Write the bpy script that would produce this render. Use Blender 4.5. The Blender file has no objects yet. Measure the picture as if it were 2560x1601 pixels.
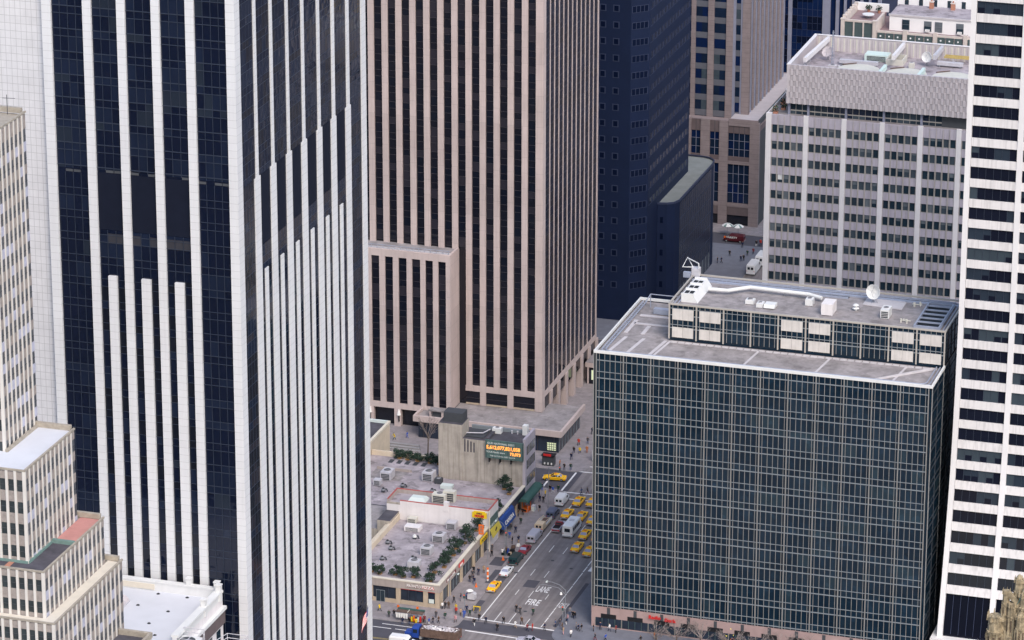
import bpy, bmesh, math, random
from math import sin, cos, radians, pi
from mathutils import Vector, Matrix
random.seed(7)
S = bpy.context.scene
COL = S.collection

# ------------------------------------------------------------------ camera, world, sun, exposure
cam = bpy.data.objects.new('camera', bpy.data.cameras.new('camera'))
COL.objects.link(cam); S.camera = cam
YAW, PITCH, ROLL = 0.305025, 0.3358046, -0.00115537
cam.location = (0, 0, 320)
fw = Vector((-sin(YAW)*cos(PITCH), cos(YAW)*cos(PITCH), -sin(PITCH)))
rt = Vector((cos(YAW), sin(YAW), 0)); dn = fw.cross(rt)
rt2 = cos(ROLL)*rt + sin(ROLL)*dn; dn2 = -sin(ROLL)*rt + cos(ROLL)*dn
cam.matrix_world = Matrix(((rt2.x, -dn2.x, -fw.x, 0), (rt2.y, -dn2.y, -fw.y, 0), (rt2.z, -dn2.z, -fw.z, 320), (0, 0, 0, 1)))
cam.data.sensor_width = 36; cam.data.lens = 36*9807.16/2560
cam.data.clip_start = 1; cam.data.clip_end = 6000

SUN_EL, SUN_AZ = radians(46), radians(142)      # azimuth clockwise from north (+Y)
world = bpy.data.worlds.new('World'); S.world = world; world.use_nodes = True
wn = world.node_tree.nodes; wl = world.node_tree.links
sky = wn.new('ShaderNodeTexSky'); sky.sky_type = 'NISHITA'; sky.sun_disc = False
sky.sun_elevation = SUN_EL; sky.sun_rotation = SUN_AZ; sky.dust_density = 3.0; sky.air_density = 1.3; sky.ozone_density = 1.5
wl.new(sky.outputs[0], wn['Background'].inputs[0]); wn['Background'].inputs[1].default_value = 0.15
sd = bpy.data.lights.new('sun', 'SUN'); sd.energy = 0.95; sd.angle = radians(24); sd.color = (1.0, 0.965, 0.93)
sun = bpy.data.objects.new('sun', sd); COL.objects.link(sun)
sdir = Vector((sin(SUN_AZ)*cos(SUN_EL), cos(SUN_AZ)*cos(SUN_EL), sin(SUN_EL)))
sun.rotation_euler = sdir.to_track_quat('Z', 'Y').to_euler(); sun.location = (0, 0, 500)
S.view_settings.view_transform = 'Standard'; S.view_settings.look = 'None'
S.view_settings.exposure = 0.68; S.view_settings.gamma = 1

# ------------------------------------------------------------------ materials
MATS = {}
def base_mat(name, col, rough=.7, var=.12, scale=.25, spec=.3, metal=0.0, streak=0.0):
    m = bpy.data.materials.new(name); m.use_nodes = True; MATS[name] = m
    nt = m.node_tree; N = nt.nodes; L = nt.links
    b = N['Principled BSDF']
    b.inputs['Roughness'].default_value = rough; b.inputs['Metallic'].default_value = metal
    b.inputs['Specular IOR Level'].default_value = spec
    c = (*col, 1)
    if var <= 0:
        b.inputs['Base Color'].default_value = c; return m
    geo = N.new('ShaderNodeNewGeometry')
    no = N.new('ShaderNodeTexNoise'); no.inputs['Scale'].default_value = scale; no.inputs['Detail'].default_value = 6; no.inputs['Roughness'].default_value = .65
    L.new(geo.outputs['Position'], no.inputs['Vector'])
    mr = N.new('ShaderNodeMapRange'); mr.inputs[1].default_value = .3; mr.inputs[2].default_value = .7
    mr.inputs[3].default_value = 1-var; mr.inputs[4].default_value = 1+var
    L.new(no.outputs[0], mr.inputs[0])
    last = mr.outputs[0]
    if streak > 0:      # rain streaks: noise stretched along z
        mp = N.new('ShaderNodeMapping'); mp.inputs['Scale'].default_value = (2.2, 2.2, .12)
        L.new(geo.outputs['Position'], mp.inputs[0])
        n2 = N.new('ShaderNodeTexNoise'); n2.inputs['Scale'].default_value = 1.0; n2.inputs['Detail'].default_value = 3
        L.new(mp.outputs[0], n2.inputs['Vector'])
        m2 = N.new('ShaderNodeMapRange'); m2.inputs[1].default_value = .45; m2.inputs[2].default_value = .75
        m2.inputs[3].default_value = 1; m2.inputs[4].default_value = 1-streak
        L.new(n2.outputs[0], m2.inputs[0])
        mu = N.new('ShaderNodeMath'); mu.operation = 'MULTIPLY'; L.new(last, mu.inputs[0]); L.new(m2.outputs[0], mu.inputs[1]); last = mu.outputs[0]
    vm = N.new('ShaderNodeVectorMath'); vm.operation = 'SCALE'; vm.inputs[0].default_value = col
    L.new(last, vm.inputs['Scale']); L.new(vm.outputs[0], b.inputs['Base Color'])
    m['fac'] = 1
    return m

def joints(m, axis, pu, pz, line=.05, dark=.6, ou=0.0, oz=0.0):
    """adds thin joint lines every pu along x or y and every pz in z to the base colour (real panel joints)"""
    nt = m.node_tree; N = nt.nodes; L = nt.links; b = N['Principled BSDF']
    src = b.inputs['Base Color'].links[0].from_socket
    geo = N.new('ShaderNodeNewGeometry'); sp = N.new('ShaderNodeSeparateXYZ'); L.new(geo.outputs['Position'], sp.inputs[0])
    def ln(sock, p, o):
        a = N.new('ShaderNodeMath'); a.operation = 'ADD'; a.inputs[1].default_value = o; L.new(sock, a.inputs[0])
        d = N.new('ShaderNodeMath'); d.operation = 'PINGPONG'; d.inputs[1].default_value = p/2; L.new(a.outputs[0], d.inputs[0])
        l = N.new('ShaderNodeMath'); l.operation = 'LESS_THAN'; l.inputs[1].default_value = line; L.new(d.outputs[0], l.inputs[0])
        return l.outputs[0]
    f = None
    if pz: f = ln(sp.outputs[2], pz, oz)
    if pu:
        for ax in axis:
            g = ln(sp.outputs['XYZ'.index(ax)], pu, ou)
            if f is None: f = g
            else:
                mx = N.new('ShaderNodeMath'); mx.operation = 'MAXIMUM'; L.new(f, mx.inputs[0]); L.new(g, mx.inputs[1]); f = mx.outputs[0]
    mr = N.new('ShaderNodeMapRange'); mr.inputs[3].default_value = 1; mr.inputs[4].default_value = dark; L.new(f, mr.inputs[0])
    vm = N.new('ShaderNodeVectorMath'); vm.operation = 'SCALE'; L.new(src, vm.inputs[0]); L.new(mr.outputs[0], vm.inputs['Scale'])
    L.new(vm.outputs[0], b.inputs['Base Color'])

def cells(m, pu, pz, amt=.25):
    """tone differs from stone panel to stone panel"""
    nt = m.node_tree; N = nt.nodes; L = nt.links; b = N['Principled BSDF']
    src = b.inputs['Base Color'].links[0].from_socket
    geo = N.new('ShaderNodeNewGeometry')
    sn = N.new('ShaderNodeVectorMath'); sn.operation = 'SNAP'; sn.inputs[1].default_value = (pu, pu, pz)
    L.new(geo.outputs['Position'], sn.inputs[0])
    wh = N.new('ShaderNodeTexWhiteNoise'); wh.noise_dimensions = '3D'; L.new(sn.outputs[0], wh.inputs[0])
    mr = N.new('ShaderNodeMapRange'); mr.inputs[3].default_value = 1-amt; mr.inputs[4].default_value = 1+amt; L.new(wh.outputs[0], mr.inputs[0])
    vm = N.new('ShaderNodeVectorMath'); vm.operation = 'SCALE'; L.new(src, vm.inputs[0]); L.new(mr.outputs[0], vm.inputs['Scale'])
    L.new(vm.outputs[0], b.inputs['Base Color'])

def glass(name, col, rough=.08, spec=.5, wav=.0):
    m = base_mat(name, col, rough, .15, .12, spec)
    if wav:
        N = m.node_tree.nodes; L = m.node_tree.links
        geo = N.new('ShaderNodeNewGeometry'); no = N.new('ShaderNodeTexNoise'); no.inputs['Scale'].default_value = .55; no.inputs['Detail'].default_value = 1
        L.new(geo.outputs['Position'], no.inputs['Vector'])
        bp = N.new('ShaderNodeBump'); bp.inputs['Strength'].default_value = wav; bp.inputs['Distance'].default_value = .3
        L.new(no.outputs[0], bp.inputs['Height']); L.new(bp.outputs[0], N['Principled BSDF'].inputs['Normal'])
    return m
M = MATS
def stains_and_reflections(name, q=1.0):
    """dried puddle marks and tar patches on roofs; on glass, soft reflections painted into the colour"""
    m = MATS[name]; nt = m.node_tree; N = nt.nodes; L = nt.links; b = N['Principled BSDF']; src = b.inputs['Base Color'].links[0].from_socket
    geo = N.new('ShaderNodeNewGeometry')
    for sc_, lo, hi, v_, seed in ((.55, .56, .60, .62, 3.1), (1.3, .62, .66, 1.28, 9.7), (.22, .55, .62, .8, 5.5)):
        no = N.new('ShaderNodeTexNoise'); no.noise_dimensions = '4D'; no.inputs['W'].default_value = seed; no.inputs['Scale'].default_value = sc_; no.inputs['Detail'].default_value = 5
        L.new(geo.outputs['Position'], no.inputs['Vector'])
        mr = N.new('ShaderNodeMapRange'); mr.inputs[1].default_value = lo; mr.inputs[2].default_value = hi; mr.inputs[3].default_value = 1; mr.inputs[4].default_value = 1+(v_-1)*q
        L.new(no.outputs[0], mr.inputs[0]); vm = N.new('ShaderNodeVectorMath'); vm.operation = 'SCALE'; L.new(src, vm.inputs[0]); L.new(mr.outputs[0], vm.inputs['Scale']); src = vm.outputs[0]
    L.new(src, b.inputs['Base Color'])
base_mat('white_marble', (.70, .70, .72), .45, .04, .08, streak=.05); joints(M['white_marble'], '', 0, 1.345, .03, .7); cells(M['white_marble'], 7.0, 1.345, .02)
base_mat('marble_grid', (.67, .66, .68), .5, .06, .3); joints(M['marble_grid'], 'X', 1.0, 1.345, .04, .68, .5); cells(M['marble_grid'], 1.0, 1.345, .03)
glass('navy_glass', (.0035, .007, .022), .07, .5, .15); glass('navy_glass_b', (.008, .014, .034), .1, .5, .15); glass('navy_glass_c', (.016, .023, .038), .15, .4)
base_mat('louvre_dark', (.010, .013, .026), .6, .08, .5, .1)
base_mat('blind_grey', (.04, .04, .05), .5, .1, .5)
base_mat('sill_grey', (.075, .08, .09), .5, .2, .5)
base_mat('mullion_blue', (.035, .045, .07), .4, 0)
base_mat('tan_stone', (.525, .43, .41), .75, .08, .15, streak=.12); joints(M['tan_stone'], '', 0, 3.63, .04, .8); cells(M['tan_stone'], 50, 3.63*2, .05)
glass('brown_glass', (.008, .0085, .015), .12, .5, .1); glass('brown_glass_b', (.024, .022, .031), .2, .4); glass('black_glass', (.006, .008, .016), .08, .5)
base_mat('spandrel_brown', (.035, .03, .036), .5, .1, .5)
base_mat('mullion_brown', (.045, .04, .048), .4, 0)
glass('teal_glass', (.004, .0145, .028), .05, .4, .2); glass('teal_glass_b', (.008, .021, .037), .08, .4, .2); glass('teal_glass_c', (.014, .031, .046), .1, .4)
base_mat('mullion_cream', (.42, .39, .36), .45, .05, .3)
base_mat('mullion_pale_blue', (.22, .25, .28), .45, .05, .3); base_mat('mullion_glass', (.265, .265, .26), .45, .05, .3)
base_mat('panel_cream', (.60, .565, .54), .6, .1, .5, streak=.15)
base_mat('roof_gravel', (.29, .265, .27), .95, .3, .35); stains_and_reflections('roof_gravel', .45)
base_mat('roof_gravel_pale', (.36, .32, .345), .95, .3, .25); stains_and_reflections('roof_gravel_pale', .8)
base_mat('roof_dark', (.08, .075, .09), .9, .3, .4)
base_mat('roof_white', (.60, .61, .66), .8, .05, .2)
base_mat('roof_stripe', (.52, .49, .51), .9, .1, .6)
base_mat('rail_blue', (.30, .33, .42), .5, .1, .8, .4)
base_mat('white_paint', (.70, .70, .70), .5, .06, .6)
base_mat('offwhite_stucco', (.74, .70, .71), .8, .06, .4, streak=.08)
base_mat('beige_plaster', (.62, .53, .42), .85, .1, .4, streak=.1)
base_mat('concrete', (.42, .375, .33), .9, .16, .5, streak=.35)
base_mat('fascia_taupe', (.40, .345, .325), .8, .1, .4, streak=.15)
base_mat('red_coping', (.42, .10, .09), .6, .15, .8)
base_mat('lilac_panel', (.45, .41, .47), .6, .06, .4, streak=.22)
base_mat('white_pier', (.74, .71, .72), .5, .04, .3, streak=.06)
base_mat('win_dark', (.018, .034, .05), .1, .2, .5, .5); base_mat('win_mid', (.055, .075, .095), .2, .2, .5, .4); base_mat('win_light', (.12, .14, .16), .3, .25, .5, .4)
base_mat('travertine', (.70, .67, .67), .6, .05, .25, streak=.22)
base_mat('travertine_clean', (.72, .70, .705), .6, .04, .25)
glass('grace_glass', (.006, .008, .018), .1, .3); glass('grace_glass_b', (.022, .032, .048), .15, .3); glass('grace_glass_c', (.04, .055, .07), .2, .3)
base_mat('lobby_dark', (.002, .003, .010), .3, 0, spec=.1); base_mat('navy_granite', (.008, .0155, .046), .6, .12, .2, .2); base_mat('navy_granite_pale', (.022, .03, .065), .5, .15, .2, .4)
base_mat('frame_slate', (.032, .042, .085), .5, .1, .4)
base_mat('side_navy', (.009, .014, .032), .2, .2, .3, .25); base_mat('win_navy', (.004, .008, .026), .1, 0)
base_mat('roof_olive', (.20, .215, .215), .9, .15, .3)
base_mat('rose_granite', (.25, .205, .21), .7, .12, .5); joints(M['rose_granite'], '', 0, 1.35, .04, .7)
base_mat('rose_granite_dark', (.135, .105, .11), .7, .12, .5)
base_mat('win_slate', (.01, .02, .045), .12, .2, .3, .5); base_mat('spandrel_slate', (.12, .125, .15), .5, .1, .4)
base_mat('screen_panel', (.53, .485, .505), .7, .06, .4); base_mat('screen_panel_b', (.44, .40, .42), .7, .08, .4)
base_mat('cream_tank', (.60, .58, .52), .7, .08, .5); base_mat('pale_green_metal', (.60, .72, .68), .5, .05, .5)
base_mat('asphalt', (.215, .192, .195), .9, .14, .35); base_mat('asphalt_dark', (.085, .082, .10), .9, .12, .4)
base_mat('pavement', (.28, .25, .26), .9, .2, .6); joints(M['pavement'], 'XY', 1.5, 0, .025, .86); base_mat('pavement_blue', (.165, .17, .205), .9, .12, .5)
base_mat('kerb_stone', (.30, .29, .30), .85, .1, .6)
base_mat('road_paint', (.78, .76, .76), .7, .12, 2.5); base_mat('road_yellow', (.50, .38, .14), .7, .15, 2.0)
base_mat('taxi_yellow', (.92, .50, .012), .25, .04, 1.0, .5); base_mat('car_white', (.80, .80, .82), .25, .02, 1, .5)
base_mat('chrome', (.62, .64, .66), .25, 0, metal=.7); base_mat('tyre_rubber', (.02, .02, .022), .9, 0); base_mat('car_glass', (.015, .022, .032), .05, 0, spec=.6)
base_mat('car_glass_pale', (.28, .30, .42), .1, 0, spec=.6)
base_mat('lamp_red', (.55, .03, .025), .3, 0); base_mat('lamp_clear', (.75, .75, .72), .2, 0); base_mat('car_silver', (.42, .42, .50), .3, .03, 1, .5)
base_mat('car_green', (.012, .04, .045), .3, 0); base_mat('car_maroon', (.22, .022, .035), .3, .1, 1); base_mat('car_bluegrey', (.10, .12, .19), .3, .05, 1)
base_mat('cream_paint', (.66, .52, .37), .4, .05, 1); base_mat('truck_blue', (.02, .06, .30), .35, .1, 1); base_mat('rust_steel', (.13, .085, .07), .8, .3, 1.2)
base_mat('rubble', (.42, .38, .40), .95, .5, 2.5); base_mat('van_red', (.085, .012, .02), .4, .1, 1)
base_mat('leaf_dark', (.018, .035, .026), .8, .3, 1.5); base_mat('leaf_mid', (.035, .065, .04), .8, .3, 1.5); base_mat('bark', (.11, .08, .06), .9, .2, 2); base_mat('twig_grey', (.24, .20, .19), .9, .3, 2)
base_mat('planter_wood', (.30, .17, .07), .9, .2, 2)
base_mat('duct_grey', (.50, .49, .53), .5, .12, 1.2); base_mat('grille_dark', (.06, .065, .075), .7, .1, 1); base_mat('steel_post', (.22, .23, .26), .5, .1, 1)
base_mat('sign_green', (.09, .15, .14), .5, .1, 1); base_mat('text_pale', (.62, .68, .66), .6, 0); base_mat('awning_blue', (.02, .06, .24), .7, .1, 1); base_mat('awning_green', (.04, .10, .09), .7, .1, 1)
base_mat('sign_yellow', (.80, .55, .02), .6, .05, 1); base_mat('banner_yellow', (.72, .60, .10), .7, .06, 1); base_mat('sign_orange', (.80, .16, .02), .6, .05, 1); base_mat('sign_red', (.60, .03, .03), .6, .05, 1)
base_mat('sign_maroon', (.16, .03, .04), .6, .05, 1); base_mat('text_white', (.8, .78, .76), .6, 0); base_mat('black_iron', (.012, .012, .015), .6, 0)
base_mat('storefront', (.02, .03, .05), .12, .3, .4, .5); base_mat('shop_tan', (.47, .38, .29), .8, .12, .6); base_mat('gold_stone', (.36, .29, .19), .95, .55, 1.1, streak=.45)
base_mat('pink_granite', (.36, .255, .245), .7, .12, .5); base_mat('copper_green', (.16, .25, .23), .8, .15, 1); base_mat('pink_membrane', (.50, .24, .215), .9, .1, .6); base_mat('cream_terrace', (.66, .60, .51), .9, .08, .5)
base_mat('stepped_side_glass', (.085, .09, .105), .3, .3, 1.2, .4); base_mat('stepped_stone', (.68, .645, .61), .7, .05, .4, streak=.06); base_mat('stepped_spandrel', (.33, .29, .27), .85, .2, 1.5); base_mat('stepped_spandrel_blue', (.45, .45, .55), .7, .15, 1); base_mat('stepped_glass', (.04, .05, .055), .15, .3, .5, .5)
base_mat('coping_tan', (.36, .32, .27), .85, .2, 1); base_mat('ornate_stone', (.60, .53, .49), .8, .08, .5); base_mat('ornate_panel', (.07, .10, .105), .7, .1, .8); base_mat('ornate_wall', (.80, .79, .80), .7, .04, .4); base_mat('terrace_red', (.26, .185, .19), .9, .15, .5); base_mat('brick_red', (.42, .20, .14), .9, .1, 1)
base_mat('pier_slate', (.24, .25, .33), .6, .1, .4); glass('blue_glass', (.006, .016, .06), .1, .5)
base_mat('skin', (.45, .27, .19), .6, 0); base_mat('hair_dark', (.03, .02, .015), .8, 0); base_mat('shoe_black', (.015, .015, .015), .6, 0)
def emis(name, col, st):
    m = bpy.data.materials.new(name); m.use_nodes = True; b = m.node_tree.nodes['Principled BSDF']
    b.inputs['Base Color'].default_value = (*col, 1); b.inputs['Emission Color'].default_value = (*col, 1); b.inputs['Emission Strength'].default_value = st; MATS[name] = m
emis('bulb_orange', (1.0, .36, .07), .9); emis('bulb_red', (1.0, .05, .02), .8); emis('lit_window', (.5, .55, .35), .5)

def wear(name):
    m = MATS[name]; nt = m.node_tree; N = nt.nodes; L = nt.links; b = N['Principled BSDF']; src = b.inputs['Base Color'].links[0].from_socket
    geo = N.new('ShaderNodeNewGeometry'); mp = N.new('ShaderNodeMapping'); mp.inputs['Scale'].default_value = (1.1, .035, 1); L.new(geo.outputs['Position'], mp.inputs[0])
    no = N.new('ShaderNodeTexNoise'); no.inputs['Scale'].default_value = 1.0; no.inputs['Detail'].default_value = 5; L.new(mp.outputs[0], no.inputs['Vector'])
    mr = N.new('ShaderNodeMapRange'); mr.inputs[1].default_value = .35; mr.inputs[2].default_value = .65; mr.inputs[3].default_value = .8; mr.inputs[4].default_value = 1.14
    L.new(no.outputs[0], mr.inputs[0]); vm = N.new('ShaderNodeVectorMath'); vm.operation = 'SCALE'; L.new(src, vm.inputs[0]); L.new(mr.outputs[0], vm.inputs['Scale']); L.new(vm.outputs[0], b.inputs['Base Color'])
wear('asphalt')
for nm in ('teal_glass', 'teal_glass_b', 'teal_glass_c'): stains_and_reflections(nm, -.9)  # patchy reflections painted into the glass colour
# ------------------------------------------------------------------ mesh builder
class MB:
    def __init__(s): s.v = []; s.f = []; s.m = []; s.mats = []
    def mi(s, n):
        if n not in s.mats: s.mats.append(n)
        return s.mats.index(n)
    def face(s, pts, mat):
        b = len(s.v); s.v += [tuple(p) for p in pts]; s.f.append(tuple(range(b, b+len(pts)))); s.m.append(s.mi(mat))
    def hexa(s, p, mat, top=None):     # p: 8 points, bottom 4 ccw then top 4
        b = len(s.v); s.v += [tuple(q) for q in p]; k = s.mi(mat)
        for q in ((3, 2, 1, 0), (4, 5, 6, 7), (0, 1, 5, 4), (1, 2, 6, 5), (2, 3, 7, 6), (3, 0, 4, 7)):
            s.f.append(tuple(b+i for i in q)); s.m.append(k)
        if top: s.m[-5] = s.mi(top)
    def box(s, x0, x1, y0, y1, z0, z1, mat, top=None):
        if x0 > x1: x0, x1 = x1, x0
        if y0 > y1: y0, y1 = y1, y0
        if z0 > z1: z0, z1 = z1, z0
        s.hexa([(x0, y0, z0), (x1, y0, z0), (x1, y1, z0), (x0, y1, z0), (x0, y0, z1), (x1, y0, z1), (x1, y1, z1), (x0, y1, z1)], mat, top)
    def prism(s, poly, z0, z1, mat, top=None):   # poly ccw seen from above
        n = len(poly); b = len(s.v); s.v += [(x, y, z0) for x, y in poly] + [(x, y, z1) for x, y in poly]; k = s.mi(mat)
        s.f.append(tuple(b+i for i in reversed(range(n)))); s.m.append(k)
        s.f.append(tuple(b+n+i for i in range(n))); s.m.append(s.mi(top or mat))
        for i in range(n):
            j = (i+1) % n; s.f.append((b+i, b+j, b+n+j, b+n+i)); s.m.append(k)
    def cyl(s, c, r, z0, z1, mat, n=12, r2=None, top=None):
        r2 = r if r2 is None else r2; b = len(s.v); k = s.mi(mat)
        s.v += [(c[0]+r*cos(2*pi*i/n), c[1]+r*sin(2*pi*i/n), z0) for i in range(n)] + [(c[0]+r2*cos(2*pi*i/n), c[1]+r2*sin(2*pi*i/n), z1) for i in range(n)]
        s.f.append(tuple(b+i for i in reversed(range(n)))); s.m.append(k); s.f.append(tuple(b+n+i for i in range(n))); s.m.append(s.mi(top or mat))
        for i in range(n):
            j = (i+1) % n; s.f.append((b+i, b+j, b+n+j, b+n+i)); s.m.append(k)
    def tube(s, pts, r, mat, n=6, r2=None):
        r2 = r if r2 is None else r2
        b = len(s.v); k = s.mi(mat); L = len(pts)
        for i, p in enumerate(pts):
            p = Vector(p); d = (Vector(pts[min(i+1, L-1)])-Vector(pts[max(i-1, 0)])).normalized()
            u = d.cross(Vector((0, 0, 1)) if abs(d.z) < .9 else Vector((1, 0, 0))).normalized(); w = d.cross(u)
            rr = r+(r2-r)*i/(L-1)
            for q in range(n):
                a = 2*pi*q/n; s.v.append(tuple(p+rr*(cos(a)*u+sin(a)*w)))
        for i in range(L-1):
            for q in range(n):
                q2 = (q+1) % n; s.f.append((b+i*n+q, b+i*n+q2, b+(i+1)*n+q2, b+(i+1)*n+q)); s.m.append(k)
        s.f.append(tuple(b+q for q in range(n))); s.m.append(k); s.f.append(tuple(b+(L-1)*n+q for q in reversed(range(n)))); s.m.append(k)
    def wheel(s, x, y, z, r, w, mat, n=14):      # axis along x
        b = len(s.v); k = s.mi(mat)
        for xx in (x-w/2, x+w/2): s.v += [(xx, y+r*cos(2*pi*i/n), z+r*sin(2*pi*i/n)) for i in range(n)]
        s.f.append(tuple(b+i for i in range(n))); s.m.append(k); s.f.append(tuple(b+n+i for i in reversed(range(n)))); s.m.append(k)
        for i in range(n):
            j = (i+1) % n; s.f.append((b+i, b+n+i, b+n+j, b+j)); s.m.append(k)
    def build(s, name, parent=None, org=None, smooth=False):
        me = bpy.data.meshes.new(name)
        o0 = Vector(org) if org is not None else (Vector(parent_base(parent)) if parent else Vector((0, 0, 0)))
        me.from_pydata([tuple(Vector(v)-o0) for v in s.v], [], s.f)
        for n in s.mats: me.materials.append(MATS[n])
        me.polygons.foreach_set('material_index', s.m)
        bm = bmesh.new(); bm.from_mesh(me); bmesh.ops.recalc_face_normals(bm, faces=bm.faces); bm.to_mesh(me); bm.free()
        if smooth: me.polygons.foreach_set('use_smooth', [True]*len(me.polygons))
        me.update()
        o = bpy.data.objects.new(name, me); COL.objects.link(o)
        if parent is not None: o.parent = parent; o.location = (0, 0, 0)
        else: o.location = o0
        return o
def parent_base(p):
    v = Vector((0, 0, 0))
    while p is not None: v += p.location; p = p.parent
    return v
def tag(o, label=None, cat=None, group=None, kind=None):
    if label: o['label'] = label
    if cat: o['category'] = cat
    if group: o['group'] = group
    if kind: o['kind'] = kind
    return o
def thing(name, label, cat, loc=(0, 0, 0), group=None, rz=0):
    o = bpy.data.objects.new(name, None); COL.objects.link(o); o.location = loc; o.rotation_euler.z = rz; o.empty_display_size = .5
    return tag(o, label, cat, group)
def struct(mb, name): return tag(mb.build(name), kind='structure')
def copy_tree(o, parent=None):
    c = o.copy(); COL.objects.link(c); c.parent = parent
    for ch in list(KIDS.get(o.name, ())): copy_tree(ch, c)
    return c
KIDS = {}
def remember(o):
    def rec(q):
        ks = [c for c in bpy.data.objects if c.parent == q]; KIDS[q.name] = ks
        for c in ks: rec(c)
    rec(o)

# facade helpers: face 'S' (normal -y, u = x) or 'E' (normal +x, u = y); W and N likewise
def fb(mb, face, pl, u0, u1, z0, z1, d0, d1, mat, top=None):
    if face == 'S': mb.box(u0, u1, pl-d1, pl-d0, z0, z1, mat, top)
    elif face == 'N': mb.box(u0, u1, pl+d0, pl+d1, z0, z1, mat, top)
    elif face == 'E': mb.box(pl+d0, pl+d1, u0, u1, z0, z1, mat, top)
    else: mb.box(pl-d1, pl-d0, u0, u1, z0, z1, mat, top)
def fq(mb, face, pl, u0, u1, z0, z1, d, mat):
    if face in 'SN':
        y = pl-d if face == 'S' else pl+d; mb.face([(u0, y, z0), (u1, y, z0), (u1, y, z1), (u0, y, z1)], mat)
    else:
        x = pl+d if face == 'E' else pl-d; mb.face([(x, u0, z0), (x, u1, z0), (x, u1, z1), (x, u0, z1)], mat)
def pick(ws):
    r = random.random()*sum(w for _, w in ws)
    for n, w in ws:
        r -= w
        if r <= 0: return n
    return ws[-1][0]
def strip(mb, face, pl, us, zs, d, pal, mull, mw=.05, md=.06, hw=.06, spandrel=None, heavy=None):
    """panes on a grid of us x zs, mullions proud of the glass; rows alternate vision / spandrel if spandrel is given"""
    for j in range(len(zs)-1):
        sp = spandrel and spandrel(j)
        run = pick(pal)
        for i in range(len(us)-1):
            if random.random() < .45: run = pick(pal)
            fq(mb, face, pl, us[i], us[i+1], zs[j], zs[j+1], d, sp or run)
    for i, u in enumerate(us[1:-1]): fb(mb, face, pl, u-mw/2, u+mw/2, zs[0], zs[-1], d+.002, d+md, mull)
    for j, z in enumerate(zs[1:-1]):
        w = hw*(1.5 if heavy and heavy(j+1) else 1)
        fb(mb, face, pl, us[0], us[-1], z-w/2, z+w/2, d+.004, d+md*.8, mull)
def frange(a, b, n): return [a+(b-a)*i/n for i in range(n+1)]
def text_mb(mb, body, size, mat, f, depth=.03, sx=1.0, bold=0.0, center=True):
    """letters as real thin solids; f maps (u, v, w) to world"""
    cu = bpy.data.curves.new('letters', 'FONT'); cu.body = body; cu.size = size; cu.extrude = depth/2; cu.resolution_u = 2; cu.offset = bold
    cu.align_x = 'CENTER' if center else 'LEFT'
    o = bpy.data.objects.new('letters', cu); COL.objects.link(o)
    dg = bpy.context.evaluated_depsgraph_get(); dg.update(); me = bpy.data.meshes.new_from_object(o.evaluated_get(dg))
    b = len(mb.v); k = mb.mi(mat); mb.v += [tuple(f(v.co.x*sx, v.co.y, v.co.z)) for v in me.vertices]
    for p in me.polygons: mb.f.append(tuple(b+i for i in p.vertices)); mb.m.append(k)
    bpy.data.objects.remove(o); bpy.data.curves.remove(cu); bpy.data.meshes.remove(me)

# ------------------------------------------------------------------ ground
def slab(name, x0, x1, y0, y1, z0, z1, mat): m = MB(); m.box(x0, x1, y0, y1, z0, z1, mat); return struct(m, name)
g = MB(); g.face([(-2500, -300, -.02), (2500, -300, -.02), (2500, 5000, -.02), (-2500, 5000, -.02)], 'asphalt_dark'); struct(g, 'ground')
g = MB(); g.face([(-229.3, 668, .0), (-210, 668, .0), (-210, 1100, .0), (-229.3, 1100, .0)], 'asphalt'); struct(g, 'avenue')
PAVH = .14
def pav(name, poly, mat='pavement'):
    m = MB(); m.prism(poly, -.01, PAVH, 'kerb_stone', mat); return struct(m, name)
def rnd(cx, cy, r, a0, a1, n=6): return [(cx+r*cos(radians(a0+(a1-a0)*i/n)), cy+r*sin(radians(a0+(a1-a0)*i/n))) for i in range(n+1)]
pav('pavement_west_block', [(-300, 690.2)]+rnd(-232.3, 693.2, 3, -90, 0)+rnd(-232.3, 766.4, 3, 0, 90)+[(-300, 769.4)])
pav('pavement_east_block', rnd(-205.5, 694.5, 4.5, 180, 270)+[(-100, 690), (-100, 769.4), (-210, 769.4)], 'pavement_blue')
pav('pavement_tower_block', [(-300, 780.6)]+rnd(-232, 783.8, 3.2, -90, 0)+rnd(-232, 852, 3, 0, 90)+[(-300, 855)])
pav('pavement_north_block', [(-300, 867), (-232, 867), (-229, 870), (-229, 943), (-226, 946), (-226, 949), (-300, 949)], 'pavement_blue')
pav('pavement_far_block', [(-300, 958), (-205, 958), (-205, 1100), (-300, 1100)])
pav('pavement_east_north_block', [(-210, 781), (-90, 781), (-90, 949), (-210, 949)])
pav('pavement_south_block', [(-300, 560), (-229.3, 560), (-229.3, 668), (-300, 668)])
pav('pavement_south_east_block', [(-210, 560), (-90, 560), (-90, 668), (-210, 668)])

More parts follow.
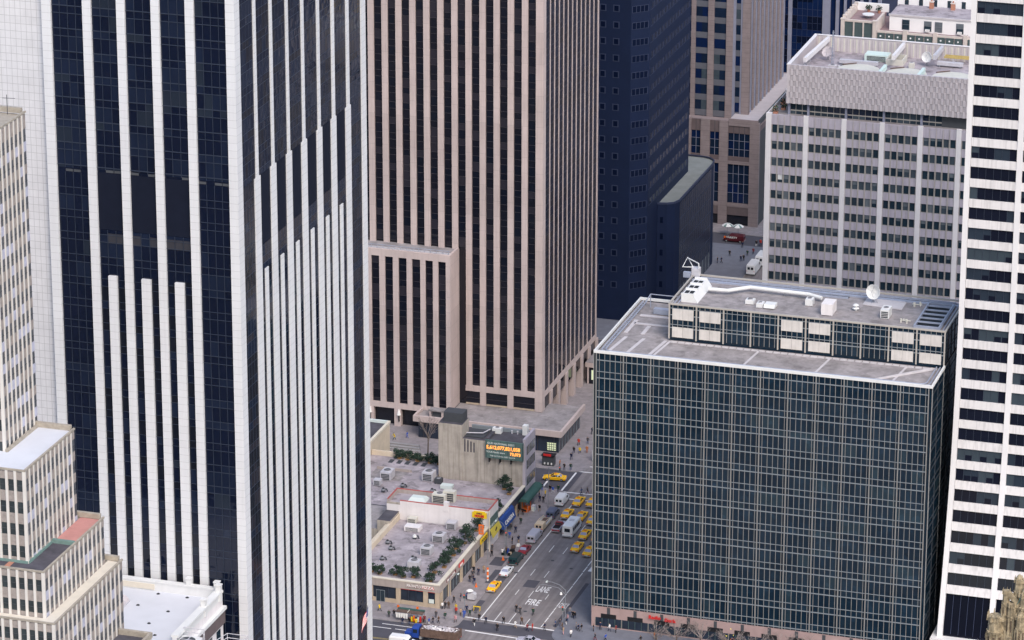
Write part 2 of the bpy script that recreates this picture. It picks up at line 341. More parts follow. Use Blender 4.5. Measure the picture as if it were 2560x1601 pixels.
# painted markings, one sheet
mk = MB(); ZM = .006
def line(x0, y0, x1, y1, w, mat='road_paint', z=ZM):
    d = Vector((x1-x0, y1-y0)).normalized()*w/2; n = Vector((-d.y, d.x))
    mk.face([(x0+n.x, y0+n.y, z), (x0-n.x, y0-n.y, z), (x1-n.x, y1-n.y, z), (x1+n.x, y1+n.y, z)], mat)
for y0, y1 in ((696.3, 721.6), (722.6, 752.3), (753, 764.6)): line(-226.1, y0, -226.1, y1, .22)
for x, dd in ((-223.05, ((696.5, 701.5), (710.8, 713.6), (721.4, 724.9), (734.7, 738.5), (748, 751.5))), (-219.98, ((696.6, 701.8), (710.3, 713.8), (721.1, 724.8), (734.6, 738.3), (748.1, 751.6))), (-216.45, ((696.6, 699.9), (710.3, 713)))):
    for a, b in dd: line(x, a, x, b, .14)
y = 696.5; random.seed(3)
while y < 762:
    l = random.uniform(1.5, 4.5); line(-213.1, y, -213.05, min(y+l, 762), .2); y += l+random.uniform(.12, .5)
line(-229.9, 696.9, -209.3, 695.7, .42); line(-227.2, 690.4, -209.5, 689.5, .42)
for x0, x1, y in ((-246.4, -241.7, 686.7), (-240.9, -236.6, 686.8), (-240, -234, 684.2), (-244.3, -237, 688.6), (-254, -247.3, 686.6), (-233, -229.5, 684.1)): line(x0, y, x1, y-.03, .25)
line(-262, 681.3, -231, 681.8, .16, 'road_yellow'); line(-262, 680.9, -231, 681.4, .16, 'road_yellow')
line(-230.7, 768.4, -230.7, 780.5, .42); line(-235.3, 770.3, -235.3, 774.2, .42); line(-230.7, 768.5, -213, 769.4, .42)
line(-228, 764.9, -213, 765.5, .4); line(-230.6, 781.3, -213, 781.9, .4); line(-229.6, 784.8, -213, 785.3, .4)
line(-230.2, 940.7, -231.2, 948.5, .42); line(-229.2, 933.5, -227.6, 943.5, .4)
mk.face([(-212.3, 727.2, ZM), (-211.5, 727.2, ZM), (-211.6, 730.6, ZM), (-211.9, 731.4, ZM), (-212.2, 730.6, ZM)], 'road_paint')
def gtext(body, cx, cy, h, w):
    t0 = len(mk.v)
    text_mb(mk, body, 1, 'road_paint', lambda u, v, ww: (u, v, ww), 0.001, 1, .012)
    xs = [p[0] for p in mk.v[t0:]]; ys = [p[1] for p in mk.v[t0:]]; a, b, c, d = min(xs), max(xs), min(ys), max(ys)
    mk.v[t0:] = [(cx+((p[0]-a)/(b-a)-.5)*w, cy+((p[1]-c)/(d-c)-.5)*h, ZM+p[2]) for p in mk.v[t0:]]
gtext('LANE', -218.3, 715.2, 3.1, 2.7); gtext('FIRE', -218.3, 708.2, 3.0, 2.8); gtext('ONLY', -211.8, 708.4, 2.7, 1.9)
struct(mk, 'road_markings')
mh = MB()
for p in ((-226.4, 721.9), (-218.5, 703.2), (-216, 727.5), (-221, 730.5), (-228, 699.5), (-212.5, 735)): mh.cyl(p, .38, .002, .012, 'grille_dark', 12)
struct(mh, 'manhole_covers_road')
# the patched asphalt strip in the kerb lane and darker repairs
pt = MB()
for x0, x1, y0, y1 in ((-229.2, -227.9, 700, 706), (-210.9, -210.1, 697.6, 721), (-229.8, -209, 690.9, 695.3), (-222.9, -220.2, 715.3, 719.2), (-216.2, -213.4, 741, 745), (-229.25, -227.4, 713.4, 718.6)):
    pt.face([(x0, y0, .0035), (x1, y0, .0035), (x1, y1, .0035), (x0, y1, .0035)], 'asphalt_dark')
struct(pt, 'road_patches')
pp = MB()
for x0, x1, y0, y1 in ((-230.9, -229.6, 714.6, 722), (-233, -230.2, 724, 728.6)):
    pp.face([(x0, y0, PAVH+.004), (x1, y0, PAVH+.004), (x1, y1, PAVH+.004), (x0, y1, PAVH+.004)], 'asphalt_dark')
struct(pp, 'pavement_patches')

# ------------------------------------------------------------------ marble and black glass tower (left)
A = thing('office_tower', 'tall white marble and black glass tower with short marble piers starting partway up', 'office tower', (-253, 626, 0))
YF, XE, TOP = 594.0, -236.0, 192
m = MB(); m.box(-269.4, XE-.14, YF+.45, 659.4, 0, TOP, 'navy_glass', 'roof_dark'); m.build('wall', A)
def zrows(z0, z1, anchor, pitch=4.04, off=1.35):
    out = set([z0, z1]); k = math.floor((z0-anchor)/pitch)-1
    while anchor+k*pitch < z1+pitch:
        for zz in (anchor+k*pitch, anchor+k*pitch-off):
            if z0+.2 < zz < z1-.2: out.add(round(zz, 3))
        k += 1
    return sorted(out)
NP = [('navy_glass', 6), ('navy_glass_b', 4), ('navy_glass_c', 1.6)]
LP = [('navy_glass', 8), ('navy_glass_b', 2), ('navy_glass_c', .4)]
AF, AE = 146.66, 145.75
zLo, zHi = 111.3, 121.9
def front_bay(u0, u1, mech, lower):
    if not mech:
        n = max(1, round((u1-u0)/1.45)); us = frange(u0, u1, n)
        m = MB(); strip(m, 'S', YF, us, zrows(zHi, TOP-2, AF), -.42, NP, 'mullion_blue', .07, .12, .1, heavy=lambda j: j % 2)
        strip(m, 'S', YF, us, zrows(2, zHi-.8, AF), -.42, LP, 'mullion_blue', .07, .12, .1)
        for i in range(n):
            if random.random() < .6: fq(m, 'S', YF, us[i]+.06, us[i+1]-.06, zHi-.7, zHi-.25, -.40, 'sill_grey')
        m.build('glass_bay', A)
    else:
        n = round((u1-u0)/1.45); us = frange(u0, u1, n)
        m = MB(); strip(m, 'S', YF, us, zrows(zHi+.1, TOP-2, AF), -.42, NP, 'mullion_blue', .07, .12, .1, heavy=lambda j: j % 2)
        for i in range(n):
            if random.random() < .6: fq(m, 'S', YF, us[i]+.06, us[i+1]-.06, zHi-.3, zHi+.15, -.40, 'sill_grey')
        m.build('glass_bay', A)
        m = MB(); fq(m, 'S', YF, u0, u1, zLo, zHi-.35, -.41, 'louvre_dark'); m.build('louvre_panel', A)
        m = MB(); strip(m, 'S', YF, us, zrows(103.2, zLo-.1, AF), -.42, NP, 'mullion_blue', .07, .12, .1)
        for i in range(n):
            if random.random() < .75: fq(m, 'S', YF, us[i]+.06, us[i+1]-.06, zLo-2.5, zLo-.7, -.40, 'blind_grey')
        m.build('glass_bay', A)
        for a, b in lower:
            m = MB(); strip(m, 'S', YF, [a, b], zrows(2, 103.1, AF), -.42, LP+[('black_glass', 6)], 'mullion_blue', .07, .1, .07); m.build('glass_strip', A)
FP = [(-263.55, -262.0), (-257.3, -255.8), (-251.0, -249.5), (-244.8, -243.25)]
SP = [(-260.4, -258.8), (-254.2, -252.5), (-248.0, -246.3)]
front_bay(-269.4, -263.55, False, [])
for i in range(3):
    u0, u1 = FP[i][1], FP[i+1][0]; front_bay(u0, u1, True, [(u0, SP[i][0]), (SP[i][1], u1)])
front_bay(-243.25, -237.5, False, [])
for a, b in FP: m = MB(); m.box(a, b, YF-.1, YF+.46, 0, TOP, 'white_marble'); m.build('pier', A)
for a, b in SP: m = MB(); m.box(a, b, YF-.12, YF+.46, 0, 103.0, 'white_marble'); m.build('short_pier', A)
m = MB(); m.box(-237.5, XE+.12, YF-.1, 596.3, 0, TOP, 'white_marble'); m.build('corner_pier', A)
m = MB(); m.box(-271.1, -269.4, YF-.1, YF+2, 0, TOP, 'white_marble'); m.build('corner_pier', A)
m = MB(); m.box(-292, -271.1, YF+1.0, 656, 0, TOP, 'marble_grid', 'roof_dark'); m.build('marble_wing', A)
m = MB(); m.box(-271.5, XE+.2, YF-.2, 659.8, TOP, TOP+2.5, 'white_marble', 'roof_dark'); m.build('parapet', A)
# east face: seven piers, narrow above the plant floor, wide below it
EP = [(602.45, 604.0), (610.15, 611.7), (617.9, 619.45), (625.55, 627.15), (633.4, 635.05), (640.85, 642.65), (648.6, 650.4)]
for i, (a, b) in enumerate(EP):
    m = MB(); m.box(XE-.13, XE+.05, a+.35, b, 120.3, TOP, 'white_marble'); m.build('pier', A)
    m = MB(); m.box(XE-.13, XE+.06, a-.35, a+2.3, 0, 120.4, 'white_marble'); m.build('wide_pier', A)
SE_ = [(a+5.35-1.9+.0, a+5.35) for a, b in EP[:-1]]
for a, b in SE_: m = MB(); m.box(XE-.13, XE+.05, a+.35, b, 0, 102.85, 'white_marble'); m.build('short_pier', A)
m = MB(); m.box(XE-.13, XE+.05, 656.9, 659.4, 0, TOP, 'white_marble'); m.build('corner_pier', A)
edges = [596.3]+[v for p in EP for v in p]+[656.6]
for i in range(8):
    u0, u1 = edges[2*i], edges[2*i+1]; n = 4
    m = MB(); strip(m, 'E', XE, frange(u0, u1, n), zrows(120.35, TOP-2, AE), -.1, [('navy_glass', 5), ('navy_glass_b', 4), ('brown_glass', 3)], 'mullion_blue', .07, .035, .09); m.build('glass_bay', A)
    if i in (0, 7):
        uu0, uu1 = (u0, u1-.75) if i == 0 else (EP[6][0]+2.4, u1)
        m = MB(); strip(m, 'E', XE, frange(uu0, uu1, 4), zrows(2, 120.3, AE), -.1, [('brown_glass', 5), ('navy_glass_b', 3), ('brown_glass_b', 2)], 'mullion_blue', .07, .035, .09); m.build('glass_bay', A)
    else:
        w0, w1 = EP[i-1][0]+2.4, EP[i][0]-.75; s0, s1 = SE_[i-1]
        m = MB(); fq(m, 'E', XE, w0, w1, 107.6, 120.3, -.09, 'louvre_dark'); m.build('louvre_panel', A)
        m = MB(); strip(m, 'E', XE, frange(w0, w1, 3), zrows(102.9, 107.5, AE), -.1, [('brown_glass_b', 3), ('navy_glass_b', 3)], 'mullion_blue', .07, .035, .09); m.build('glass_bay', A)
        for c0, c1 in ((w0, s0), (s1, w1)):
            m = MB(); strip(m, 'E', XE, [c0-.1, c1+.4], zrows(2, 102.8, AE), -.1, [('navy_glass', 5), ('black_glass', 3), ('teal_glass', 2)], 'mullion_blue', .07, .03, .07); m.build('glass_strip', A)

# ------------------------------------------------------------------ tan stone tower with the attached lower wing
T = thing('stone_tower', 'pinkish tan stone tower with dark window strips and a lower wing on its left', 'office tower', (-262, 822, 0))
TT = 175
BGL = [('brown_glass', 7), ('brown_glass_b', 3), ('black_glass', 3)]
m = MB(); m.box(-290, -245.45, 802.45, 846, 5, TT, 'brown_glass', 'roof_dark'); m.build('wall', T)
def tz(z0, z1, anchor=44.9, pitch=3.63):
    out = {z0, z1}
    for k in range(-14, 40):
        for zz in (anchor+k*pitch, anchor+k*pitch+1.5):
            if z0+.2 < zz < z1-.2: out.add(round(zz, 2))
    return sorted(out)
PX_ = [-247.0+1.7]       # right edge of corner pier
TP = [(-247.0, -245.3)]
for i in range(1, 14): TP.append((-247.0-3.29*i+.0-.0, -247.0-3.29*i+1.4))
for i, (a, b) in enumerate(TP):
    m = MB(); m.box(a, b, 801.9 if i else 801.85, 802.46, 8.4 if (i % 2 or i > 5) else 5.0, TT, 'tan_stone'); m.build('pier', T)
for i in range(13):
    u0, u1 = TP[i+1][1], TP[i][0]
    zb = 9.6 if i < 5 else 42.5
    m = MB(); strip(m, 'S', 802, [u0, u1], tz(zb, TT-1), -.38, BGL, 'mullion_brown', .05, .08, .08); m.build('window_strip', T)
m = MB(); m.box(-263.6, -245.3, 801.86, 802.47, 8.3, 9.6, 'tan_stone'); m.build('base_beam', T)
for i in (0, 2, 4):
    u0, u1 = (TP[i+2][1], TP[i][0]) if i < 4 else (-263.6, TP[4][0])
    m = MB(); fq(m, 'S', 802, u0, u1, 5.0, 8.3, -.3, 'black_glass'); fb(m, 'S', 802, u0, u1, 5.0, 5.35, -.29, -.1, 'shop_tan'); fb(m, 'S', 802, u0, u1, 6.5, 6.58, -.29, -.2, 'mullion_brown'); m.build('base_window', T)
# east face
ny = 12; e0, e1 = 803.9, 845.2
for i in range(ny+1):
    yy = e0+(e1-e0)*i/ny
    if i: m = MB(); m.box(-245.5, -245.29, yy-.12, yy+.34 if i < ny else 846, 8.0, TT, 'tan_stone'); m.build('pier', T)
    if i < ny:
        a, b = (yy+.0 if i == 0 else yy+.34), yy+(e1-e0)/ny-.12
        m = MB(); strip(m, 'E', -245.3, [a, (a+b)/2, b], tz(9.3, TT-1), -.1, [('navy_glass', 4), ('navy_glass_b', 3), ('brown_glass', 3)], 'mullion_brown', .1, .04, .08); m.build('window_strip', T)
m = MB(); m.box(-245.5, -245.25, 804, 846, 8.0, 9.3, 'tan_stone'); m.build('base_beam', T)
m = MB(); m.box(-247.0, -245.25, 801.88, 803.95, 5, TT, 'tan_stone'); m.build('corner_pier', T)
for i in range(7):
    yy = 809+i*6.2; m = MB(); m.box(-246.4, -245.1, yy-.8, yy+.8, 0, 8.0, 'tan_stone'); m.build('column', T)
m = MB(); m.box(-247.4, -246.9, 804, 846, 0, 8, 'black_glass'); m.build('lobby_wall', T)
# wing
WY, WX = 795.7, -265.15
m = MB(); m.box(-292, WX-.05, WY+.45, 802.4, 5.0, 42.2, 'tan_stone', 'roof_gravel'); m.build('wing_wall', T)
WS = [(-284.01, -282.1), (-280.74, -278.83), (-277.5, -275.54), (-274.27, -272.28), (-271.08, -269.28), (-268.02, -266.2)]
pv = WX
pe = [-290.5]+[v for s in [(-287.3, -285.4)]+WS for v in s]+[WX]
pe = [-290.5, -287.3, -285.4, -284.01, -282.1, -280.74, -278.83, -277.5, -275.54, -274.27, -272.28, -271.08, -269.28, -268.02, -266.2, WX]
for i in range(0, len(pe)-1, 2):
    a, b = pe[i], pe[i+1]; m = MB(); m.box(a, b, WY-.05, WY+.46, 5.6, 40.95, 'tan_stone'); m.build('wing_pier', T)
for a, b in [(-287.3, -285.4)][:0]+[(pe[i+1], pe[i+2]) for i in range(0, len(pe)-2, 2)]:
    m = MB(); strip(m, 'S', WY, [a, b], tz(5.7, 40.9), -.38, BGL, 'mullion_brown', .05, .08, .08); m.build('window_strip', T)
m = MB(); m.box(-290.5, WX+.02, WY-.06, WY+.5, 40.95, 42.6, 'tan_stone'); m.box(WX-.5, WX+.02, WY+.5, 801.8, 40.95, 42.6, 'tan_stone'); m.build('wing_parapet', T)
m = MB(); m.box(-290.5, WX, WY-.06, WY+.5, 4.4, 5.65, 'tan_stone'); m.build('wing_base_beam', T)
for a, b in ((-285.2, -283.8), (-278.8, -277.2), (-272.3, -270.9)):
    m = MB(); m.box(a, b, WY-.04, WY+1.2, 0.1, 4.4, 'tan_stone'); m.build('column', T)
m = MB(); m.box(-292, WX, WY+1.3, 802.3, .1, 5.0, 'black_glass'); m.build('lobby_wall', T)
m = MB()
for i in range(18): x = -290+i*1.42; m.box(x, x+.06, WY+.9, WY+.96, 42.0, 43.3, 'rail_blue')
m.box(-290, WX-.4, WY+.88, WY+.97, 43.25, 43.35, 'rail_blue'); m.box(-290, WX-.4, WY+1.0, WY+1.5, 42.2, 42.7, 'duct_grey'); m.build('railing', T)

# podium pavilion in front of the stone tower
P = thing('shop_pavilion', 'low flat-roofed pavilion with tan fascia and dark glass below the tan stone tower', 'pavilion', (-255, 800, 0))
pw = MB(); pw.box(-271.2, -237.9, 790.6, 807.6, .1, 4.2, 'storefront', 'roof_gravel')
m = MB(); m.box(-272.2, -236.9, 789.6, 808.5, 4.2, 4.9, 'tan_stone', 'roof_gravel'); m.build('roof', P)
m = MB()
for bx in ((-272.2, -236.9, 789.6, 790.15), (-272.2, -271.65, 790.15, 795.2), (-237.45, -236.9, 790.15, 808.5)): m.box(*bx, 4.9, 5.6, 'tan_stone')
m.build('fascia', P)
m = pw
for yy in frange(791, 807, 7): m.box(-237.9, -237.8, yy, yy+.12, .1, 4.2, 'mullion_pale_blue')
for xx in frange(-270, -239, 8): m.box(xx, xx+.1, 790.5, 790.6, .1, 4.2, 'mullion_brown')
m.build('glass_wall', P)
m = MB(); m.box(-240.6, -238.4, 790.45, 790.55, .6, 2.4, 'lit_window')
for i in range(5): m.box(-240.6+i*.53, -240.5+i*.53, 790.4, 790.46, .6, 2.4, 'grille_dark')
for i in range(3): m.box(-240.6, -238.4, 790.38, 790.44, .9+i*.55, 1.0+i*.55, 'grille_dark')
m.build('display_window', P)
m = MB(); m.box(-269.2, -265.6, 791.6, 793.6, 6.3, 6.6, 'roof_gravel')
for x in (-269, -266.1): m.box(x, x+.4, 791.7, 792.1, 4.9, 6.3, 'tan_stone'); m.box(x, x+.4, 793.1, 793.5, 4.9, 6.3, 'tan_stone')
m.box(-268.4, -266.2, 792.2, 793, 4.9, 6.3, 'grille_dark'); tag(m.build('roof_vent_housing'), 'small flat-topped vent housing on four stubs at the corner of the pavilion roof', 'roof vent')

An = thing('low_annex', 'low tan annex with a lit green window behind the stone tower columns', 'building', (-242.5, 848, 0))
m = MB(); m.box(-244.9, -238.5, 836.2, 851, 0, 5.4, 'black_glass', 'roof_gravel'); m.build('wall', An)
m = MB(); m.box(-245.0, -238.3, 835.9, 851.2, 4.3, 5.5, 'tan_stone', 'roof_gravel'); m.box(-244.6, -244.2, 836, 836.4, 0, 4.3, 'tan_stone'); m.build('fascia', An)
m = MB(); m.box(-243.6, -240.6, 836.1, 836.18, 1.2, 3.6, 'lit_window')
for x in (-243.65, -242.15, -240.7): m.box(x, x+.12, 836.02, 836.1, 1.2, 3.6, 'mullion_pale_blue')
m.build('lit_window', An)
# ------------------------------------------------------------------ green glass curtain wall building
H = thing('glass_office_building', 'wide green glass office block with cream mullion grid and set back top storey', 'office building', (-169.5, 717, 0))
HX0, HX1, HY, HT = -203.5, -135.5, 700.0, 59.3
m = MB(); m.box(HX0+.3, HX1-.16, HY+.3, 733.7, 0, 58.6, 'teal_glass', 'roof_gravel'); m.build('wall', H)
bays = [-202.95+i*(66.7/12) for i in range(13)]
hz = [4.57, 6.35-1.35+.35]
zz = [4.6]; k = 12
while k >= 0: zz += [6.35-1.35+.0+(12-k)*4.05, 6.35+(12-k)*4.05]; k -= 1
zz = sorted(set(round(z, 2) for z in zz if 4.9 < z < 58.0)); zz = [4.6]+zz+[57.35, 58.85]
TG = [('teal_glass', 7), ('teal_glass_b', 5), ('teal_glass_c', 1.3)]
def curtain(m, face, pl, us, zs, d, thin='mullion_glass', hm='mullion_pale_blue', hs=1.0):
    for j in range(len(zs)-1):
        run = pick(TG)
        for i in range(len(us)-1):
            if random.random() < .3: run = pick(TG)
            fq(m, face, pl, us[i], us[i+1], zs[j], zs[j+1], d, run)
    for u in us[1:-1]: fb(m, face, pl, u-.04, u+.04, zs[0], zs[-1], d+.005, d+.13, thin)
    for j, z in enumerate(zs[1:-1]):
        w = (.05 if j % 2 else .085)*hs
        fb(m, face, pl, us[0], us[-1], z-w, z+w, d+.008, d+(.145 if hs == 1 else .06), hm)
for i in range(12):
    a, b = bays[i], bays[i+1]; w = b-a
    m = MB(); curtain(m, 'S', HY, [a+.09]+[a+w*f for f in (.105, .305, .5, .695, .895)]+[b-.09], zz, -.25); m.build('glass_bay', H)
for i, x in enumerate(bays): m = MB(); m.box(x-.08, x+.08, HY-.1, HY+.3, 4.6, 58.85, 'mullion_glass'); m.build('mullion', H)
m = MB(); fq(m, 'S', HY, HX0, bays[0]-.1, 4.6, 58.8, -.2, 'teal_glass'); fq(m, 'S', HY, bays[-1]+.1, HX1, 4.6, 58.8, -.2, 'teal_glass')
m.box(HX0-.02, HX0+.1, HY-.05, HY+.3, 4.6, 58.85, 'mullion_glass'); m.box(HX1-.1, HX1+.02, HY-.05, HY+.3, 4.6, 58.85, 'mullion_glass'); m.build('corner_trim', H)
eys = frange(HY+.3, 733.7, 6)
for i in range(6):
    a, b = eys[i], eys[i+1]
    m = MB(); curtain(m, 'E', HX1, [a, b], zz, -.12, 'mullion_brown', 'grille_dark', .6)
    fb(m, 'E', HX1, b-.06, b+.06, 4.6, 58.85, -.115, -.05, 'grille_dark' if i != 1 else 'mullion_glass'); m.build('side_glass_bay', H)
for i in range(6):
    a, b = eys[i], eys[i+1]; m = MB(); curtain(m, 'W', HX0, [a, b], zz, -.25, 'mullion_pale_blue'); m.build('side_glass_bay', H)
m = MB()
for bx in ((HX0, HX1, HY-.08, HY+.35), (HX0, HX0+.35, HY+.35, 733.9), (HX1-.35, HX1, HY+.35, 712.1), (HX0+.35, -191.7, 733.55, 733.9)): m.box(*bx, 58.85, 59.4, 'white_paint')
m.build('parapet', H)
m = MB()
def loop_rail(m, x0, x1, y0, y1, r, z, w=.16, mat='rail_blue', open_n=False):
    pts = [(x0, y1)] + [(x0+r-r*cos(radians(a)), y0+r-r*sin(radians(a))) for a in range(0, 91, 15)] + [(x1-r+r*sin(radians(a)), y0+r-r*cos(radians(a))) for a in range(0, 91, 15)] + [(x1, y1)]
    m.tube([(x, y, z) for x, y in pts], w, mat, 5)
loop_rail(m, HX0+1.0, HX1-1.0, HY+.95, 712, 1.6, 58.95, .13); loop_rail(m, HX0+1.7, HX1-1.7, HY+1.7, 712, 1.3, 58.95, .13)
x = HX0+1.5
while x < HX1-1.5: m.box(x, x+.12, HY+.9, HY+1.75, 58.7, 58.9, 'rail_blue'); x += 1.4
yy = HY+2
while yy < 733: m.box(HX0+.9, HX0+1.8, yy, yy+.12, 58.7, 58.9, 'rail_blue'); yy += 1.2
m.tube([(HX0+1.0, 712, 58.95), (HX0+1.0, 733, 58.95)], .13, 'rail_blue', 5); m.tube([(HX0+1.7, 712, 58.95), (HX0+1.7, 733, 58.95)], .13, 'rail_blue', 5)
m.build('cleaning_track', H)
m = MB(); m.box(HX0+.35, HX1-.35, HY+.3, HY+.85, 58.6, 59.0, 'rail_blue'); m.build('gutter', H)
m = MB()
for x, w in ((-200.5, .7), (-196.8, .7), (-192.3, .7), (-191.3, .5), (-173.0, .5), (-158.6, .5), (-143.2, .5)):
    m.face([(x-1.0, HY+2.2, 58.61), (x-1.0+w, HY+2.2, 58.61), (x+w, 711.8, 58.61), (x, 711.8, 58.61)], 'roof_stripe')
xx = -190.8
while xx < -137: m.box(xx, xx+1.25, 711.0, 711.75, 58.6, 58.72, 'roof_stripe'); xx += 1.5
for x, y0, y1 in ((-201.3, 714, 722), (-197.8, 714, 719)): m.box(x, x+.8, y0, y1, 58.6, 58.7, 'roof_stripe')
m.box(-200.8, -192, 719.6, 720.4, 58.6, 58.7, 'roof_stripe'); m.box(-201, -192, 724.6, 725.6, 58.6, 58.7, 'roof_stripe'); m.build('walkway_pavers', H)
m = MB(); m.hexa([(-147.5, 702.0, 58.62), (-147.0, 702.0, 58.62), (-137.3, 711.2, 58.62), (-138.0, 711.4, 58.62), (-147.5, 702.0, 58.95), (-147.0, 702.0, 58.95), (-137.3, 711.2, 58.95), (-138.0, 711.4, 58.95)], 'roof_stripe'); m.build('diagonal_kerb', H)
# set back top storeys
PZ0, PZ1, PXA, PXB, PYA, PYB = 58.6, 66.4, -191.65, -135.65, 712.2, 731.5
m = MB(); m.box(PXA+.2, PXB-.16, PYA+.25, PYB, PZ0, 65.7, 'teal_glass', 'roof_gravel'); m.build('penthouse_wall', H)
pb = [PXA+.2+i*5.56 for i in range(11)]
kinds = 'BBGGBBGGBB'
for i in range(10):
    a, b = pb[i]+.12, pb[i+1]-.12; m = MB(); w = b-a
    us = [a, a+.55]+[a+.55+(w-1.1)*f for f in (.25, .5, .75)]+[b-.55, b]
    curtain(m, 'S', PYA, us, [59.3, 61.3, 62.0, 64.0, 65.4, 66.1], -.2); m.build('penthouse_bay', H)
    if kinds[i] == 'B':
        for z0, z1 in ((59.4, 61.5), (63.1, 65.35)):
            m = MB(); m.box(a+.5, (a+b)/2-.03, PYA-.03, PYA+.19, z0, z1, 'panel_cream'); m.box((a+b)/2+.03, b-.5, PYA-.03, PYA+.19, z0, z1, 'panel_cream'); m.build('blank_panel', H)
for x in pb: m = MB(); m.box(x-.13, x+.13, PYA-.08, PYA+.24, 59.0, 66.15, 'mullion_cream'); m.build('mullion', H)
m = MB()
for bx in ((PXA, PXB, PYA-.1, PYA+.2), (PXA, PXA+.3, PYA+.2, PYB), (PXB-.3, PXB, PYA+.2, PYB), (PXA+.3, PXB-.3, PYB-.3, PYB)): m.box(*bx, 66.15, 66.5, 'mullion_cream')
m.build('penthouse_parapet', H)
m = MB(); curtain(m, 'E', PXB, frange(PYA+.2, PYB, 6), [59.3, 61.3, 62.0, 64.0, 65.4, 66.1], -.12, 'mullion_brown', 'grille_dark', .6); m.build('side_glass_bay', H)
m = MB(); x0, x1, y0, y1 = PXA+.9, PXB-.9, PYA+1, PYB-.8
m.tube([(x0, y0, 66.1), (x0, y1-1, 66.1), (x0+1, y1, 66.1), (x1-1, y1, 66.1), (x1, y1-1, 66.1), (x1, y0, 66.1)], .12, 'rail_blue', 5)
m.tube([(x0+.7, y0, 66.1), (x0+.7, y1-1.5, 66.1), (x0+1.7, y1-.7, 66.1), (x1-1.7, y1-.7, 66.1), (x1-.7, y1-1.5, 66.1), (x1-.7, y0, 66.1)], .12, 'rail_blue', 5)
xx = x0
while xx < x1: m.box(xx, xx+.1, y1-.75, y1+.05, 65.75, 66.05, 'rail_blue'); xx += .9
m.box(PXA+.3, PXB-.3, PYB-2.6, PYB-1.8, 65.7, 66.0, 'rail_blue'); m.build('penthouse_track', H)
m = MB()
for bx in ((-142.6, -137.4, 714.3, 714.6), (-142.6, -142.3, 714.6, 729), (-137.7, -137.4, 714.6, 729), (-142.3, -137.7, 728.7, 729)): m.box(*bx, 65.7, 66.3, 'rail_blue')
m.box(-142.3, -137.7, 714.6, 728.7, 65.705, 65.72, 'black_iron')
for yy in (717, 719.5, 722, 724.5, 727): m.box(-142.3, -137.7, yy, yy+.4, 66.0, 66.25, 'rail_blue')
m.build('cooling_well', H)
m = MB(); m.box(-164.6, -158.6, 727.6, 729.6, 65.71, 65.73, 'black_iron'); m.box(-164.6, -158.6, 727.4, 727.6, 65.7, 66.1, 'rail_blue'); m.build('hatch_well', H)
# stone base with stepped openings
def base_open(x, kind):
    m = MB(); fb(m, 'S', HY, x-.33, x+.33, 3.1, 4.55, .012, .05, 'grille_dark')
    fb(m, 'S', HY, x-1.6, x+1.6, 2.2, 3.15, .012, .05, 'black_iron'); fb(m, 'S', HY, x-2.7, x+2.7, .4, 2.25, .012, .04, 'storefront')
    for q in (-2.7, -1.35, 0, 1.35, 2.66): fb(m, 'S', HY, x+q-.03, x+q+.03, .4, 2.2, .04, .08, 'sign_green')
    m.build('stepped_shopfront', H)
m = MB(); m.box(HX0, HX1, HY-.002, HY+.3, 0, 4.55, 'pink_granite'); m.build('granite_base', H)
for i in range(12): base_open(-199.9+i*5.56, i)
m = MB()
text_mb(m, 'Radio', 1.35, 'sign_red', lambda u, v, w: (-190.2+u, HY-.25-w, 3.45+v*.75), .15, .82, .04)
text_mb(m, 'Shack', 1.35, 'sign_red', lambda u, v, w: (-187.0+u, HY-.25-w, 3.2+v*.75), .15, .72, .04)
m.build('red_letter_sign', H)

def roof_box(name, label, cat, x, y, z, w, d, h, mat='duct_grey', parts='', group=None, rz=0):
    t = thing(name, label, cat, (x, y, z), group, rz); base = Vector((x, y, z))
    def bb(pn, x0, x1, y0, y1, z0, z1, mt, top=None):
        m = MB(); m.box(x+x0, x+x1, y+y0, y+y1, z+z0, z+z1, mt, top); o = m.build(pn, t, org=base); return o
    bb('casing', -w/2, w/2, -d/2, d/2, .12, h, mat)
    m = MB()
    for q in (-1, 1): m.box(x+q*w*.35-.08, x+q*w*.35+.08, y-d/2, y+d/2, z, z+.12, 'grille_dark')
    m.build('feet', t, org=base)
    if 'g' in parts:
        m = MB(); m.box(x-w*.4, x+w*.4, y-d/2-.03, y-d/2-.002, z+.25, z+h*.82, 'grille_dark')
        for k in range(1, 4): zz_ = z+.25+(h*.82-.25)*k/4; m.box(x-w*.4, x+w*.4, y-d/2-.06, y-d/2-.032, zz_-.03, zz_+.03, mat)
        m.build('louvre_grille', t, org=base)
    if 'f' in parts:
        m = MB(); m.cyl((x, y), min(w, d)*.32, z+h, z+h+.16, 'duct_grey', 14, top='grille_dark'); m.box(x-min(w, d)*.3, x+min(w, d)*.3, y-.04, y+.04, z+h+.162, z+h+.2, 'duct_grey'); m.build('fan', t, org=base)
    if 'h' in parts:
        m = MB(); m.hexa([(x-w/2, y-d/2-.6, z+h*.3), (x+w/2, y-d/2-.6, z+h*.3), (x+w/2, y-d/2-.003, z+h*.3), (x-w/2, y-d/2-.003, z+h*.3), (x-w/2, y-d/2-.55, z+h*.5), (x+w/2, y-d/2-.55, z+h*.5), (x+w/2, y-d/2-.003, z+h*.95), (x-w/2, y-d/2-.003, z+h*.95)], mat); m.build('intake_hood', t, org=base)
    return t
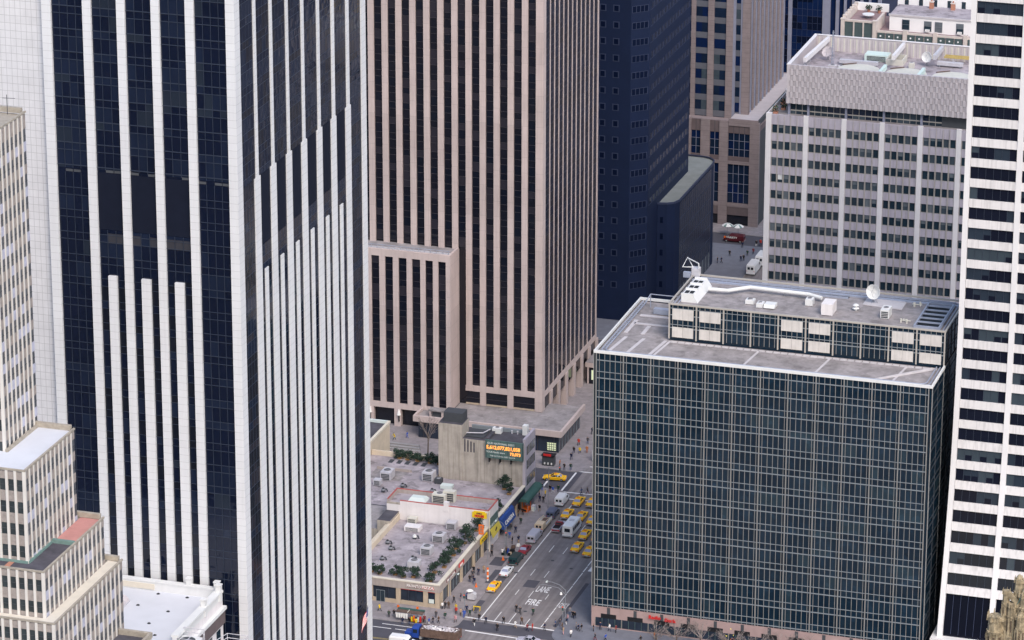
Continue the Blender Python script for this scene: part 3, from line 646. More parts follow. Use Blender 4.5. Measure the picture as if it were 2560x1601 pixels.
def dish(name, label, x, y, z, r, h, az, mat='white_paint', group=None, tilt=45):
    t = thing(name, label, 'satellite dish', (x, y, z), group)
    d = Vector((sin(radians(az))*cos(radians(tilt)), cos(radians(az))*cos(radians(tilt)), sin(radians(tilt))))
    u = d.cross(Vector((0, 0, 1))).normalized(); w = u.cross(d); c = Vector((x, y, z+h))
    m = MB(); n = 18; rings = []
    for k in range(5):
        rr = r*k/4; off = d*(rr*rr/(4*r*.6)); rings.append([c+off+u*rr*cos(2*pi*i/n)+w*rr*sin(2*pi*i/n) for i in range(n)])
    for k in range(4):
        for i in range(n):
            j = (i+1) % n
            if k == 0: m.face([rings[0][0], rings[1][i], rings[1][j]], mat)
            else: m.face([rings[k][i], rings[k+1][i], rings[k+1][j], rings[k][j]], mat)
    o = m.build('reflector', t, org=(x, y, z)); sm = o.modifiers.new('thick', 'SOLIDIFY'); sm.thickness = .06
    m = MB(); m.tube([c+d*r*.9, c+w*r*.7+d*.2*r], .03, 'steel_post', 4); m.tube([c+d*r*.9, c-w*r*.7+d*.2*r], .03, 'steel_post', 4); m.cyl((c+d*r*.9)[:2], .09, (c+d*r*.9).z-.08, (c+d*r*.9).z+.08, 'duct_grey', 6); m.build('feed_horn', t, org=(x, y, z))
    m = MB(); m.tube([(x, y, z), (x, y, z+h-.1)], .08, 'steel_post', 6)
    for a in (0, 120, 240): m.tube([(x, y, z+h*.6), (x+.8*cos(radians(a)), y+.8*sin(radians(a)), z)], .04, 'steel_post', 4)
    m.build('mount', t, org=(x, y, z)); return t
RZ = 65.7
fb_ = thing('cooling_fan_bank', 'long white bank of three fans at the left end of the green glass roof', 'cooling unit', (-188.3, 721.5, RZ))
m = MB(); m.hexa([(-190.0, 715.8, RZ), (-186.6, 715.8, RZ), (-186.6, 727, RZ), (-190.0, 727, RZ), (-190.0, 715.8, RZ+1.5), (-187.6, 715.8, RZ+1.5), (-187.6, 727, RZ+1.5), (-190.0, 727, RZ+1.5)], 'white_paint'); m.build('casing', fb_)
for i in range(3):
    m = MB(); y0 = 717+i*3.3; m.box(-189.7, -188.9, y0, y0+1.6, RZ+1.502, RZ+1.56, 'black_iron'); m.box(-188.7, -187.9, y0, y0+1.6, RZ+1.502, RZ+1.56, 'black_iron'); m.build('fan_opening', fb_)
m = MB()
for i in range(4): y0 = 715.8+i*3.5; m.box(-190.05, -187.5, y0, y0+.35, RZ+1.5, RZ+1.8, 'white_paint')
m.build('hood', fb_)
pz = thing('roof_duct', 'long white pipe bending across the green glass roof on short stands', 'pipe', (-175, 724, RZ))
m = MB(); m.tube([(-186.0, 722.3, RZ+1.0), (-182.2, 722.4, RZ+1.0), (-178.4, 725.8, RZ+1.0), (-166.2, 725.1, RZ+1.0), (-163.2, 723.9, RZ+.9)], .38, 'white_paint', 10); m.build('pipe', pz)
m = MB()
for x, y in ((-184.6, 722.3), (-180.5, 723.9), (-178, 725.8), (-174, 725.6), (-171.2, 725.4), (-168, 725.2)): m.box(x-.05, x+.05, y-.05, y+.05, RZ, RZ+.7, 'steel_post')
m.build('stand', pz)
roof_box('air_unit', 'small white air unit nearest the long pipe bend on the green glass roof', 'air unit', -176.6, 718.9, RZ, 1.7, 1.7, .9, 'white_paint', 'f')
roof_box('air_unit', 'small white air unit, middle of three beside the long roof pipe', 'air unit', -174.2, 717.6, RZ, 1.3, 2.0, .9, 'white_paint', 'f')
roof_box('air_unit', 'small white hooded air unit, rightmost of three in front of the roof pipe', 'air unit', -172.2, 718.0, RZ, 2.2, 2.0, .8, 'white_paint', 'h')
roof_box('exhaust_fan', 'bulbous white exhaust fan at the right end of the long roof pipe', 'roof fan', -165.1, 721.6, RZ, 1.5, 1.8, 1.4, 'white_paint', 'f')
roof_box('stair_bulkhead', 'cream roof box standing at the front edge of the green glass roof', 'roof box', -160.4, 718.0, RZ, 2.3, 3.6, 2.4, 'offwhite_stucco', '')
roof_box('air_unit', 'white roof unit with pipework near the right end of the green glass roof', 'air unit', -149.1, 719.2, RZ, 1.7, 3.0, 1.9, 'white_paint', 'gf')
dish('satellite_dish', 'round white satellite dish at the back edge of the green glass roof', -153.2, 726.6, RZ, 1.5, 2.4, 190, tilt=12)
v = thing('mushroom_vent', 'two-tier white mushroom vent in the middle of the green glass roof', 'roof vent', (-155.6, 721, RZ))
m = MB(); m.cyl((-155.6, 721), .25, RZ, RZ+1.3, 'white_paint', 10); m.build('pipe', v); m = MB(); m.cyl((-155.6, 721), .7, RZ+.5, RZ+.7, 'white_paint', 14, .5); m.cyl((-155.6, 721), .65, RZ+1.15, RZ+1.4, 'white_paint', 14, .35); m.build('cap', v)
m = MB(); m.hexa([(-155.1, 725.0, RZ), (-147.0, 724.2, RZ), (-147.0, 729.6, RZ), (-155.1, 729.1, RZ), (-155.1, 725.0, RZ+.12), (-147.0, 724.2, RZ+.12), (-147.0, 729.6, RZ+.12), (-155.1, 729.1, RZ+.12)], 'roof_stripe'); tag(m.build('equipment_pad'), 'pale rectangular pad under the satellite dish on the green glass roof', 'roof pad')
for x, y, lb in ((-144.6, 727.5, 'small cluster of cream pipes at the back right corner of the green glass roof'), (-144.8, 717.3, 'small cluster of low cream pipes at the front right of the green glass roof')):
    m = MB()
    for q in range(5): m.cyl((x+random.uniform(-.9, .9), y+random.uniform(-.9, .9)), .18, RZ, RZ+random.uniform(.4, 1.0), 'cream_tank', 8)
    m.box(x-1, x+1, y-.1, y+.1, RZ+.25, RZ+.4, 'cream_tank'); tag(m.build('pipe_cluster'), lb, 'roof pipes')
w = thing('window_cleaning_rig', 'white crane of the window cleaning rig at the far left roof corner', 'crane', (-191, 731.3, 66))
m = MB(); m.box(-191.8, -190.2, 730.3, 731.9, 66.2, 67.9, 'duct_grey'); m.build('cabin', w)
m = MB(); m.tube([(-191.7, 731.2, 67.9), (-193.4, 733.2, 69.2), (-193.7, 730.4, 68.0), (-191.7, 731.2, 67.9)], .12, 'white_paint', 5); m.tube([(-190.2, 730.4, 66.2), (-190.4, 730.6, 69.0), (-193.3, 732.8, 69.2)], .12, 'white_paint', 5); m.build('boom', w)
m = MB(); m.box(-193.4, -191.9, 729.8, 730.6, 66.0, 67.1, 'rail_blue'); m.build('platform', w)
g_ = thing('roof_gantry', 'grey pipe gantry and tank on the low left end of the green glass roof', 'gantry', (-196, 728, 58.6))
m = MB()
for x in (-200.4, -193.4): m.tube([(x, 730.6, 58.6), (x, 730.6, 61.4)], .12, 'rail_blue', 5)
m.tube([(-200.4, 730.6, 61.4), (-193.0, 730.6, 61.4)], .12, 'rail_blue', 5); m.tube([(-200.4, 726.6, 60.9), (-200.4, 730.6, 61.4)], .1, 'rail_blue', 5); m.build('frame', g_)
m = MB(); m.box(-198.6, -194.9, 726.4, 727.6, 58.7, 59.8, 'rail_blue'); m.build('tank', g_)

# ------------------------------------------------------------------ pale lilac office block with patterned screen on its roof
W = thing('office_building', 'pale lilac panelled office block with rows of dark windows and a patterned rooftop screen', 'office building', (-178, 857, 0))
WYF = 840.2
m = MB(); m.box(-203.3, -152, WYF+.35, 875, 0, 68.6, 'lilac_panel', 'roof_gravel'); m.build('wall', W)
wp = [(-203.6, -202.35)]+[(-194.85+i*8.85, -193.7+i*8.85) for i in range(6)]
for i, (a, b) in enumerate(wp): m = MB(); m.box(a, b, WYF-.12 if i else WYF-.3, WYF+.36 if i else WYF+.8, 0, 69.25, 'white_pier'); m.build('pier', W)
nwin = 0
for bi in range(6):
    a, b = wp[bi][1], wp[bi+1][0]; w5 = (b-a)/5
    m = MB(); m.box(a, b, WYF, WYF+.34, 66.62, 69.0, 'lilac_panel')
    for fl in range(17): z1 = 66.62-fl*3.93; m.box(a, b, WYF, WYF+.34, z1-3.93, z1-1.98, 'lilac_panel')
    m.build('spandrel', W)
    m = MB()
    for q in range(1, 5): m.box(a+q*w5-.05, a+q*w5+.05, WYF-.1, WYF+.2, 0, 69.0, 'mullion_cream')
    for q in range(5):
        c = a+(q+.5)*w5
        for s_ in (-1, 1): m.box(c+s_*(w5/2-.12)-.04, c+s_*(w5/2-.12)+.04, WYF-.01, WYF+.2, 0, 66.5, 'mullion_cream')
    m.build('fins', W)
    for fl in range(15):
        z1 = 66.62-fl*3.93; m = MB()
        for q in range(5):
            c = a+(q+.5)*w5; mt = pick([('win_dark', 6), ('win_mid', 3), ('win_light', .5)])
            fq(m, 'S', WYF, c-.56, c+.56, z1-1.98, z1-.02, -.2, mt)
            if random.random() < .25: fq(m, 'S', WYF, c-.5, c+.5, z1-random.uniform(.5, 1.1), z1-.05, -.19, 'win_light')
            if bi == 0 and fl == 3 and q == 1: fq(m, 'S', WYF, c-.5, c+.5, z1-1.3, z1-.05, -.18, 'white_paint')
            m.box(c-.58, c+.58, WYF-.04, WYF+.1, z1-2.02, z1-1.95, 'mullion_cream')
        m.build('window_row', W)
m = MB(); m.box(-203.5, -203.3, WYF+.8, 875, 0, 69.25, 'white_pier'); m.box(-203.6, -202.5, 858, 875, 68.6, 69.9, 'white_pier'); m.build('parapet', W)
m = MB(); strip(m, 'S', 843.3, frange(-198.9, -163.5, 24), [68.65, 69.5, 71.4], 0, [('win_mid', 3), ('win_dark', 4), ('win_slate', 3)], 'mullion_cream', .09, .08, .25)
for x in (-198.9, -194.4, -185.6, -176.8, -168.1): m.box(x-.25, x+.25, 842.6, 843.2, 68.6, 71.4, 'pier_slate')
m.box(-198.9, -163.5, 843.4, 868, 68.6, 71.4, 'win_dark'); m.build('clerestory', W)
m = MB(); m.box(-163.5, -154, 843.1, 868, 68.6, 71.4, 'grille_dark'); m.build('plant_wall', W)
# screen: thin folded panels around an open roof, top 80.6
sc = MB(); ZB, ZT_ = 71.45, 80.6
n = 72; xs = frange(-199.2, -153.5, n)
for i in range(n):
    z = ZB
    for r in range(7):
        mt = 'screen_panel_b' if (r+i) % 2 else 'screen_panel'
        off = .0 if (r+i) % 2 else .14; z2 = min(ZT_, z+1.35 if r < 6 else ZT_)
        sc.box(xs[i]+.02, xs[i+1]-.02, 841.9-off, 842.2, z, z2 if r < 6 else ZT_, mt); z = z2
sc.box(-199.3, -153.4, 842.2, 842.5, ZB, ZT_, 'screen_panel'); sc.build('screen_front', W)
m = MB(); m.box(-199.4, -198.9, 841.7, 869.5, ZB, ZT_, 'screen_panel'); m.box(-199.5, -198.7, 841.7, 869.7, ZT_, ZT_+.12, 'white_pier'); m.build('screen_side', W)
m = MB(); m.box(-198.9, -153.4, 869.2, 869.5, 75, ZT_, 'screen_panel'); m.box(-198.9, -153.4, 869.0, 869.7, ZT_, ZT_+.12, 'white_pier')
for i in range(60): x = -198.5+i*.75; m.box(x, x+.3, 869.1, 869.2, 76.5, 80.2, 'screen_panel_b' if i % 2 else 'cream_tank')
m.build('screen_back', W)
m = MB(); m.box(-198.9, -153.5, 842.5, 869.2, ZB-.02, 77.0, 'screen_panel_b', 'roof_gravel_pale'); m.build('plant_roof', W)
m = MB()
for (x0, y0, x1, y1, mt) in ((-197.0, 849, -196.0, 869, 'white_pier'), (-178.1, 842.6, -178.1, 849, 'pale_green_metal'), (-178.1, 857, -178.1, 869, 'white_pier'), (-169.2, 842.6, -169.2, 849, 'pale_green_metal'), (-169.1, 860, -169.0, 869, 'duct_grey')):
    m = MB(); m.hexa([(x0-.35, y0, 79.4), (x0+.35, y0, 79.4), (x1+.35, y1, 79.4), (x1-.35, y1, 79.4), (x0-.35, y0, 80.5), (x0+.35, y0, 80.5), (x1+.35, y1, 80.5), (x1-.35, y1, 80.5)], mt); m.build('roof_beam', W)
for x, r, lb in ((-184.3, 4.8, 'left'), (-173.2, 4.6, 'middle'), (-162.6, 4.6, 'right')):
    t = thing('water_tank', 'large round cream tank sunk in the patterned rooftop screen, the %s one of three' % {'left': 'leftmost', 'middle': 'middle', 'right': 'rightmost'}[lb], 'tank', (x, 848.6, 77), 'round tanks inside the patterned rooftop screen')
    m = MB(); m.cyl((x, 848.6), r, 77, 78.7, 'cream_tank', 28); m.build('drum', t); m = MB(); m.cyl((x, 848.6), r+.08, 78.7, 78.85, 'cream_tank', 28); m.build('lid', t)
    m = MB(); m.tube([(x-r*.9, 848.6+r*.5, 79.1), (x-r*.3, 848.6+r*.95, 79.1)], .14, 'rust_steel', 5); m.build('pipe', t)
dish('satellite_dish', 'pale satellite dish lying back at the left of the patterned screen roof', -194.2, 861, 77, 1.4, 1.8, 200, 'screen_panel', tilt=40)
dish('satellite_dish', 'round white satellite dish at the right of the patterned screen roof', -171.3, 863, 77, 1.25, 2.1, 190, tilt=15)
dish('satellite_dish', 'grey satellite dish in the left corner inside the patterned screen', -197.0, 852.5, 77, 1.1, 1.6, 220, 'duct_grey', tilt=30)
mt_ = thing('antenna_mast', 'thin blue grey lattice mast rising from the patterned screen roof', 'mast', (-192.5, 858, 77))
m = MB()
for q in (0, 120, 240): m.tube([(-192.5+.35*cos(radians(q)), 858+.35*sin(radians(q)), 77), (-192.5+.12*cos(radians(q)), 858+.12*sin(radians(q)), 85)], .06, 'rail_blue', 4)
m.build('mast', mt_); m = MB()
for z in frange(77.5, 84.5, 9): m.box(-192.8, -192.2, 857.96, 858.04, z, z+.08, 'rail_blue')
m.build('rung', mt_)
roof_box('roof_unit', 'pale green flat box unit beside the square pit on the screened roof', 'roof unit', -183.3, 864.5, 77, 5.5, 3.5, 1.6, 'pale_green_metal', 'g')
m = MB()
for bx in ((-180.6, -176.6, 861, 861.3), (-180.6, -180.3, 861.3, 866), (-176.9, -176.6, 861.3, 866), (-180.3, -176.9, 865.7, 866)): m.box(*bx, 77, 78.4, 'cream_tank')
m.box(-180.3, -176.9, 861.3, 865.7, 77.01, 77.03, 'rust_steel'); tag(m.build('square_pit'), 'square cream walled pit with a rusty floor on the screened roof', 'roof pit')
roof_box('roof_vent', 'small cream dome vent left of the round dish on the screened roof', 'roof vent', -174.3, 860, 77, 1.2, 1.2, 1.3, 'cream_tank', 'f')
for i, x in enumerate((-191.5, -189.2, -186.9)):
    roof_box('condenser_unit', 'low lilac roof condenser behind the left tank, %s of three in a row' % ('leftmost', 'middle', 'rightmost')[i], 'condenser', x, 853.9, 77, 2.0, 1.6, .9, 'roof_stripe', 'f', 'condensers in a row on the screened roof')
for i, (x, y, w_, d_) in enumerate(((-186.4, 858.5, 9, 1.1), (-166, 863.5, 6, 1.2))):
    m = MB(); m.box(x-w_/2, x+w_/2, y-d_/2, y+d_/2, 77.4, 78.2, 'duct_grey'); m.box(x-w_/2+.5, x-w_/2+.7, y-d_/2, y+d_/2, 77, 77.4, 'steel_post'); m.box(x+w_/2-.7, x+w_/2-.5, y-d_/2, y+d_/2, 77, 77.4, 'steel_post')
    tag(m.build('roof_duct'), ('long grey duct crossing the left half of the screened roof', 'shorter grey duct at the right end of the screened roof')[i], 'duct')
m = MB()
for yy in (866, 867.5): m.box(-168, -155, yy, yy+.25, 78.4, 78.8, 'road_yellow')
for xx in (-166, -161, -157): m.box(xx, xx+.25, 866, 867.7, 77, 78.4, 'duct_grey')
tag(m.build('yellow_pipe_rack'), 'yellow pipes on a grey rack at the back of the screened roof', 'pipes')
# planted terrace corner
m = MB(); random.seed(5)
def leaves(m, c, r, n, mats, sz, flat=1.0):
    for i in range(n):
        a = random.uniform(0, 2*pi); b = random.uniform(-1, 1); q = random.random()**.45*r
        p = Vector((c[0]+q*cos(a)*math.sqrt(1-b*b), c[1]+q*sin(a)*math.sqrt(1-b*b), c[2]+q*b*flat))
        u = Vector((random.gauss(0, 1), random.gauss(0, 1), random.gauss(0, 1))).normalized(); v = u.orthogonal().normalized(); s_ = sz*random.uniform(.5, 1.4)
        m.face([p-u*s_-v*s_*.5, p+u*s_-v*s_*.6, p+u*s_*.8+v*s_*.5, p-u*s_*.7+v*s_*.7], pick(mats))
for x, y in ((-202, 842.5), (-201, 846), (-202, 850), (-201.2, 854)):
    m.box(x-.5, x+.5, y-.5, y+.5, 68.6, 69.1, 'brick_red'); leaves(m, (x, y, 69.6), .8, 60, [('leaf_dark', 3), ('leaf_mid', 2), ('brick_red', 1)], .2)
tag(m.build('terrace_planters'), 'row of shrubs in red planters on the terrace beside the patterned screen', 'planters', kind='stuff')

# ------------------------------------------------------------------ travertine tower whose front sweeps outward at its foot (right edge)
Gt = thing('curved_tower', 'white travertine tower with wide window bands and a front that curves out at its base', 'office tower', (-116, 735, 0))
prof = [(7.2, 701.5), (12, 702.7), (17.6, 704.2), (23.5, 705.6), (29.4, 706.9), (37.2, 708.4), (45.3, 709.4), (57.5, 710.4), (70, 710.8), (165, 710.9)]
def gy(z):
    for (a, ya), (b, yb) in zip(prof, prof[1:]):
        if z <= b: return ya+(yb-ya)*max(0, (z-a))/(b-a)
    return prof[-1][1]
def sweep(m, x0, x1, z0, z1, d0, d1, mat, n=None):
    n = n or max(1, int((z1-z0)/2.5)+0); zs = frange(z0, z1, n)
    for a, b in zip(zs, zs[1:]):
        ya, yb = gy(a), gy(b)
        m.hexa([(x0, ya-d1, a), (x1, ya-d1, a), (x1, ya-d0, a), (x0, ya-d0, a), (x0, yb-d1, b), (x1, yb-d1, b), (x1, yb-d0, b), (x0, yb-d0, b)], mat)
gx = [-133.0, -131.95]
cols = [(-133.05+i*9.95, -131.95+i*9.95) for i in range(5)]
for i, (a, b) in enumerate(cols):
    m = MB(); sweep(m, a, b if i else b-.05, 6.5, 165, -1.3 if i == 0 else -.6, .16, 'travertine_clean', 60); m.build('column', Gt)
m = MB(); m.box(-133.0, -92, 712.2, 760, 0, 165, 'travertine_clean', 'roof_gravel'); m.build('wall', Gt)
m = MB(); sweep(m, -133, -92.2, 6.5, 165, -2.5, -.75, 'grace_glass', 60); m.build('inner_glazing', Gt)
GP = [('grace_glass', 7), ('grace_glass_b', 2.5), ('grace_glass_c', 1.6)]
zf = 129.25-4.075*29
for i in range(4):
    a, b = cols[i][1], cols[i+1][0]
    for k in range(-31, 8):
        zb = 129.25+k*4.075
        if zb < 12.5: continue
        m = MB(); sweep(m, a, b, zb, zb+1.62, -.7, .0, 'travertine', 1); m.build('band', Gt)
        if i > 1: continue
        z0, z1 = zb+1.62, zb+4.075; y0, y1 = gy(z0)+.35, gy(z1)+.35; m = MB(); us = frange(a, b, 6); run = pick(GP)
        for q in range(6):
            if random.random() < .4: run = pick(GP)
            x0, x1 = us[q], us[q+1]
            m.face([(x0, y0, z0), (x1, y0, z0), (x1, y1, z1), (x0, y1, z1)], run)
            if run != 'grace_glass' and random.random() < .35:
                zc = z0+(z1-z0)*.45; yc = y0+(y1-y0)*.45; m.face([(x0+.1, y0-.01, z0), (x1-.1, y0-.01, z0), (x1-.1, yc-.01, zc), (x0+.1, yc-.01, zc)], 'grace_glass')
            if q: m.hexa([(x0-.03, y0-.06, z0), (x0+.03, y0-.06, z0), (x0+.03, y0-.012, z0), (x0-.03, y0-.012, z0), (x0-.03, y1-.06, z1), (x0+.03, y1-.06, z1), (x0+.03, y1-.012, z1), (x0-.03, y1-.012, z1)], 'mullion_blue')
        m.build('window_band', Gt)
    m = MB()
    for q in range(1, 6): x0 = a+(b-a)*q/6; sweep(m, x0-.04, x0+.04, 7.2, 15.1, -.6, -.5, 'frame_slate', 2)
    sweep(m, a, b, 7.2, 15.1, -.72, -.62, 'lobby_dark', 2); m.build('tall_lobby_window', Gt)
m = MB(); m.box(-134.2, -92, 700.2, 712.2, 4.6, 6.6, 'travertine', 'travertine_clean'); m.build('base_ledge', Gt)
m = MB(); m.box(-133, -92, 703, 712.2, 0, 4.6, 'black_glass'); m.build('lobby_glass', Gt)
m = MB(); m.box(-158, -134.0, 738.5, 766, 0, 49.2, 'grille_dark', 'roof_gravel'); bd = thing('rear_building', 'dark flat-roofed building glimpsed between the green glass block and the curved tower', 'building', (-146, 750, 0)); m.build('wall', bd)
m = MB(); m.box(-158.2, -133.9, 738.3, 738.7, 49.2, 50, 'roof_gravel_pale'); m.build('parapet', bd)

# ------------------------------------------------------------------ dark granite tower with chamfered corner and low curved block
D = thing('dark_granite_tower', 'dark blue granite tower with a chamfered corner and small framed square windows', 'office tower', (-255, 905, 0))
XD, YD, CH = -244.0, 885.7, 3.7; DT = 130
m = MB(); m.prism([(-290, YD-CH), (XD-CH, YD-CH), (XD, YD), (XD, 924), (-290, 924)], 0, DT, 'navy_granite', 'roof_dark'); m.build('wall', D)
flz = [80.3-.75-4.13*i for i in range(20)]
k = 0
def framed(m, face, pl, u0, u1, z0, z1, n=1):
    fb(m, face, pl, u0-.2, u1+.2, z0-.2, z1+.2, -.1, .05, 'frame_slate')
    w_ = (u1-u0)/n
    for i in range(n): fq(m, face, pl, u0+i*w_+.06, u0+(i+1)*w_-.06, z0, z1, .06, 'win_navy')
for j, z in enumerate([z+16.52 for z in flz[:4]]+flz):
    if z < 6: continue
    for c in (-254.75, -251.4): m = MB(); framed(m, 'S', YD-CH, c-.6, c+.6, z-.65, z+.65); m.build('window', D)
    m = MB(); s2 = 1/math.sqrt(2)
    def cf(t, zz_, d): return (XD-CH+t*s2+d*s2, YD-CH+t*s2-d*s2, zz_)
    Lc = CH*math.sqrt(2)
    m.hexa([cf(.25, z-.95, .05), cf(Lc-.35, z-.95, .05), cf(Lc-.35, z-.95, -.1), cf(.25, z-.95, -.1), cf(.25, z+.75, .05), cf(Lc-.35, z+.75, .05), cf(Lc-.35, z+.75, -.1), cf(.25, z+.75, -.1)], 'frame_slate')
    for q in range(4):
        a = .4+q*(Lc-.8)/4; b = a+(Lc-.8)/4-.16; m.face([cf(a, z-.85, .06), cf(b, z-.85, .06), cf(b, z+.65, .06), cf(a, z+.65, .06)], 'win_navy')
    m.build('corner_window', D)
m = MB()
for j, z in enumerate([z+16.52 for z in flz[:4]]+flz):
    if z < 28.5: continue
    yy = 887.5
    fb(m, 'E', XD, 886, 923.5, z-.9, z-.8, .0, .05, 'frame_slate')
    while yy < 922.5:
        fq(m, 'E', XD, yy, yy+1.1, z-.7, z+.7, .01, 'win_navy'); fq(m, 'E', XD, yy+1.3, yy+2.4, z-.7, z+.7, .01, 'navy_granite_pale'); yy += 3.0
m.build('side_windows', D)
# low block with rounded ends
lb_ = [(-243.95, 894.5), (-241.6, 895.0), (-240.0, 896.3), (-239.3, 898.5), (-239.3, 931.5), (-239.8, 934), (-241.3, 935.8), (-243.5, 936.6), (-250, 936.8), (-250, 924.05), (-243.95, 924.05)]
m = MB(); m.prism(lb_, 0, 27.0, 'navy_granite', 'roof_olive'); m.build('low_block_wall', D)
m = MB()
for (ax, ay), (bx, by) in list(zip(lb_, lb_[1:]))[:-2]:
    d = Vector((bx-ax, by-ay)).normalized(); nn = Vector((d.y, -d.x))
    m.hexa([(ax, ay, 27.0), (ax+nn.x*.12, ay+nn.y*.12, 27.0), (bx+nn.x*.12, by+nn.y*.12, 27.0), (bx, by, 27.0), (ax-nn.x*.2, ay-nn.y*.2, 27.5), (ax+nn.x*.12, ay+nn.y*.12, 27.5), (bx+nn.x*.12, by+nn.y*.12, 27.5), (bx-nn.x*.2, by-nn.y*.2, 27.5)], 'frame_slate')
m.build('low_block_parapet', D)
for z in (23.0, 18.7, 14.5, 10.3, 6.2):
    m = MB(); fb(m, 'S', 894.9, -243.6, -242.5, z-.75, z+.75, -.3, .25, 'win_navy'); m.build('window', D)
m = MB(); fq(m, 'E', -239.3, 898.6, 929.4, 4.5, 26.5, .03, 'side_navy')
for z in (8, 11.6, 15.2, 18.8, 22.4): fb(m, 'E', -239.3, 898.6, 929.4, z, z+.08, .035, .07, 'frame_slate')
for y in frange(900, 928, 14): fb(m, 'E', -239.3, y, y+.06, 4.5, 26.5, .035, .08, 'frame_slate')
m.build('low_block_glazing', D)
m = MB(); fq(m, 'E', -239.3, 898.6, 929.4, .3, 4.3, .03, 'storefront')
for y in frange(900, 928, 9): fb(m, 'E', -239.3, y, y+.1, .3, 4.3, .035, .1, 'mullion_pale_blue')
m.build('shopfront', D)

# ------------------------------------------------------------------ rose granite building beyond, with base block and set back tower
B = thing('rose_granite_tower', 'brownish rose granite tower with a wide stepped base block, behind the dark blue tower', 'office tower', (-245, 990, 0))
YB = 965
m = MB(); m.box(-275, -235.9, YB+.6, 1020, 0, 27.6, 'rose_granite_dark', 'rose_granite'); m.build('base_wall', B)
bc = [(-260, -254.2), (-251.6, -249.1), (-246.5, -244.1), (-238.2, -235.6)]
for a, b in bc: m = MB(); m.box(a, b, YB-.1, YB+.8, 0, 28.9, 'rose_granite'); m.build('pier', B)
for (a, b), n in (((-254.2, -251.6), 2), ((-249.1, -246.5), 2), ((-244.1, -238.2), 4)):
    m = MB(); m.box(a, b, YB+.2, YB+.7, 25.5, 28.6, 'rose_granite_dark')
    for q in range(1, n): x = a+(b-a)*q/n; m.box(x-.05, x+.05, YB+.15, YB+.21, 25.5, 28.6, 'grille_dark')
    m.build('frieze_panel', B)
    for z0, z1, rows in ((19.1, 25.5, [21.1, 23.4]), (6.3, 17.0, [9.0, 11.6, 14.3])):
        m = MB(); strip(m, 'S', YB, frange(a, b, n), [z0]+rows+[z1], -.45, [('win_slate', 5), ('blue_glass', 2)], 'pier_slate', .1, .1, .08); m.build('window', B)
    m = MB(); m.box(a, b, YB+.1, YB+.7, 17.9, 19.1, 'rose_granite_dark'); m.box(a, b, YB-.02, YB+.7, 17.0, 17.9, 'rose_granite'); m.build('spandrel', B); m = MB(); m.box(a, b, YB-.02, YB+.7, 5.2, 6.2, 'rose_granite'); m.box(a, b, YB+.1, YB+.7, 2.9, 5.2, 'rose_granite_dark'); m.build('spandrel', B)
    m = MB(); m.box(a, b, YB+.45, YB+.7, 0, 2.9, 'black_glass'); m.build('entrance', B)
m = MB(); m.box(-244, -236.2, YB-.05, 1014, 27.6, 29.0, 'rose_granite', 'screen_panel_b'); m.box(-244, -236, YB-.1, YB+.3, 28.9, 29.5, 'rose_granite'); m.box(-236.25, -235.8, YB+.3, 1014, 28.2, 29.4, 'grille_dark'); m.build('terrace', B)
m = MB(); m.box(-235.95, -235.85, 965.9, 1014, 0, 26, 'grille_dark'); m.build('side_wall', B)
YT2 = 971.5; BT = 120
m = MB(); m.box(-290, -240.7, YT2+.3, 1012, 27.6, BT, 'win_slate', 'roof_dark'); m.build('tower_wall', B)
XP = [(-262, -259.6), (-256.3, -255.1), (-251.75, -250.1), (-246.8, -244.95), (-242.4, -240.3)]
for a, b in XP: m = MB(); m.box(a, b, YT2-.1, YT2+.35, 27.6, BT, 'rose_granite'); m.build('tower_pier', B)
m = MB(); m.box(-244.95, -244.2, YT2+.1, YT2+.35, 27.6, BT, 'pier_slate'); m.box(-242.9, -242.4, YT2+.1, YT2+.35, 27.6, BT, 'pier_slate'); m.build('metal_pier', B)
for bi, (a, b) in enumerate(((-259.6, -256.3), (-255.1, -251.75), (-250.1, -246.8), (-244.2, -242.9))):
    for fl in range(12):
        z1 = 57.9-.45+4.24*4-4.24*fl
        if z1 < 30: continue
        m = MB(); n = 2 if bi < 3 else 1
        for q in range(n):
            x0, x1 = a+(b-a)*q/n, a+(b-a)*(q+1)/n; fq(m, 'S', YT2, x0+.04, x1-.04, z1-2.6, z1, -.25, pick([('win_slate', 4), ('blue_glass', 2), ('win_mid', .7)]))
        m.box(a, b, YT2+.24, YT2+.29, z1-4.24, z1-2.6, 'spandrel_slate'); m.build('window', B)
for i in range(9):
    y0 = 971.6+i*4.5
    m = MB(); m.box(-240.75, -240.3, y0, y0+1.0, 28.5, BT, 'rose_granite'); m.box(-240.75, -240.38, y0+2.4, y0+3.0, 28.5, BT, 'pier_slate'); m.build('side_pier', B)
m = MB()
for i in range(9):
    y0 = 971.6+i*4.5; fq(m, 'E', -240.7, y0+1, y0+4.5, 28.5, BT, .03, 'win_slate')
m.build('side_glazing', B)

# blue glass tower with grey vertical piers far behind
U = thing('blue_glass_tower', 'deep blue glass tower with pale grey vertical piers behind the rose granite tower', 'office tower', (-240, 1070, 0))
m = MB(); m.box(-262, -222, 1050.3, 1100, 0, 100, 'blue_glass', 'roof_dark'); m.build('wall', U)
for a, b in ((-262, -261), (-248.7, -247.6), (-238.8, -236.6), (-235.0, -234.1), (-232.7, -232.0), (-230.4, -229.7), (-228, -227.3), (-225.6, -225), (-223, -222)):
    m = MB(); m.box(a, b, 1049.6, 1050.4, 0, 100, 'pier_slate'); m.build('pier', U)
for a, b, n in ((-261, -248.7, 6), (-247.6, -238.8, 6)):
    for g0 in range(0, 100, 20):
        m = MB(); strip(m, 'S', 1050, frange(a, b, n), frange(g0, g0+20, 10), .3-.25, [('blue_glass', 5), ('navy_glass', 3)], 'frame_slate', .08, .05, .08); m.build('glass_bay', U)

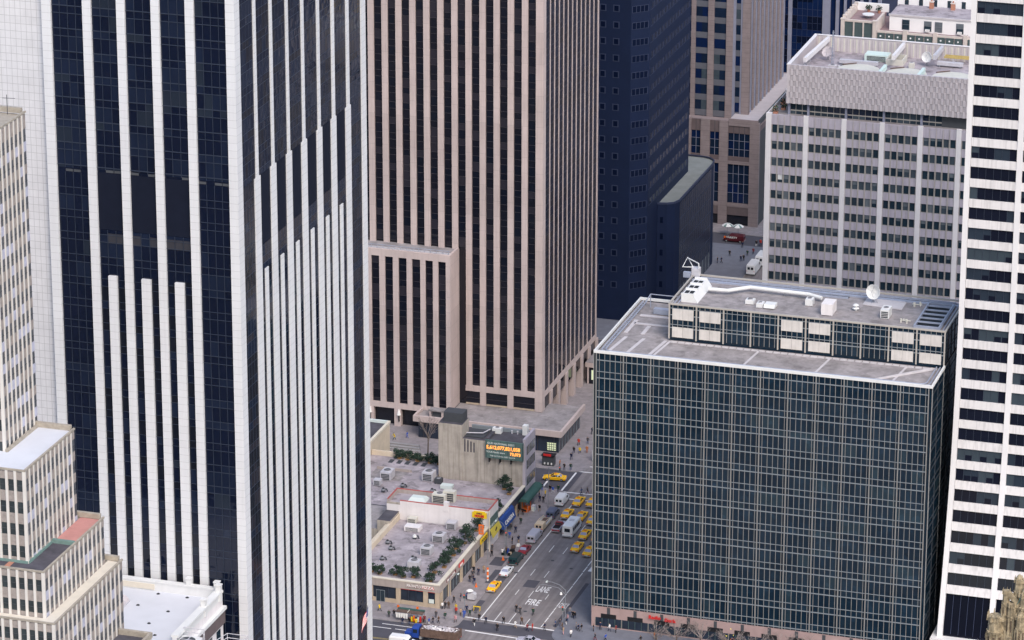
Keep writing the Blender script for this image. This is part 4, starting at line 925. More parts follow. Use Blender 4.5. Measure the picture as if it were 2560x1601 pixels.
# ornate pale stone building with terrace and white penthouse at top right
O = thing('ornate_stone_building', 'pale ornate stone building with dark panels, roof terrace and white top storey', 'building', (-185, 930, 0))
YO, ZO = 916, 72.2
m = MB(); m.box(-203.3, -160, YO+.4, 934, 0, ZO-3.2, 'ornate_stone', 'terrace_red'); m.build('wall', O)
for x in (-203.2, -195.2): m = MB(); m.box(x-.45, x+.45, YO-.35, YO+.55, 40, ZO, 'ornate_stone'); m.box(x-.55, x+.55, YO-.45, YO+.65, ZO, ZO+.25, 'ornate_stone'); m.build('pier', O)
for i in range(3):
    a = -202.7+i*2.4; m = MB(); m.box(a, a+2.05, YO+.1, YO+.5, 66.0, ZO-.5, 'ornate_panel'); m.build('tall_panel', O)
    m = MB(); m.cyl((0, 0), 1, 0, .1, 'ornate_wall', 16); m.v = [(a+1.02+p[0]*.95, YO+.02+p[2]*.8, 66.4+p[1]*1.2) for p in m.v]; m.build('round_arch', O)
    m = MB(); m.box(a+2.05, a+2.4, YO-.05, YO+.5, 66.0, ZO-.5, 'ornate_stone'); m.build('strip_pier', O)
m = MB(); m.box(-202.7, -195.6, YO-.1, YO+.5, ZO-.5, ZO, 'ornate_stone'); m.build('cornice', O)
m = MB(); m.box(-203.6, -202.9, YO+.6, 934, ZO-3.2, ZO-.1, 'ornate_stone')
for i in range(6): y0 = 918+i*2.6; m.box(-203.75, -202.8, y0, y0+1.0, ZO-.1, ZO+.5, 'ornate_stone')
m.build('side_parapet', O)
m = MB(); m.box(-195.4, -194.9, YO+.7, 926, ZO-3.2, ZO-.2, 'ornate_stone'); m.build('terrace_wall', O)
m = MB(); m.box(-202.7, -195.5, YO+.5, 931, ZO-2.2, ZO-1.4, 'terrace_red'); m.build('terrace_floor', O)
m = MB(); m.box(-202.9, -195, 931, 931.5, ZO-1.4, ZO+.6, 'ornate_wall'); m.box(-194, -160, YO+.0, YO+.5, 66.5, 67.2, 'ornate_stone'); m.build('back_wall', O)
px = -194.6
while px < -162:
    for q in range(3):
        m = MB(); m.box(px+.1+q*2.15, px+1.9+q*2.15, YO+.02, YO+.45, 67.3, 69.5, 'ornate_panel'); m.cyl((0, 0), .22, 0, .1, 'ornate_wall', 8); m.v[-16:] = [(px+.9+q*2.15+p[0], YO-.06+p[2], 68.7+p[1]) for p in m.v[-16:]]; m.build('square_panel', O)
    m = MB(); m.box(px+6.5, px+7.5, YO-.25, YO+.5, 66.5, 70.6, 'ornate_stone'); m.build('pier', O); px += 7.5
m = MB(); m.box(-194.5, -160, YO+.05, YO+.45, 69.5, 70.0, 'ornate_stone'); m.build('cornice', O)
m = MB(); m.box(-192.6, -158, 921.0, 931.5, 66, 73.0, 'ornate_wall', 'roof_gravel_pale'); m.box(-192.8, -158, 920.8, 921.3, 72.7, 73.15, 'roof_stripe'); m.build('penthouse_wall', O)
for i, x in enumerate((-188.5, -183.0, -180.3, -175.0, -169.5)):
    f_ = MB(); f_.box(x-.95, x+.95, 920.9, 920.99, 69.4, 72.0, 'steel_post'); fr = f_.build('window', O)
    m = MB(); m.box(x-.85, x+.85, 920.84, 920.89, 70.8, 71.9, 'win_light' if i else 'win_dark'); m.box(x-.85, x+.85, 920.84, 920.89, 69.5, 70.7, 'win_dark' if i != 2 else 'win_light'); m.build('pane', fr)
    if i in (1, 3, 4): m = MB(); m.box(x-.55, x+.55, 920.2, 920.83, 69.45, 70.0, 'white_paint'); m.build('window_air_conditioner', fr)
m = MB(); m.box(-193.8, -155, 936, 950, 60, 76, 'ornate_wall', 'roof_gravel_pale'); m.build('rear_wall', O)
for i in range(7): x = -191.5+i*3.6; m = MB(); m.box(x-.5, x+.5, 935.9, 935.99, 71.6, 73.6, 'win_dark'); m.build('window', O)
for x, lb in ((-184, 'small square brick chimney at the left of the pale ornate rooftop'), (-178.6, 'small square brick chimney right of its twin on the pale ornate rooftop')):
    m = MB(); m.box(x-.5, x+.5, 929.4, 930.4, 73, 74.6, 'brick_red'); m.box(x-.6, x+.6, 929.3, 930.5, 74.6, 74.8, 'ornate_stone'); m.cyl((x, 929.9), .2, 74.8, 75.2, 'brick_red', 8); tag(m.build('chimney'), lb, 'chimney')
tb = thing('terrace_table', 'round white table on the red roof terrace at top right', 'table', (-198.6, 924, ZO-1.4))
m = MB(); m.cyl((-198.6, 924), 1.5, ZO-.5, ZO-.35, 'white_paint', 18); m.build('tabletop', tb); m = MB(); m.cyl((-198.6, 924), .12, ZO-1.4, ZO-.5, 'steel_post', 8); m.cyl((-198.6, 924), .5, ZO-1.4, ZO-1.32, 'steel_post', 12); m.build('pedestal', tb)
for i, (x, y, w_) in enumerate(((-197.1, 929.6, 'beside the back wall'), (-199.8, 929.9, 'left of the other pot'))):
    m = MB(); m.cyl((x, y), .3, ZO-1.4, ZO-.8, 'brick_red', 8, .42); leaves(m, (x, y, ZO-.2), .8, 90, [('leaf_dark', 2), ('leaf_mid', 1)], .16); tag(m.build('potted_shrub'), 'dark potted shrub on the red terrace %s' % w_, 'plant')

# ------------------------------------------------------------------ stepped building (lower left) with thin white piers
St = thing('stepped_building', 'setback office building with thin white piers and coloured terraces at the lower left', 'office building', (-250, 530, 0))
def ribbed(x0, x1, y0, y1, zb, zt, nm, fz0, south=True):
    """block with its piers and windows on the east (and south) sides; each window run is one mesh"""
    m = MB(); m.box(x0, x1-.3, y0+.3, y1, zb, zt-.6, 'stepped_spandrel', 'coping_tan'); m.build(nm+'_wall', St)
    n = round((y1-y0)/1.66); ys = frange(y0, y1, n)
    for i in range(n):
        a, b = ys[i], ys[i+1]
        m = MB(); z = fz0
        while z > zb-3.7:
            za, zt2 = max(zb, z-2.1), min(z, zt-.8)
            if zt2 > za: fq(m, 'E', x1, a+.35, b, za, zt2, -.1, 'stepped_side_glass'); fb(m, 'E', x1, a+.35, b, za+.9, za+.98, -.1, -.06, 'grille_dark')
            z1, z2 = max(zb, z-3.7), max(zb, min(z-2.1, zt-.8))
            if z2 > z1: fb(m, 'E', x1, a+.35, b, z1, z2, -.28, -.06, random.choice(('stepped_spandrel', 'stepped_spandrel_blue', 'stepped_spandrel')))
            z -= 3.7
        fb(m, 'E', x1, a+.35, b, min(fz0, zt-.8), zt-.5, -.28, -.05, 'stepped_spandrel')
        m.build('window_strip', St)
        m = MB(); m.box(x1-.3, x1+.06, a-.02, a+.34, zb, zt-.3, 'stepped_stone'); m.build('pier', St)
    if south:
        nn = round((x1-x0)/1.45); xs = frange(x1, x0, nn)
        rest = MB()
        for i in range(nn):
            if xs[i] < -262:
                z = fz0
                while z > zb: fq(rest, 'S', y0+.3, xs[i+1], xs[i]-.4, max(zb, z-1.95), z, .01, 'stepped_glass'); z -= 3.7
                rest.box(xs[i]-.42, xs[i], y0-.08, y0+.3, zb, zt-.3, 'stepped_stone'); continue
            b, a = xs[i], xs[i+1]
            m = MB(); z = fz0
            while z > zb:
                za = max(zb, z-1.95); fq(m, 'S', y0, a, b-.4, za, z, .02-.15, 'stepped_glass'); fb(m, 'S', y0, a, b-.4, (za+z)/2-.04, (za+z)/2+.04, -.13, -.08, 'grille_dark')
                z1 = max(zb, z-3.7)
                if z-1.95 > z1: fb(m, 'S', y0, a, b-.4, z1, z-1.95, -.3, -.06, 'stepped_spandrel')
                z -= 3.7
            fb(m, 'S', y0, a, b-.4, fz0, zt-.5, -.3, -.05, 'stepped_spandrel')
            m.build('window_strip', St)
            m = MB(); m.box(b-.42, b, y0-.08, y0+.3, zb, zt-.3, 'stepped_stone'); m.build('pier', St)
        tag(rest.build('window_strips', St), kind='stuff')
    m = MB()
    m.box(x1-.24, x1+.08, y0+.2, y1+.1, zt-.3, zt, 'coping_tan'); m.box(x0, x1+.08, y0-.08, y0+.2, zt-.3, zt, 'coping_tan'); m.box(x0, x1-.5, y1-.5, y1+.1, zt-.35, zt+.5, 'coping_tan')
    m.build('coping', St)
ribbed(-290, -249.9, 527.4, 540.0, 95.9, 148.6, 'shaft', 145.8, True)
ribbed(-290, -243.3, 520.0, 539.4, 80.6, 96.5, 'upper_block', 94.7)
ribbed(-290, -239.3, 516.9, 540.7, 73.0, 81.2, 'middle_block', 79.6)
ribbed(-290, -236.9, 514.8, 542.0, 40, 73.6, 'lower_block', 71.9)
m = MB(); m.box(-290, -243.8, 520.4, 538.9, 95.92, 96.1, 'roof_white'); m.box(-249.8, -249.4, 527.2, 539, 96.1, 96.6, 'coping_tan'); m.build('white_terrace', St)
m = MB(); m.box(-243.2, -239.8, 529.6, 540.2, 80.62, 80.8, 'pink_membrane'); m.build('pink_terrace', St)
m = MB(); m.box(-290, -239.8, 517.3, 519.9, 80.62, 80.78, 'roof_dark'); m.box(-243.2, -239.8, 519.9, 528.9, 80.62, 80.78, 'roof_dark'); m.box(-246.5, -245.6, 517.5, 519.8, 80.79, 80.83, 'brick_red'); m.build('dark_terrace', St)
m = MB(); m.box(-243.2, -239.5, 528.9, 529.5, 80.6, 81.4, 'copper_green'); m.box(-243.3, -243.05, 520, 528.9, 80.8, 81.2, 'copper_green'); m.box(-290, -243.3, 519.75, 519.95, 80.8, 81.2, 'copper_green'); m.build('copper_flashing', St)
m = MB(); m.box(-239.2, -237.3, 516.8, 541.4, 73.02, 73.25, 'cream_terrace'); m.box(-290, -237.3, 515.2, 516.8, 73.02, 73.25, 'cream_terrace'); m.build('cream_terrace', St)
m = MB(); m.box(-236.8, -231.2, 528, 539.8, 40, 61.4, 'stepped_stone', 'roof_dark'); m.box(-236.8, -231.1, 539.3, 539.9, 61.4, 62.3, 'coping_tan'); m.box(-231.6, -231.1, 528, 539.3, 61.4, 62.3, 'coping_tan'); m.build('side_block', St)
t = thing('roof_antenna', 'thin antenna mast on the roof edge of the stepped building shaft', 'antenna', (-252.3, 538.6, 148.2))
m = MB(); m.tube([(-252.3, 538.6, 148.2), (-252.3, 538.6, 151.4)], .06, 'grille_dark', 5); m.build('pole', t); m = MB(); m.tube([(-253.1, 538.6, 150.8), (-250.9, 538.6, 150.9)], .04, 'grille_dark', 4); m.build('arm', t)

# white roofed building below the marble tower
R = thing('white_roof_building', 'low building with a bright white roof and square parapet posts below the marble tower', 'building', (-262, 575, 0))
RT = 45.6
m = MB(); m.box(-292, -240.0, 556, 592.4, 0, RT, 'offwhite_stucco', 'roof_white'); m.build('wall', R)
m = MB(); m.box(-292, -240.5, 591.7, 592.6, RT, 47.2, 'white_paint'); m.build('parapet', R)
m = MB(); m.box(-292, -240.5, 591.6, 592.7, 47.2, 47.5, 'white_paint'); m.box(-241.0, -239.6, 571, 591.9, 47.0, 47.45, 'white_paint'); m.build('coping', R)
m = MB(); m.box(-240.8, -240.0, 571, 592.4, RT, 47.0, 'white_paint'); m.build('parapet', R)
for x, y in ((-246.2, 592.2), (-240.9, 592.2), (-240.1, 591.0), (-240.2, 584.2)):
    m = MB(); m.box(x-.45, x+.45, y-.45, y+.45, RT, 48.6, 'white_paint'); m.box(x-.55, x+.55, y-.55, y+.55, 48.6, 48.8, 'white_paint'); m.build('parapet_post', R)
m = MB(); m.box(-239.98, -239.3, 571, 592.6, 43.6, 44.2, 'white_paint'); m.box(-239.98, -239.6, 571, 592.5, 41, 43.6, 'rose_granite_dark'); m.build('side_cornice', R)
for i in range(5): y = 573.5+i*3.9; m = MB(); m.box(-239.98, -239.9, y, y+1.8, 36.5, 40.4, 'win_dark'); m.build('side_window', R)
m = MB(); m.box(-260, -252.6, 591.55, 591.69, 45.9, 46.9, 'cream_terrace'); m.build('patched_panel', R)
for i, (x, y, lb) in enumerate(((-251.5, 590.7, 'at the left foot of the white parapet'), (-246, 590.7, 'at the foot of the middle parapet post'), (-253.0, 585.0, 'in the middle left of the white roof'), (-246.9, 584.0, 'centred on the white roof'), (-254.2, 579.5, 'at the lower left of the white roof beside the skylight'), (-248.1, 578.2, 'at the lower middle of the white roof'), (-245.2, 573.8, 'nearest the bottom edge of the white roof'))):
    t = thing('roof_drain', 'small dark roof drain '+lb, 'drain', (x, y, RT), 'dark drains in the white roof'); m = MB(); m.cyl((x, y), .34, RT, RT+.05, 'grille_dark', 12); m.build('ring', t); m = MB(); m.cyl((x, y), .22, RT+.05, RT+.2, 'black_iron', 10, .1); m.build('strainer', t)
sk = thing('arched_skylight', 'grey barrel skylight on the white roof beside the stepped building', 'skylight', (-256.5, 582.5, RT))
m = MB(); m.box(-258.9, -254.9, 579, 586, RT, RT+.35, 'duct_grey'); m.build('kerb', sk)
m = MB(); n = 8
for i in range(n):
    a0, a1 = pi*i/n, pi*(i+1)/n; p = lambda a, y: (-256.9+1.9*cos(a), y, RT+.35+1.1*sin(a))
    m.face([p(a0, 579.2), p(a1, 579.2), p(a1, 585.8), p(a0, 585.8)], 'screen_panel')
for yy in (579.2, 580.8, 582.4, 584.1, 585.7):
    for i in range(n): a0, a1 = pi*i/n, pi*(i+1)/n; m.tube([(-256.9+1.95*cos(a0), yy, RT+.35+1.15*sin(a0)), (-256.9+1.95*cos(a1), yy, RT+.35+1.15*sin(a1))], .06, 'duct_grey', 4)
for yy in (579.2, 585.8): m.face([(-256.9+1.9*cos(pi*i/n), yy, RT+.35+1.1*sin(pi*i/n)) for i in range(n+1)], 'grille_dark')
m.build('glazing', sk)
L_ = thing('low_plant_building', 'lower rooftop with white cooling towers in the shadow of the marble tower', 'building', (-233, 565, 0))
m = MB(); m.box(-239.2, -226.0, 548, 574, 0, 41.3, 'concrete', 'roof_dark'); m.build('wall', L_)
m = MB(); m.box(-236, -234.5, 573, 573.8, 41.3, 42.6, 'copper_green'); m.build('green_parapet', L_)
for (x, y, lb) in ((-237.9, 578.0-6.3, 'white boxy cooling tower with a railing, left of its twin at the bottom edge'), (-229.8, 577.8-6.3, 'white boxy cooling tower nearest the marble tower corner at the bottom edge')):
    t = thing('cooling_tower', lb, 'cooling tower', (x, y, 41.3), 'white cooling towers on the low roof')
    m = MB(); m.box(x-1.8, x+1.8, y-2.8, y+1.6, 41.3, 46.6, 'white_paint'); m.build('casing', t)
    m = MB(); m.cyl((x, y-.8), 1.35, 46.6, 46.95, 'white_paint', 20, top='grille_dark'); m.box(x-1.3, x+1.3, y-.9, y-.7, 46.952, 47.0, 'duct_grey'); m.box(x-.1, x+.1, y-2.1, y+.5, 46.953, 47.01, 'duct_grey'); m.build('fan', t)
    m = MB()
    P4 = [(x-1.9, y+2.2), (x+1.9, y+2.2), (x+1.9, y+1.7)] if x < -235 else [(x-3.0, y-2.8), (x-1.9, y+2.2), (x+1.9, y+2.2), (x+1.9, y+.5)]
    for zz_ in (47.0, 47.8): m.tube([(a, b, zz_) for a, b in P4], .07, 'duct_grey', 4)
    for a, b in P4: m.tube([(a, b, 45.5), (a, b, 47.8)], .07, 'duct_grey', 4)
    m.build('railing', t)

# gothic crown at the lower right
K = thing('gothic_crown', 'weathered gold stone gothic pinnacles of a tower top at the lower right corner', 'tower top', (-95, 561, 60))
def pinn(x, y, r, z0, z1, nm='pinnacle', cap=True, n=8):
    m = MB(); H_ = z1-z0
    for a, b, k0, k1 in ((0, .3, 1.12, 1.08), (.3, .33, 1.2, 1.2), (.33, .72, 1.0, .97), (.72, .75, 1.1, 1.12), (.75, .93, .93, .88), (.93, 1, 1.0, .98)):
        m.cyl((x, y), r*k0, z0+H_*a, z0+H_*b, 'gold_stone', n, r*k1)
    for i in range(n):
        a = 2*pi*(i+.5)/n; q = r*1.0
        w_ = r*.13; m.box(x+q*cos(a)-w_, x+q*cos(a)+w_, y+q*sin(a)-w_, y+q*sin(a)+w_, z0+H_*.33, z0+H_*.72, 'gold_stone')
        m.hexa([(x+q*cos(a)+dx*w_*k, y+q*sin(a)+dy*w_*k, zz_) for zz_, k in ((z1-H_*.07, 1.1), (z1+r*.55, .25)) for dx, dy in ((-1, -1), (1, -1), (1, 1), (-1, 1))], 'gold_stone')
        a = 2*pi*i/n; q = r*.93; w_ = r*.1; m.box(x+q*cos(a)-w_, x+q*cos(a)+w_, y+q*sin(a)-w_, y+q*sin(a)+w_, z0+H_*.42, z0+H_*.66, 'bark')
    if cap:
        for k, (ra, rb, ha, hb) in enumerate(((.72, .66, 0, .35), (.66, .42, .35, .75), (.42, .1, .75, 1.0))): m.cyl((x, y), r*ra, z1+r*ha, z1+r*hb, 'gold_stone', n, r*rb)
    return m.build(nm, K)
pinn(-97.0, 560, 1.3, 65, 74.6, 'stepped_turret', False)
pinn(-95.6, 560.4, .62, 71, 78.9, 'slim_turret', False, 6); pinn(-94.5, 560.2, .95, 69, 77.0, 'panelled_turret', False)
pinn(-93.7, 560.8, .78, 73, 80.9, 'tall_pinnacle', True, 8); pinn(-92.4, 560, 1.1, 70, 79, 'right_turret'); pinn(-92.9, 558.8, .8, 68, 75.5, 'front_turret'); pinn(-98.0, 560.3, .6, 66, 71.0, 'low_turret')
m = MB()
m.hexa([(-95.4, 559.9, 78.0), (-95.4, 560.5, 78.0), (-93.0, 560.5, 76.2), (-93.0, 559.9, 76.2), (-95.2, 559.9, 79.0), (-95.2, 560.5, 79.0), (-92.6, 560.5, 77.0), (-92.6, 559.9, 77.0)], 'gold_stone')
m.tube([(-93.9, 559.9, 76.6), (-93.2, 559.7, 78.2), (-92.5, 559.7, 79.2), (-91.7, 559.8, 79.6)], .16, 'copper_green', 6); m.build('flying_buttress', K)
m = MB(); m.box(-99, -90, 559, 563, 58, 67.5, 'gold_stone'); m.box(-95.6, -90, 559.5, 562, 67.5, 72.5, 'gold_stone')
for i in range(7): m.cyl((-98.6+i*.55, 558.95), .22, 66, 68.4, 'gold_stone', 6, .05)
m.build('crown_base', K)
m = MB(); m.cyl((-99.6, 561), .4, 68.2, 68.6, 'roof_white', 12, .25); m.cyl((-99.6, 561), .3, 60, 68.2, 'duct_grey', 10); tag(m.build('roof_vent'), 'small white round vent cap beside the gothic pinnacles', 'roof vent')

# ------------------------------------------------------------------ low corner block: pizza shop and neighbours
Z = thing('corner_pizza_shop', 'single storey corner pizza shop with taupe fascia and planted roof', 'shop', (-245, 715, 0))
m = MB(); m.box(-256, -235.9, 699.2, 731.8, PAVH, 4.6, 'storefront', 'roof_gravel_pale'); m.build('wall', Z)
m = MB(); m.box(-256, -235.5, 698.8, 699.4, 3.6, 5.2, 'fascia_taupe'); m.box(-236.1, -235.5, 699.4, 731.8, 3.4, 5.2, 'fascia_taupe'); m.build('fascia', Z)
m = MB(); m.box(-256, -235.4, 698.7, 699.5, 5.2, 5.4, 'cream_terrace'); m.box(-236.2, -235.4, 699.5, 731.8, 5.2, 5.4, 'cream_terrace'); m.build('coping', Z)
for x in (-250.4, -244.4, -238.5, -235.95): m = MB(); m.box(x-.5, x+.45, 698.85, 699.3, PAVH, 3.6, 'shop_tan'); m.build('pier', Z)
for y in (700.8, 705.9, 713.8, 722.1, 727.9): m = MB(); m.box(-236, -235.5, y-.45, y+.45, PAVH, 3.4, 'shop_tan'); m.build('pier', Z)
for a, b in ((-249.9, -244.9), (-243.9, -239.0), (-238.0, -236.4)):
    m = MB(); m.box(a, b, 698.95, 699.19, PAVH, .95, 'shop_tan'); n = 3 if b-a > 3 else 1
    for q in range(1, n): x = a+(b-a)*q/n; m.box(x-.05, x+.05, 699.0, 699.18, .95, 3.6, 'mullion_blue')
    m.box(a, b, 698.97, 699.17, 3.4, 3.58, 'sign_red' if a > -244.5 else 'mullion_blue'); m.build('shop_window', Z)
m = MB(); m.box(-249.2, -247.3, 698.9, 698.94, PAVH, 2.7, 'mullion_pale_blue')
for x in (-249.1, -248.2): m.box(x, x+.8, 698.85, 698.9, PAVH+.1, 2.6, 'win_dark')
m.build('door', Z)
m = MB(); m.box(-237.8, -236.7, 698.86, 698.93, 1.1, 2.0, 'text_pale'); m.build('window_notice', Z)
m = MB()
for y0, y1 in ((701.3, 705.4), (706.4, 713.3), (714.3, 721.6), (722.6, 727.4)):
    m.box(-235.88, -235.84, y0, y1, .5, 3.3, 'win_dark')
    for q in range(1, 3): yq = y0+(y1-y0)*q/3; m.box(-235.84, -235.78, yq-.05, yq+.05, .5, 3.3, 'mullion_pale_blue')
m.build('side_glazing', Z)
m = MB(); m.box(-242.7, -236.0, 698.74, 698.798, 4.05, 4.95, 'fascia_taupe')
text_mb(m, 'PRONTO', 1.05, 'text_white', lambda u, v, w: (-242.5+u, 698.7-w, 4.22+v*.72), .06, .72, .025, False)
text_mb(m, 'PIZZA', 1.05, 'text_white', lambda u, v, w: (-239.3+u, 698.7-w, 4.22+v*.78), .06, .92, .025, False)
text_mb(m, 'PRONTO', 1.05, 'sign_maroon', lambda u, v, w: (-242.46+u, 698.73-w, 4.15+v*.78), .03, .74, .05, False)
text_mb(m, 'PIZZA', 1.05, 'sign_red', lambda u, v, w: (-239.26+u, 698.73-w, 4.15+v*.84), .03, .94, .05, False); m.build('shop_sign', Z)
m = MB(); m.box(-235.49, -235.42, 703.5, 709.5, 4.0, 4.7, 'sign_maroon'); text_mb(m, 'PRONTO PIZZA', .7, 'text_white', lambda u, v, w: (-235.4+w, 703.7+u, 4.1+v), .04, 1, .02, False); m.build('side_sign', Z)
m = MB(); m.box(-235.45, -235.3, 711.3, 714.5, 4.2, 4.9, 'sign_red'); text_mb(m, 'PIZZA', .65, 'text_white', lambda u, v, w: (-235.28+w, 711.6+u, 4.3+v), .04, 1.1, .02, False); m.build('side_sign', Z)
m = MB(); m.box(-256.6, -256.0, 698.8, 731.8, PAVH, 5.6, 'beige_plaster'); m.box(-256.0, -255.4, 712, 731.8, 4.6, 5.9, 'beige_plaster'); m.build('west_wall', Z)
# white walled neighbour
Nw = thing('white_shop_building', 'low white walled shop with red roof coping and a yellow sign behind the pizza shop', 'shop', (-246, 736, 0))
m = MB(); m.box(-258.4, -235.6, 732.0, 738.7, PAVH, 7.9, 'offwhite_stucco', 'roof_gravel_pale'); m.build('wall', Nw)
m = MB()
for bx, mt in (((-255.4, -235.6, 731.98, 732.3), 'offwhite_stucco'), ((-235.9, -235.6, 732.3, 738.7), 'offwhite_stucco'), ((-258.1, -235.9, 738.4, 738.7), 'fascia_taupe'), ((-258.4, -258.1, 732.3, 738.7), 'fascia_taupe')): m.box(*bx, 7.9, 8.8, mt); m.box(*bx, 8.8, 8.92, 'red_coping')
m.build('coping', Nw)
m = MB(); m.box(-258.4, -255.4, 731.98, 732.3, 7.9, 8.3, 'concrete'); m.box(-258.5, -255.6, 726, 732, PAVH, 6.4, 'concrete', 'roof_dark'); m.build('side_lean_to', Nw)
m = MB(); m.box(-245.6, -244.5, 731.9, 732.7, 7.6, 9.7, 'offwhite_stucco'); m.build('chimney_stub', Nw)
m = MB(); m.box(-235.58, -235.5, 732.4, 738.2, 2.8, 6.8, 'sign_green')
for q in range(5): m.box(-235.5, -235.46, 732.8+q*1.1, 733.4+q*1.1, 4.6, 5.2, 'text_pale')
m.build('side_panel', Nw)
m = MB(); m.prism([(-239.2, 731.75), (-235.95, 731.75), (-235.95, 731.95), (-239.2, 731.95)], 7.1, 8.35, 'sign_yellow'); m.prism([(-238.8, 731.75), (-236.35, 731.75), (-236.35, 731.95), (-238.8, 731.95)], 8.35, 8.6, 'sign_yellow')
text_mb(m, 'DELI', .5, 'sign_maroon', lambda u, v, w: (-237.6+u, 731.72-w, 8.0+v*.8), .04, 1.2, .03); text_mb(m, 'HOUSE', .6, 'sign_red', lambda u, v, w: (-237.6+u, 731.72-w, 7.35+v*1.1), .04, 1.05, .05); m.build('yellow_sign', Nw)
# row of low shops with blue awning
Rw = thing('low_shop_row', 'long low shop row with a pale gravel roof between white shop and billboard building', 'shops', (-250, 748, 0))
m = MB(); m.box(-274, -235.9, 738.75, 757.7, PAVH, 4.4, 'storefront', 'roof_gravel_pale'); m.box(-274, -256, 757.7, 766.5, PAVH, 4.4, 'beige_plaster', 'roof_gravel_pale'); m.box(-274, -258.6, 726, 738.7, PAVH, 4.3, 'concrete', 'roof_gravel'); m.build('wall', Rw)
m = MB(); m.box(-236.1, -235.5, 738.8, 757.6, 2.9, 4.8, 'mullion_blue'); m.box(-236.2, -235.4, 738.8, 757.6, 4.8, 5.0, 'cream_terrace')
for i in range(5): m.box(-235.49, -235.44, 741.6+i*.9, 742.0+i*.9, 4.2, 4.6, 'text_white')
m.build('fascia', Rw)
m = MB()
for y in (738.9, 741.9, 744.9, 748.2, 751.5, 754.8): m.box(-235.95, -235.5, y, y+.5, PAVH, 2.9, 'shop_tan')
m.build('pier', Rw) if False else None
for y in (738.9, 742.9, 747.2, 751.5, 755.8): m = MB(); m.box(-235.95, -235.52, y, y+.6, PAVH, 2.9, 'shop_tan'); m.build('pier', Rw)
m = MB(); m.hexa([(-235.45, 738.9, 2.3), (-234.3, 738.9, 1.9), (-234.3, 747.3, 1.9), (-235.45, 747.3, 2.3), (-235.45, 738.9, 4.5), (-234.9, 738.9, 4.2), (-234.9, 747.3, 4.2), (-235.45, 747.3, 4.5)], 'awning_blue')
text_mb(m, 'CAMERA', 1.35, 'text_white', lambda u, v, w: (-234.42-v*.19+w, 740.2+u, 2.5+v*.9), .03, 1.15, .03, False); m.build('blue_awning', Rw)
m = MB()
for i in range(5): y0 = 763.0; m.box(-269+i*1.9, -268.0+i*1.9, 763.0, 765.0, 4.41, 4.46, 'grille_dark')
m.box(-270, -262, 758.7, 759.0, 4.4, 5.0, 'fascia_taupe'); m.box(-270.2, -263, 753.2, 758.6, 4.41, 4.44, 'roof_gravel'); m.build('roof_strips', Rw)
m = MB(); m.box(-274, -258, 766.5, 767.1, PAVH, 5.5, 'beige_plaster'); m.build('rear_parapet', Rw)
# leaning wall at the left: tall party wall
Wl = thing('party_wall_building', 'narrow building with a bare pale side wall rising left of the gravel roofs', 'building', (-277, 766, 0))
m = MB(); m.box(-281, -274.1, 744, 779, PAVH, 7.3, 'beige_plaster', 'roof_dark'); m.build('wall', Wl)
m = MB(); m.box(-274.5, -273.9, 744, 779.1, 7.3, 7.9, 'cream_terrace'); m.box(-281, -274.5, 778.5, 779.1, 7.3, 7.9, 'text_pale'); m.build('coping', Wl)

# billboard building
Bb = thing('billboard_building', 'narrow grey concrete walled building carrying an electronic number billboard', 'building', (-245, 761, 0))
m = MB(); m.box(-255.4, -236.1, 757.9, 765.0, PAVH, 14.2, 'concrete', 'roof_dark'); m.build('wall', Bb)
m = MB(); m.box(-255.4, -249.95, 757.8, 762.5, PAVH, 17.3, 'concrete', 'roof_dark'); m.build('stair_tower', Bb)
m = MB(); m.box(-254.6, -250.2, 759, 762.2, 17.3, 19.4, 'grille_dark'); m.build('dark_tank_room', Bb)
m = MB(); m.box(-236.1, -235.5, 757.75, 765.1, PAVH, 15.6, 'lilac_panel'); m.build('street_facade', Bb)
for z in (5.6, 9.4, 13.2-.5):
    for q in range(3):
        m = MB(); y0 = 758.7+q*2.1; m.box(-235.5, -235.46, y0, y0+1.75, z-1.1, z+.9, 'win_dark'); m.box(-235.46, -235.42, y0+.8, y0+.9, z-1.1, z+.9, 'mullion_cream'); m.build('window', Bb)
m = MB()
for q in range(4): m.box(-249.5+q*.7, -249.2+q*.7, 757.85, 757.899, 11.2, 14.1-q*.2, 'roof_dark')
m.build('wall_stains', Bb)
m = MB(); m.box(-249.9, -236.2, 764.5, 765.0, 14.2, 15.0, 'mullion_pale_blue'); m.box(-244.5, -243.9, 758, 764.5, 14.2, 14.9, 'roof_dark'); m.build('rear_parapet', Bb)
bl = thing('number_billboard', 'green electronic billboard with glowing orange numbers on the concrete wall', 'billboard', (-240, 757, 10.7))
m = MB(); m.box(-244.35, -235.75, 756.9, 757.3, 10.75, 14.9, 'sign_green'); m.build('board', bl)
m = MB()
for i in range(6): x = -244.2+i*1.65; m.box(x, x+.08, 756.86, 756.9, 10.75, 14.9, 'mullion_blue')
m.build('board_ribs', bl)
m = MB(); text_mb(m, 'OUR NATIONAL DEBT:', .62, 'text_pale', lambda u, v, w: (-243.9+u, 756.84-w, 14.05+v), .03, .98, .01, False)
text_mb(m, 'YOUR Family share', .55, 'text_pale', lambda u, v, w: (-244.1+u, 756.84-w, 12.05+v), .03, .95, .01, False)
text_mb(m, 'THE NATIONAL DEBT CLOCK', .45, 'text_pale', lambda u, v, w: (-243.3+u, 756.84-w, 11.2+v), .03, .95, .005, False); m.build('lettering', bl)
m = MB(); text_mb(m, '5,612,077,821,058', 1.12, 'bulb_orange', lambda u, v, w: (-244.1+u, 756.84-w, 12.95+v*1.0), .05, .93, .03, False)
text_mb(m, '73,073', 1.0, 'bulb_orange', lambda u, v, w: (-238.75+u, 756.84-w, 11.85+v*.95), .05, .9, .03, False); m.build('glowing_digits', bl)
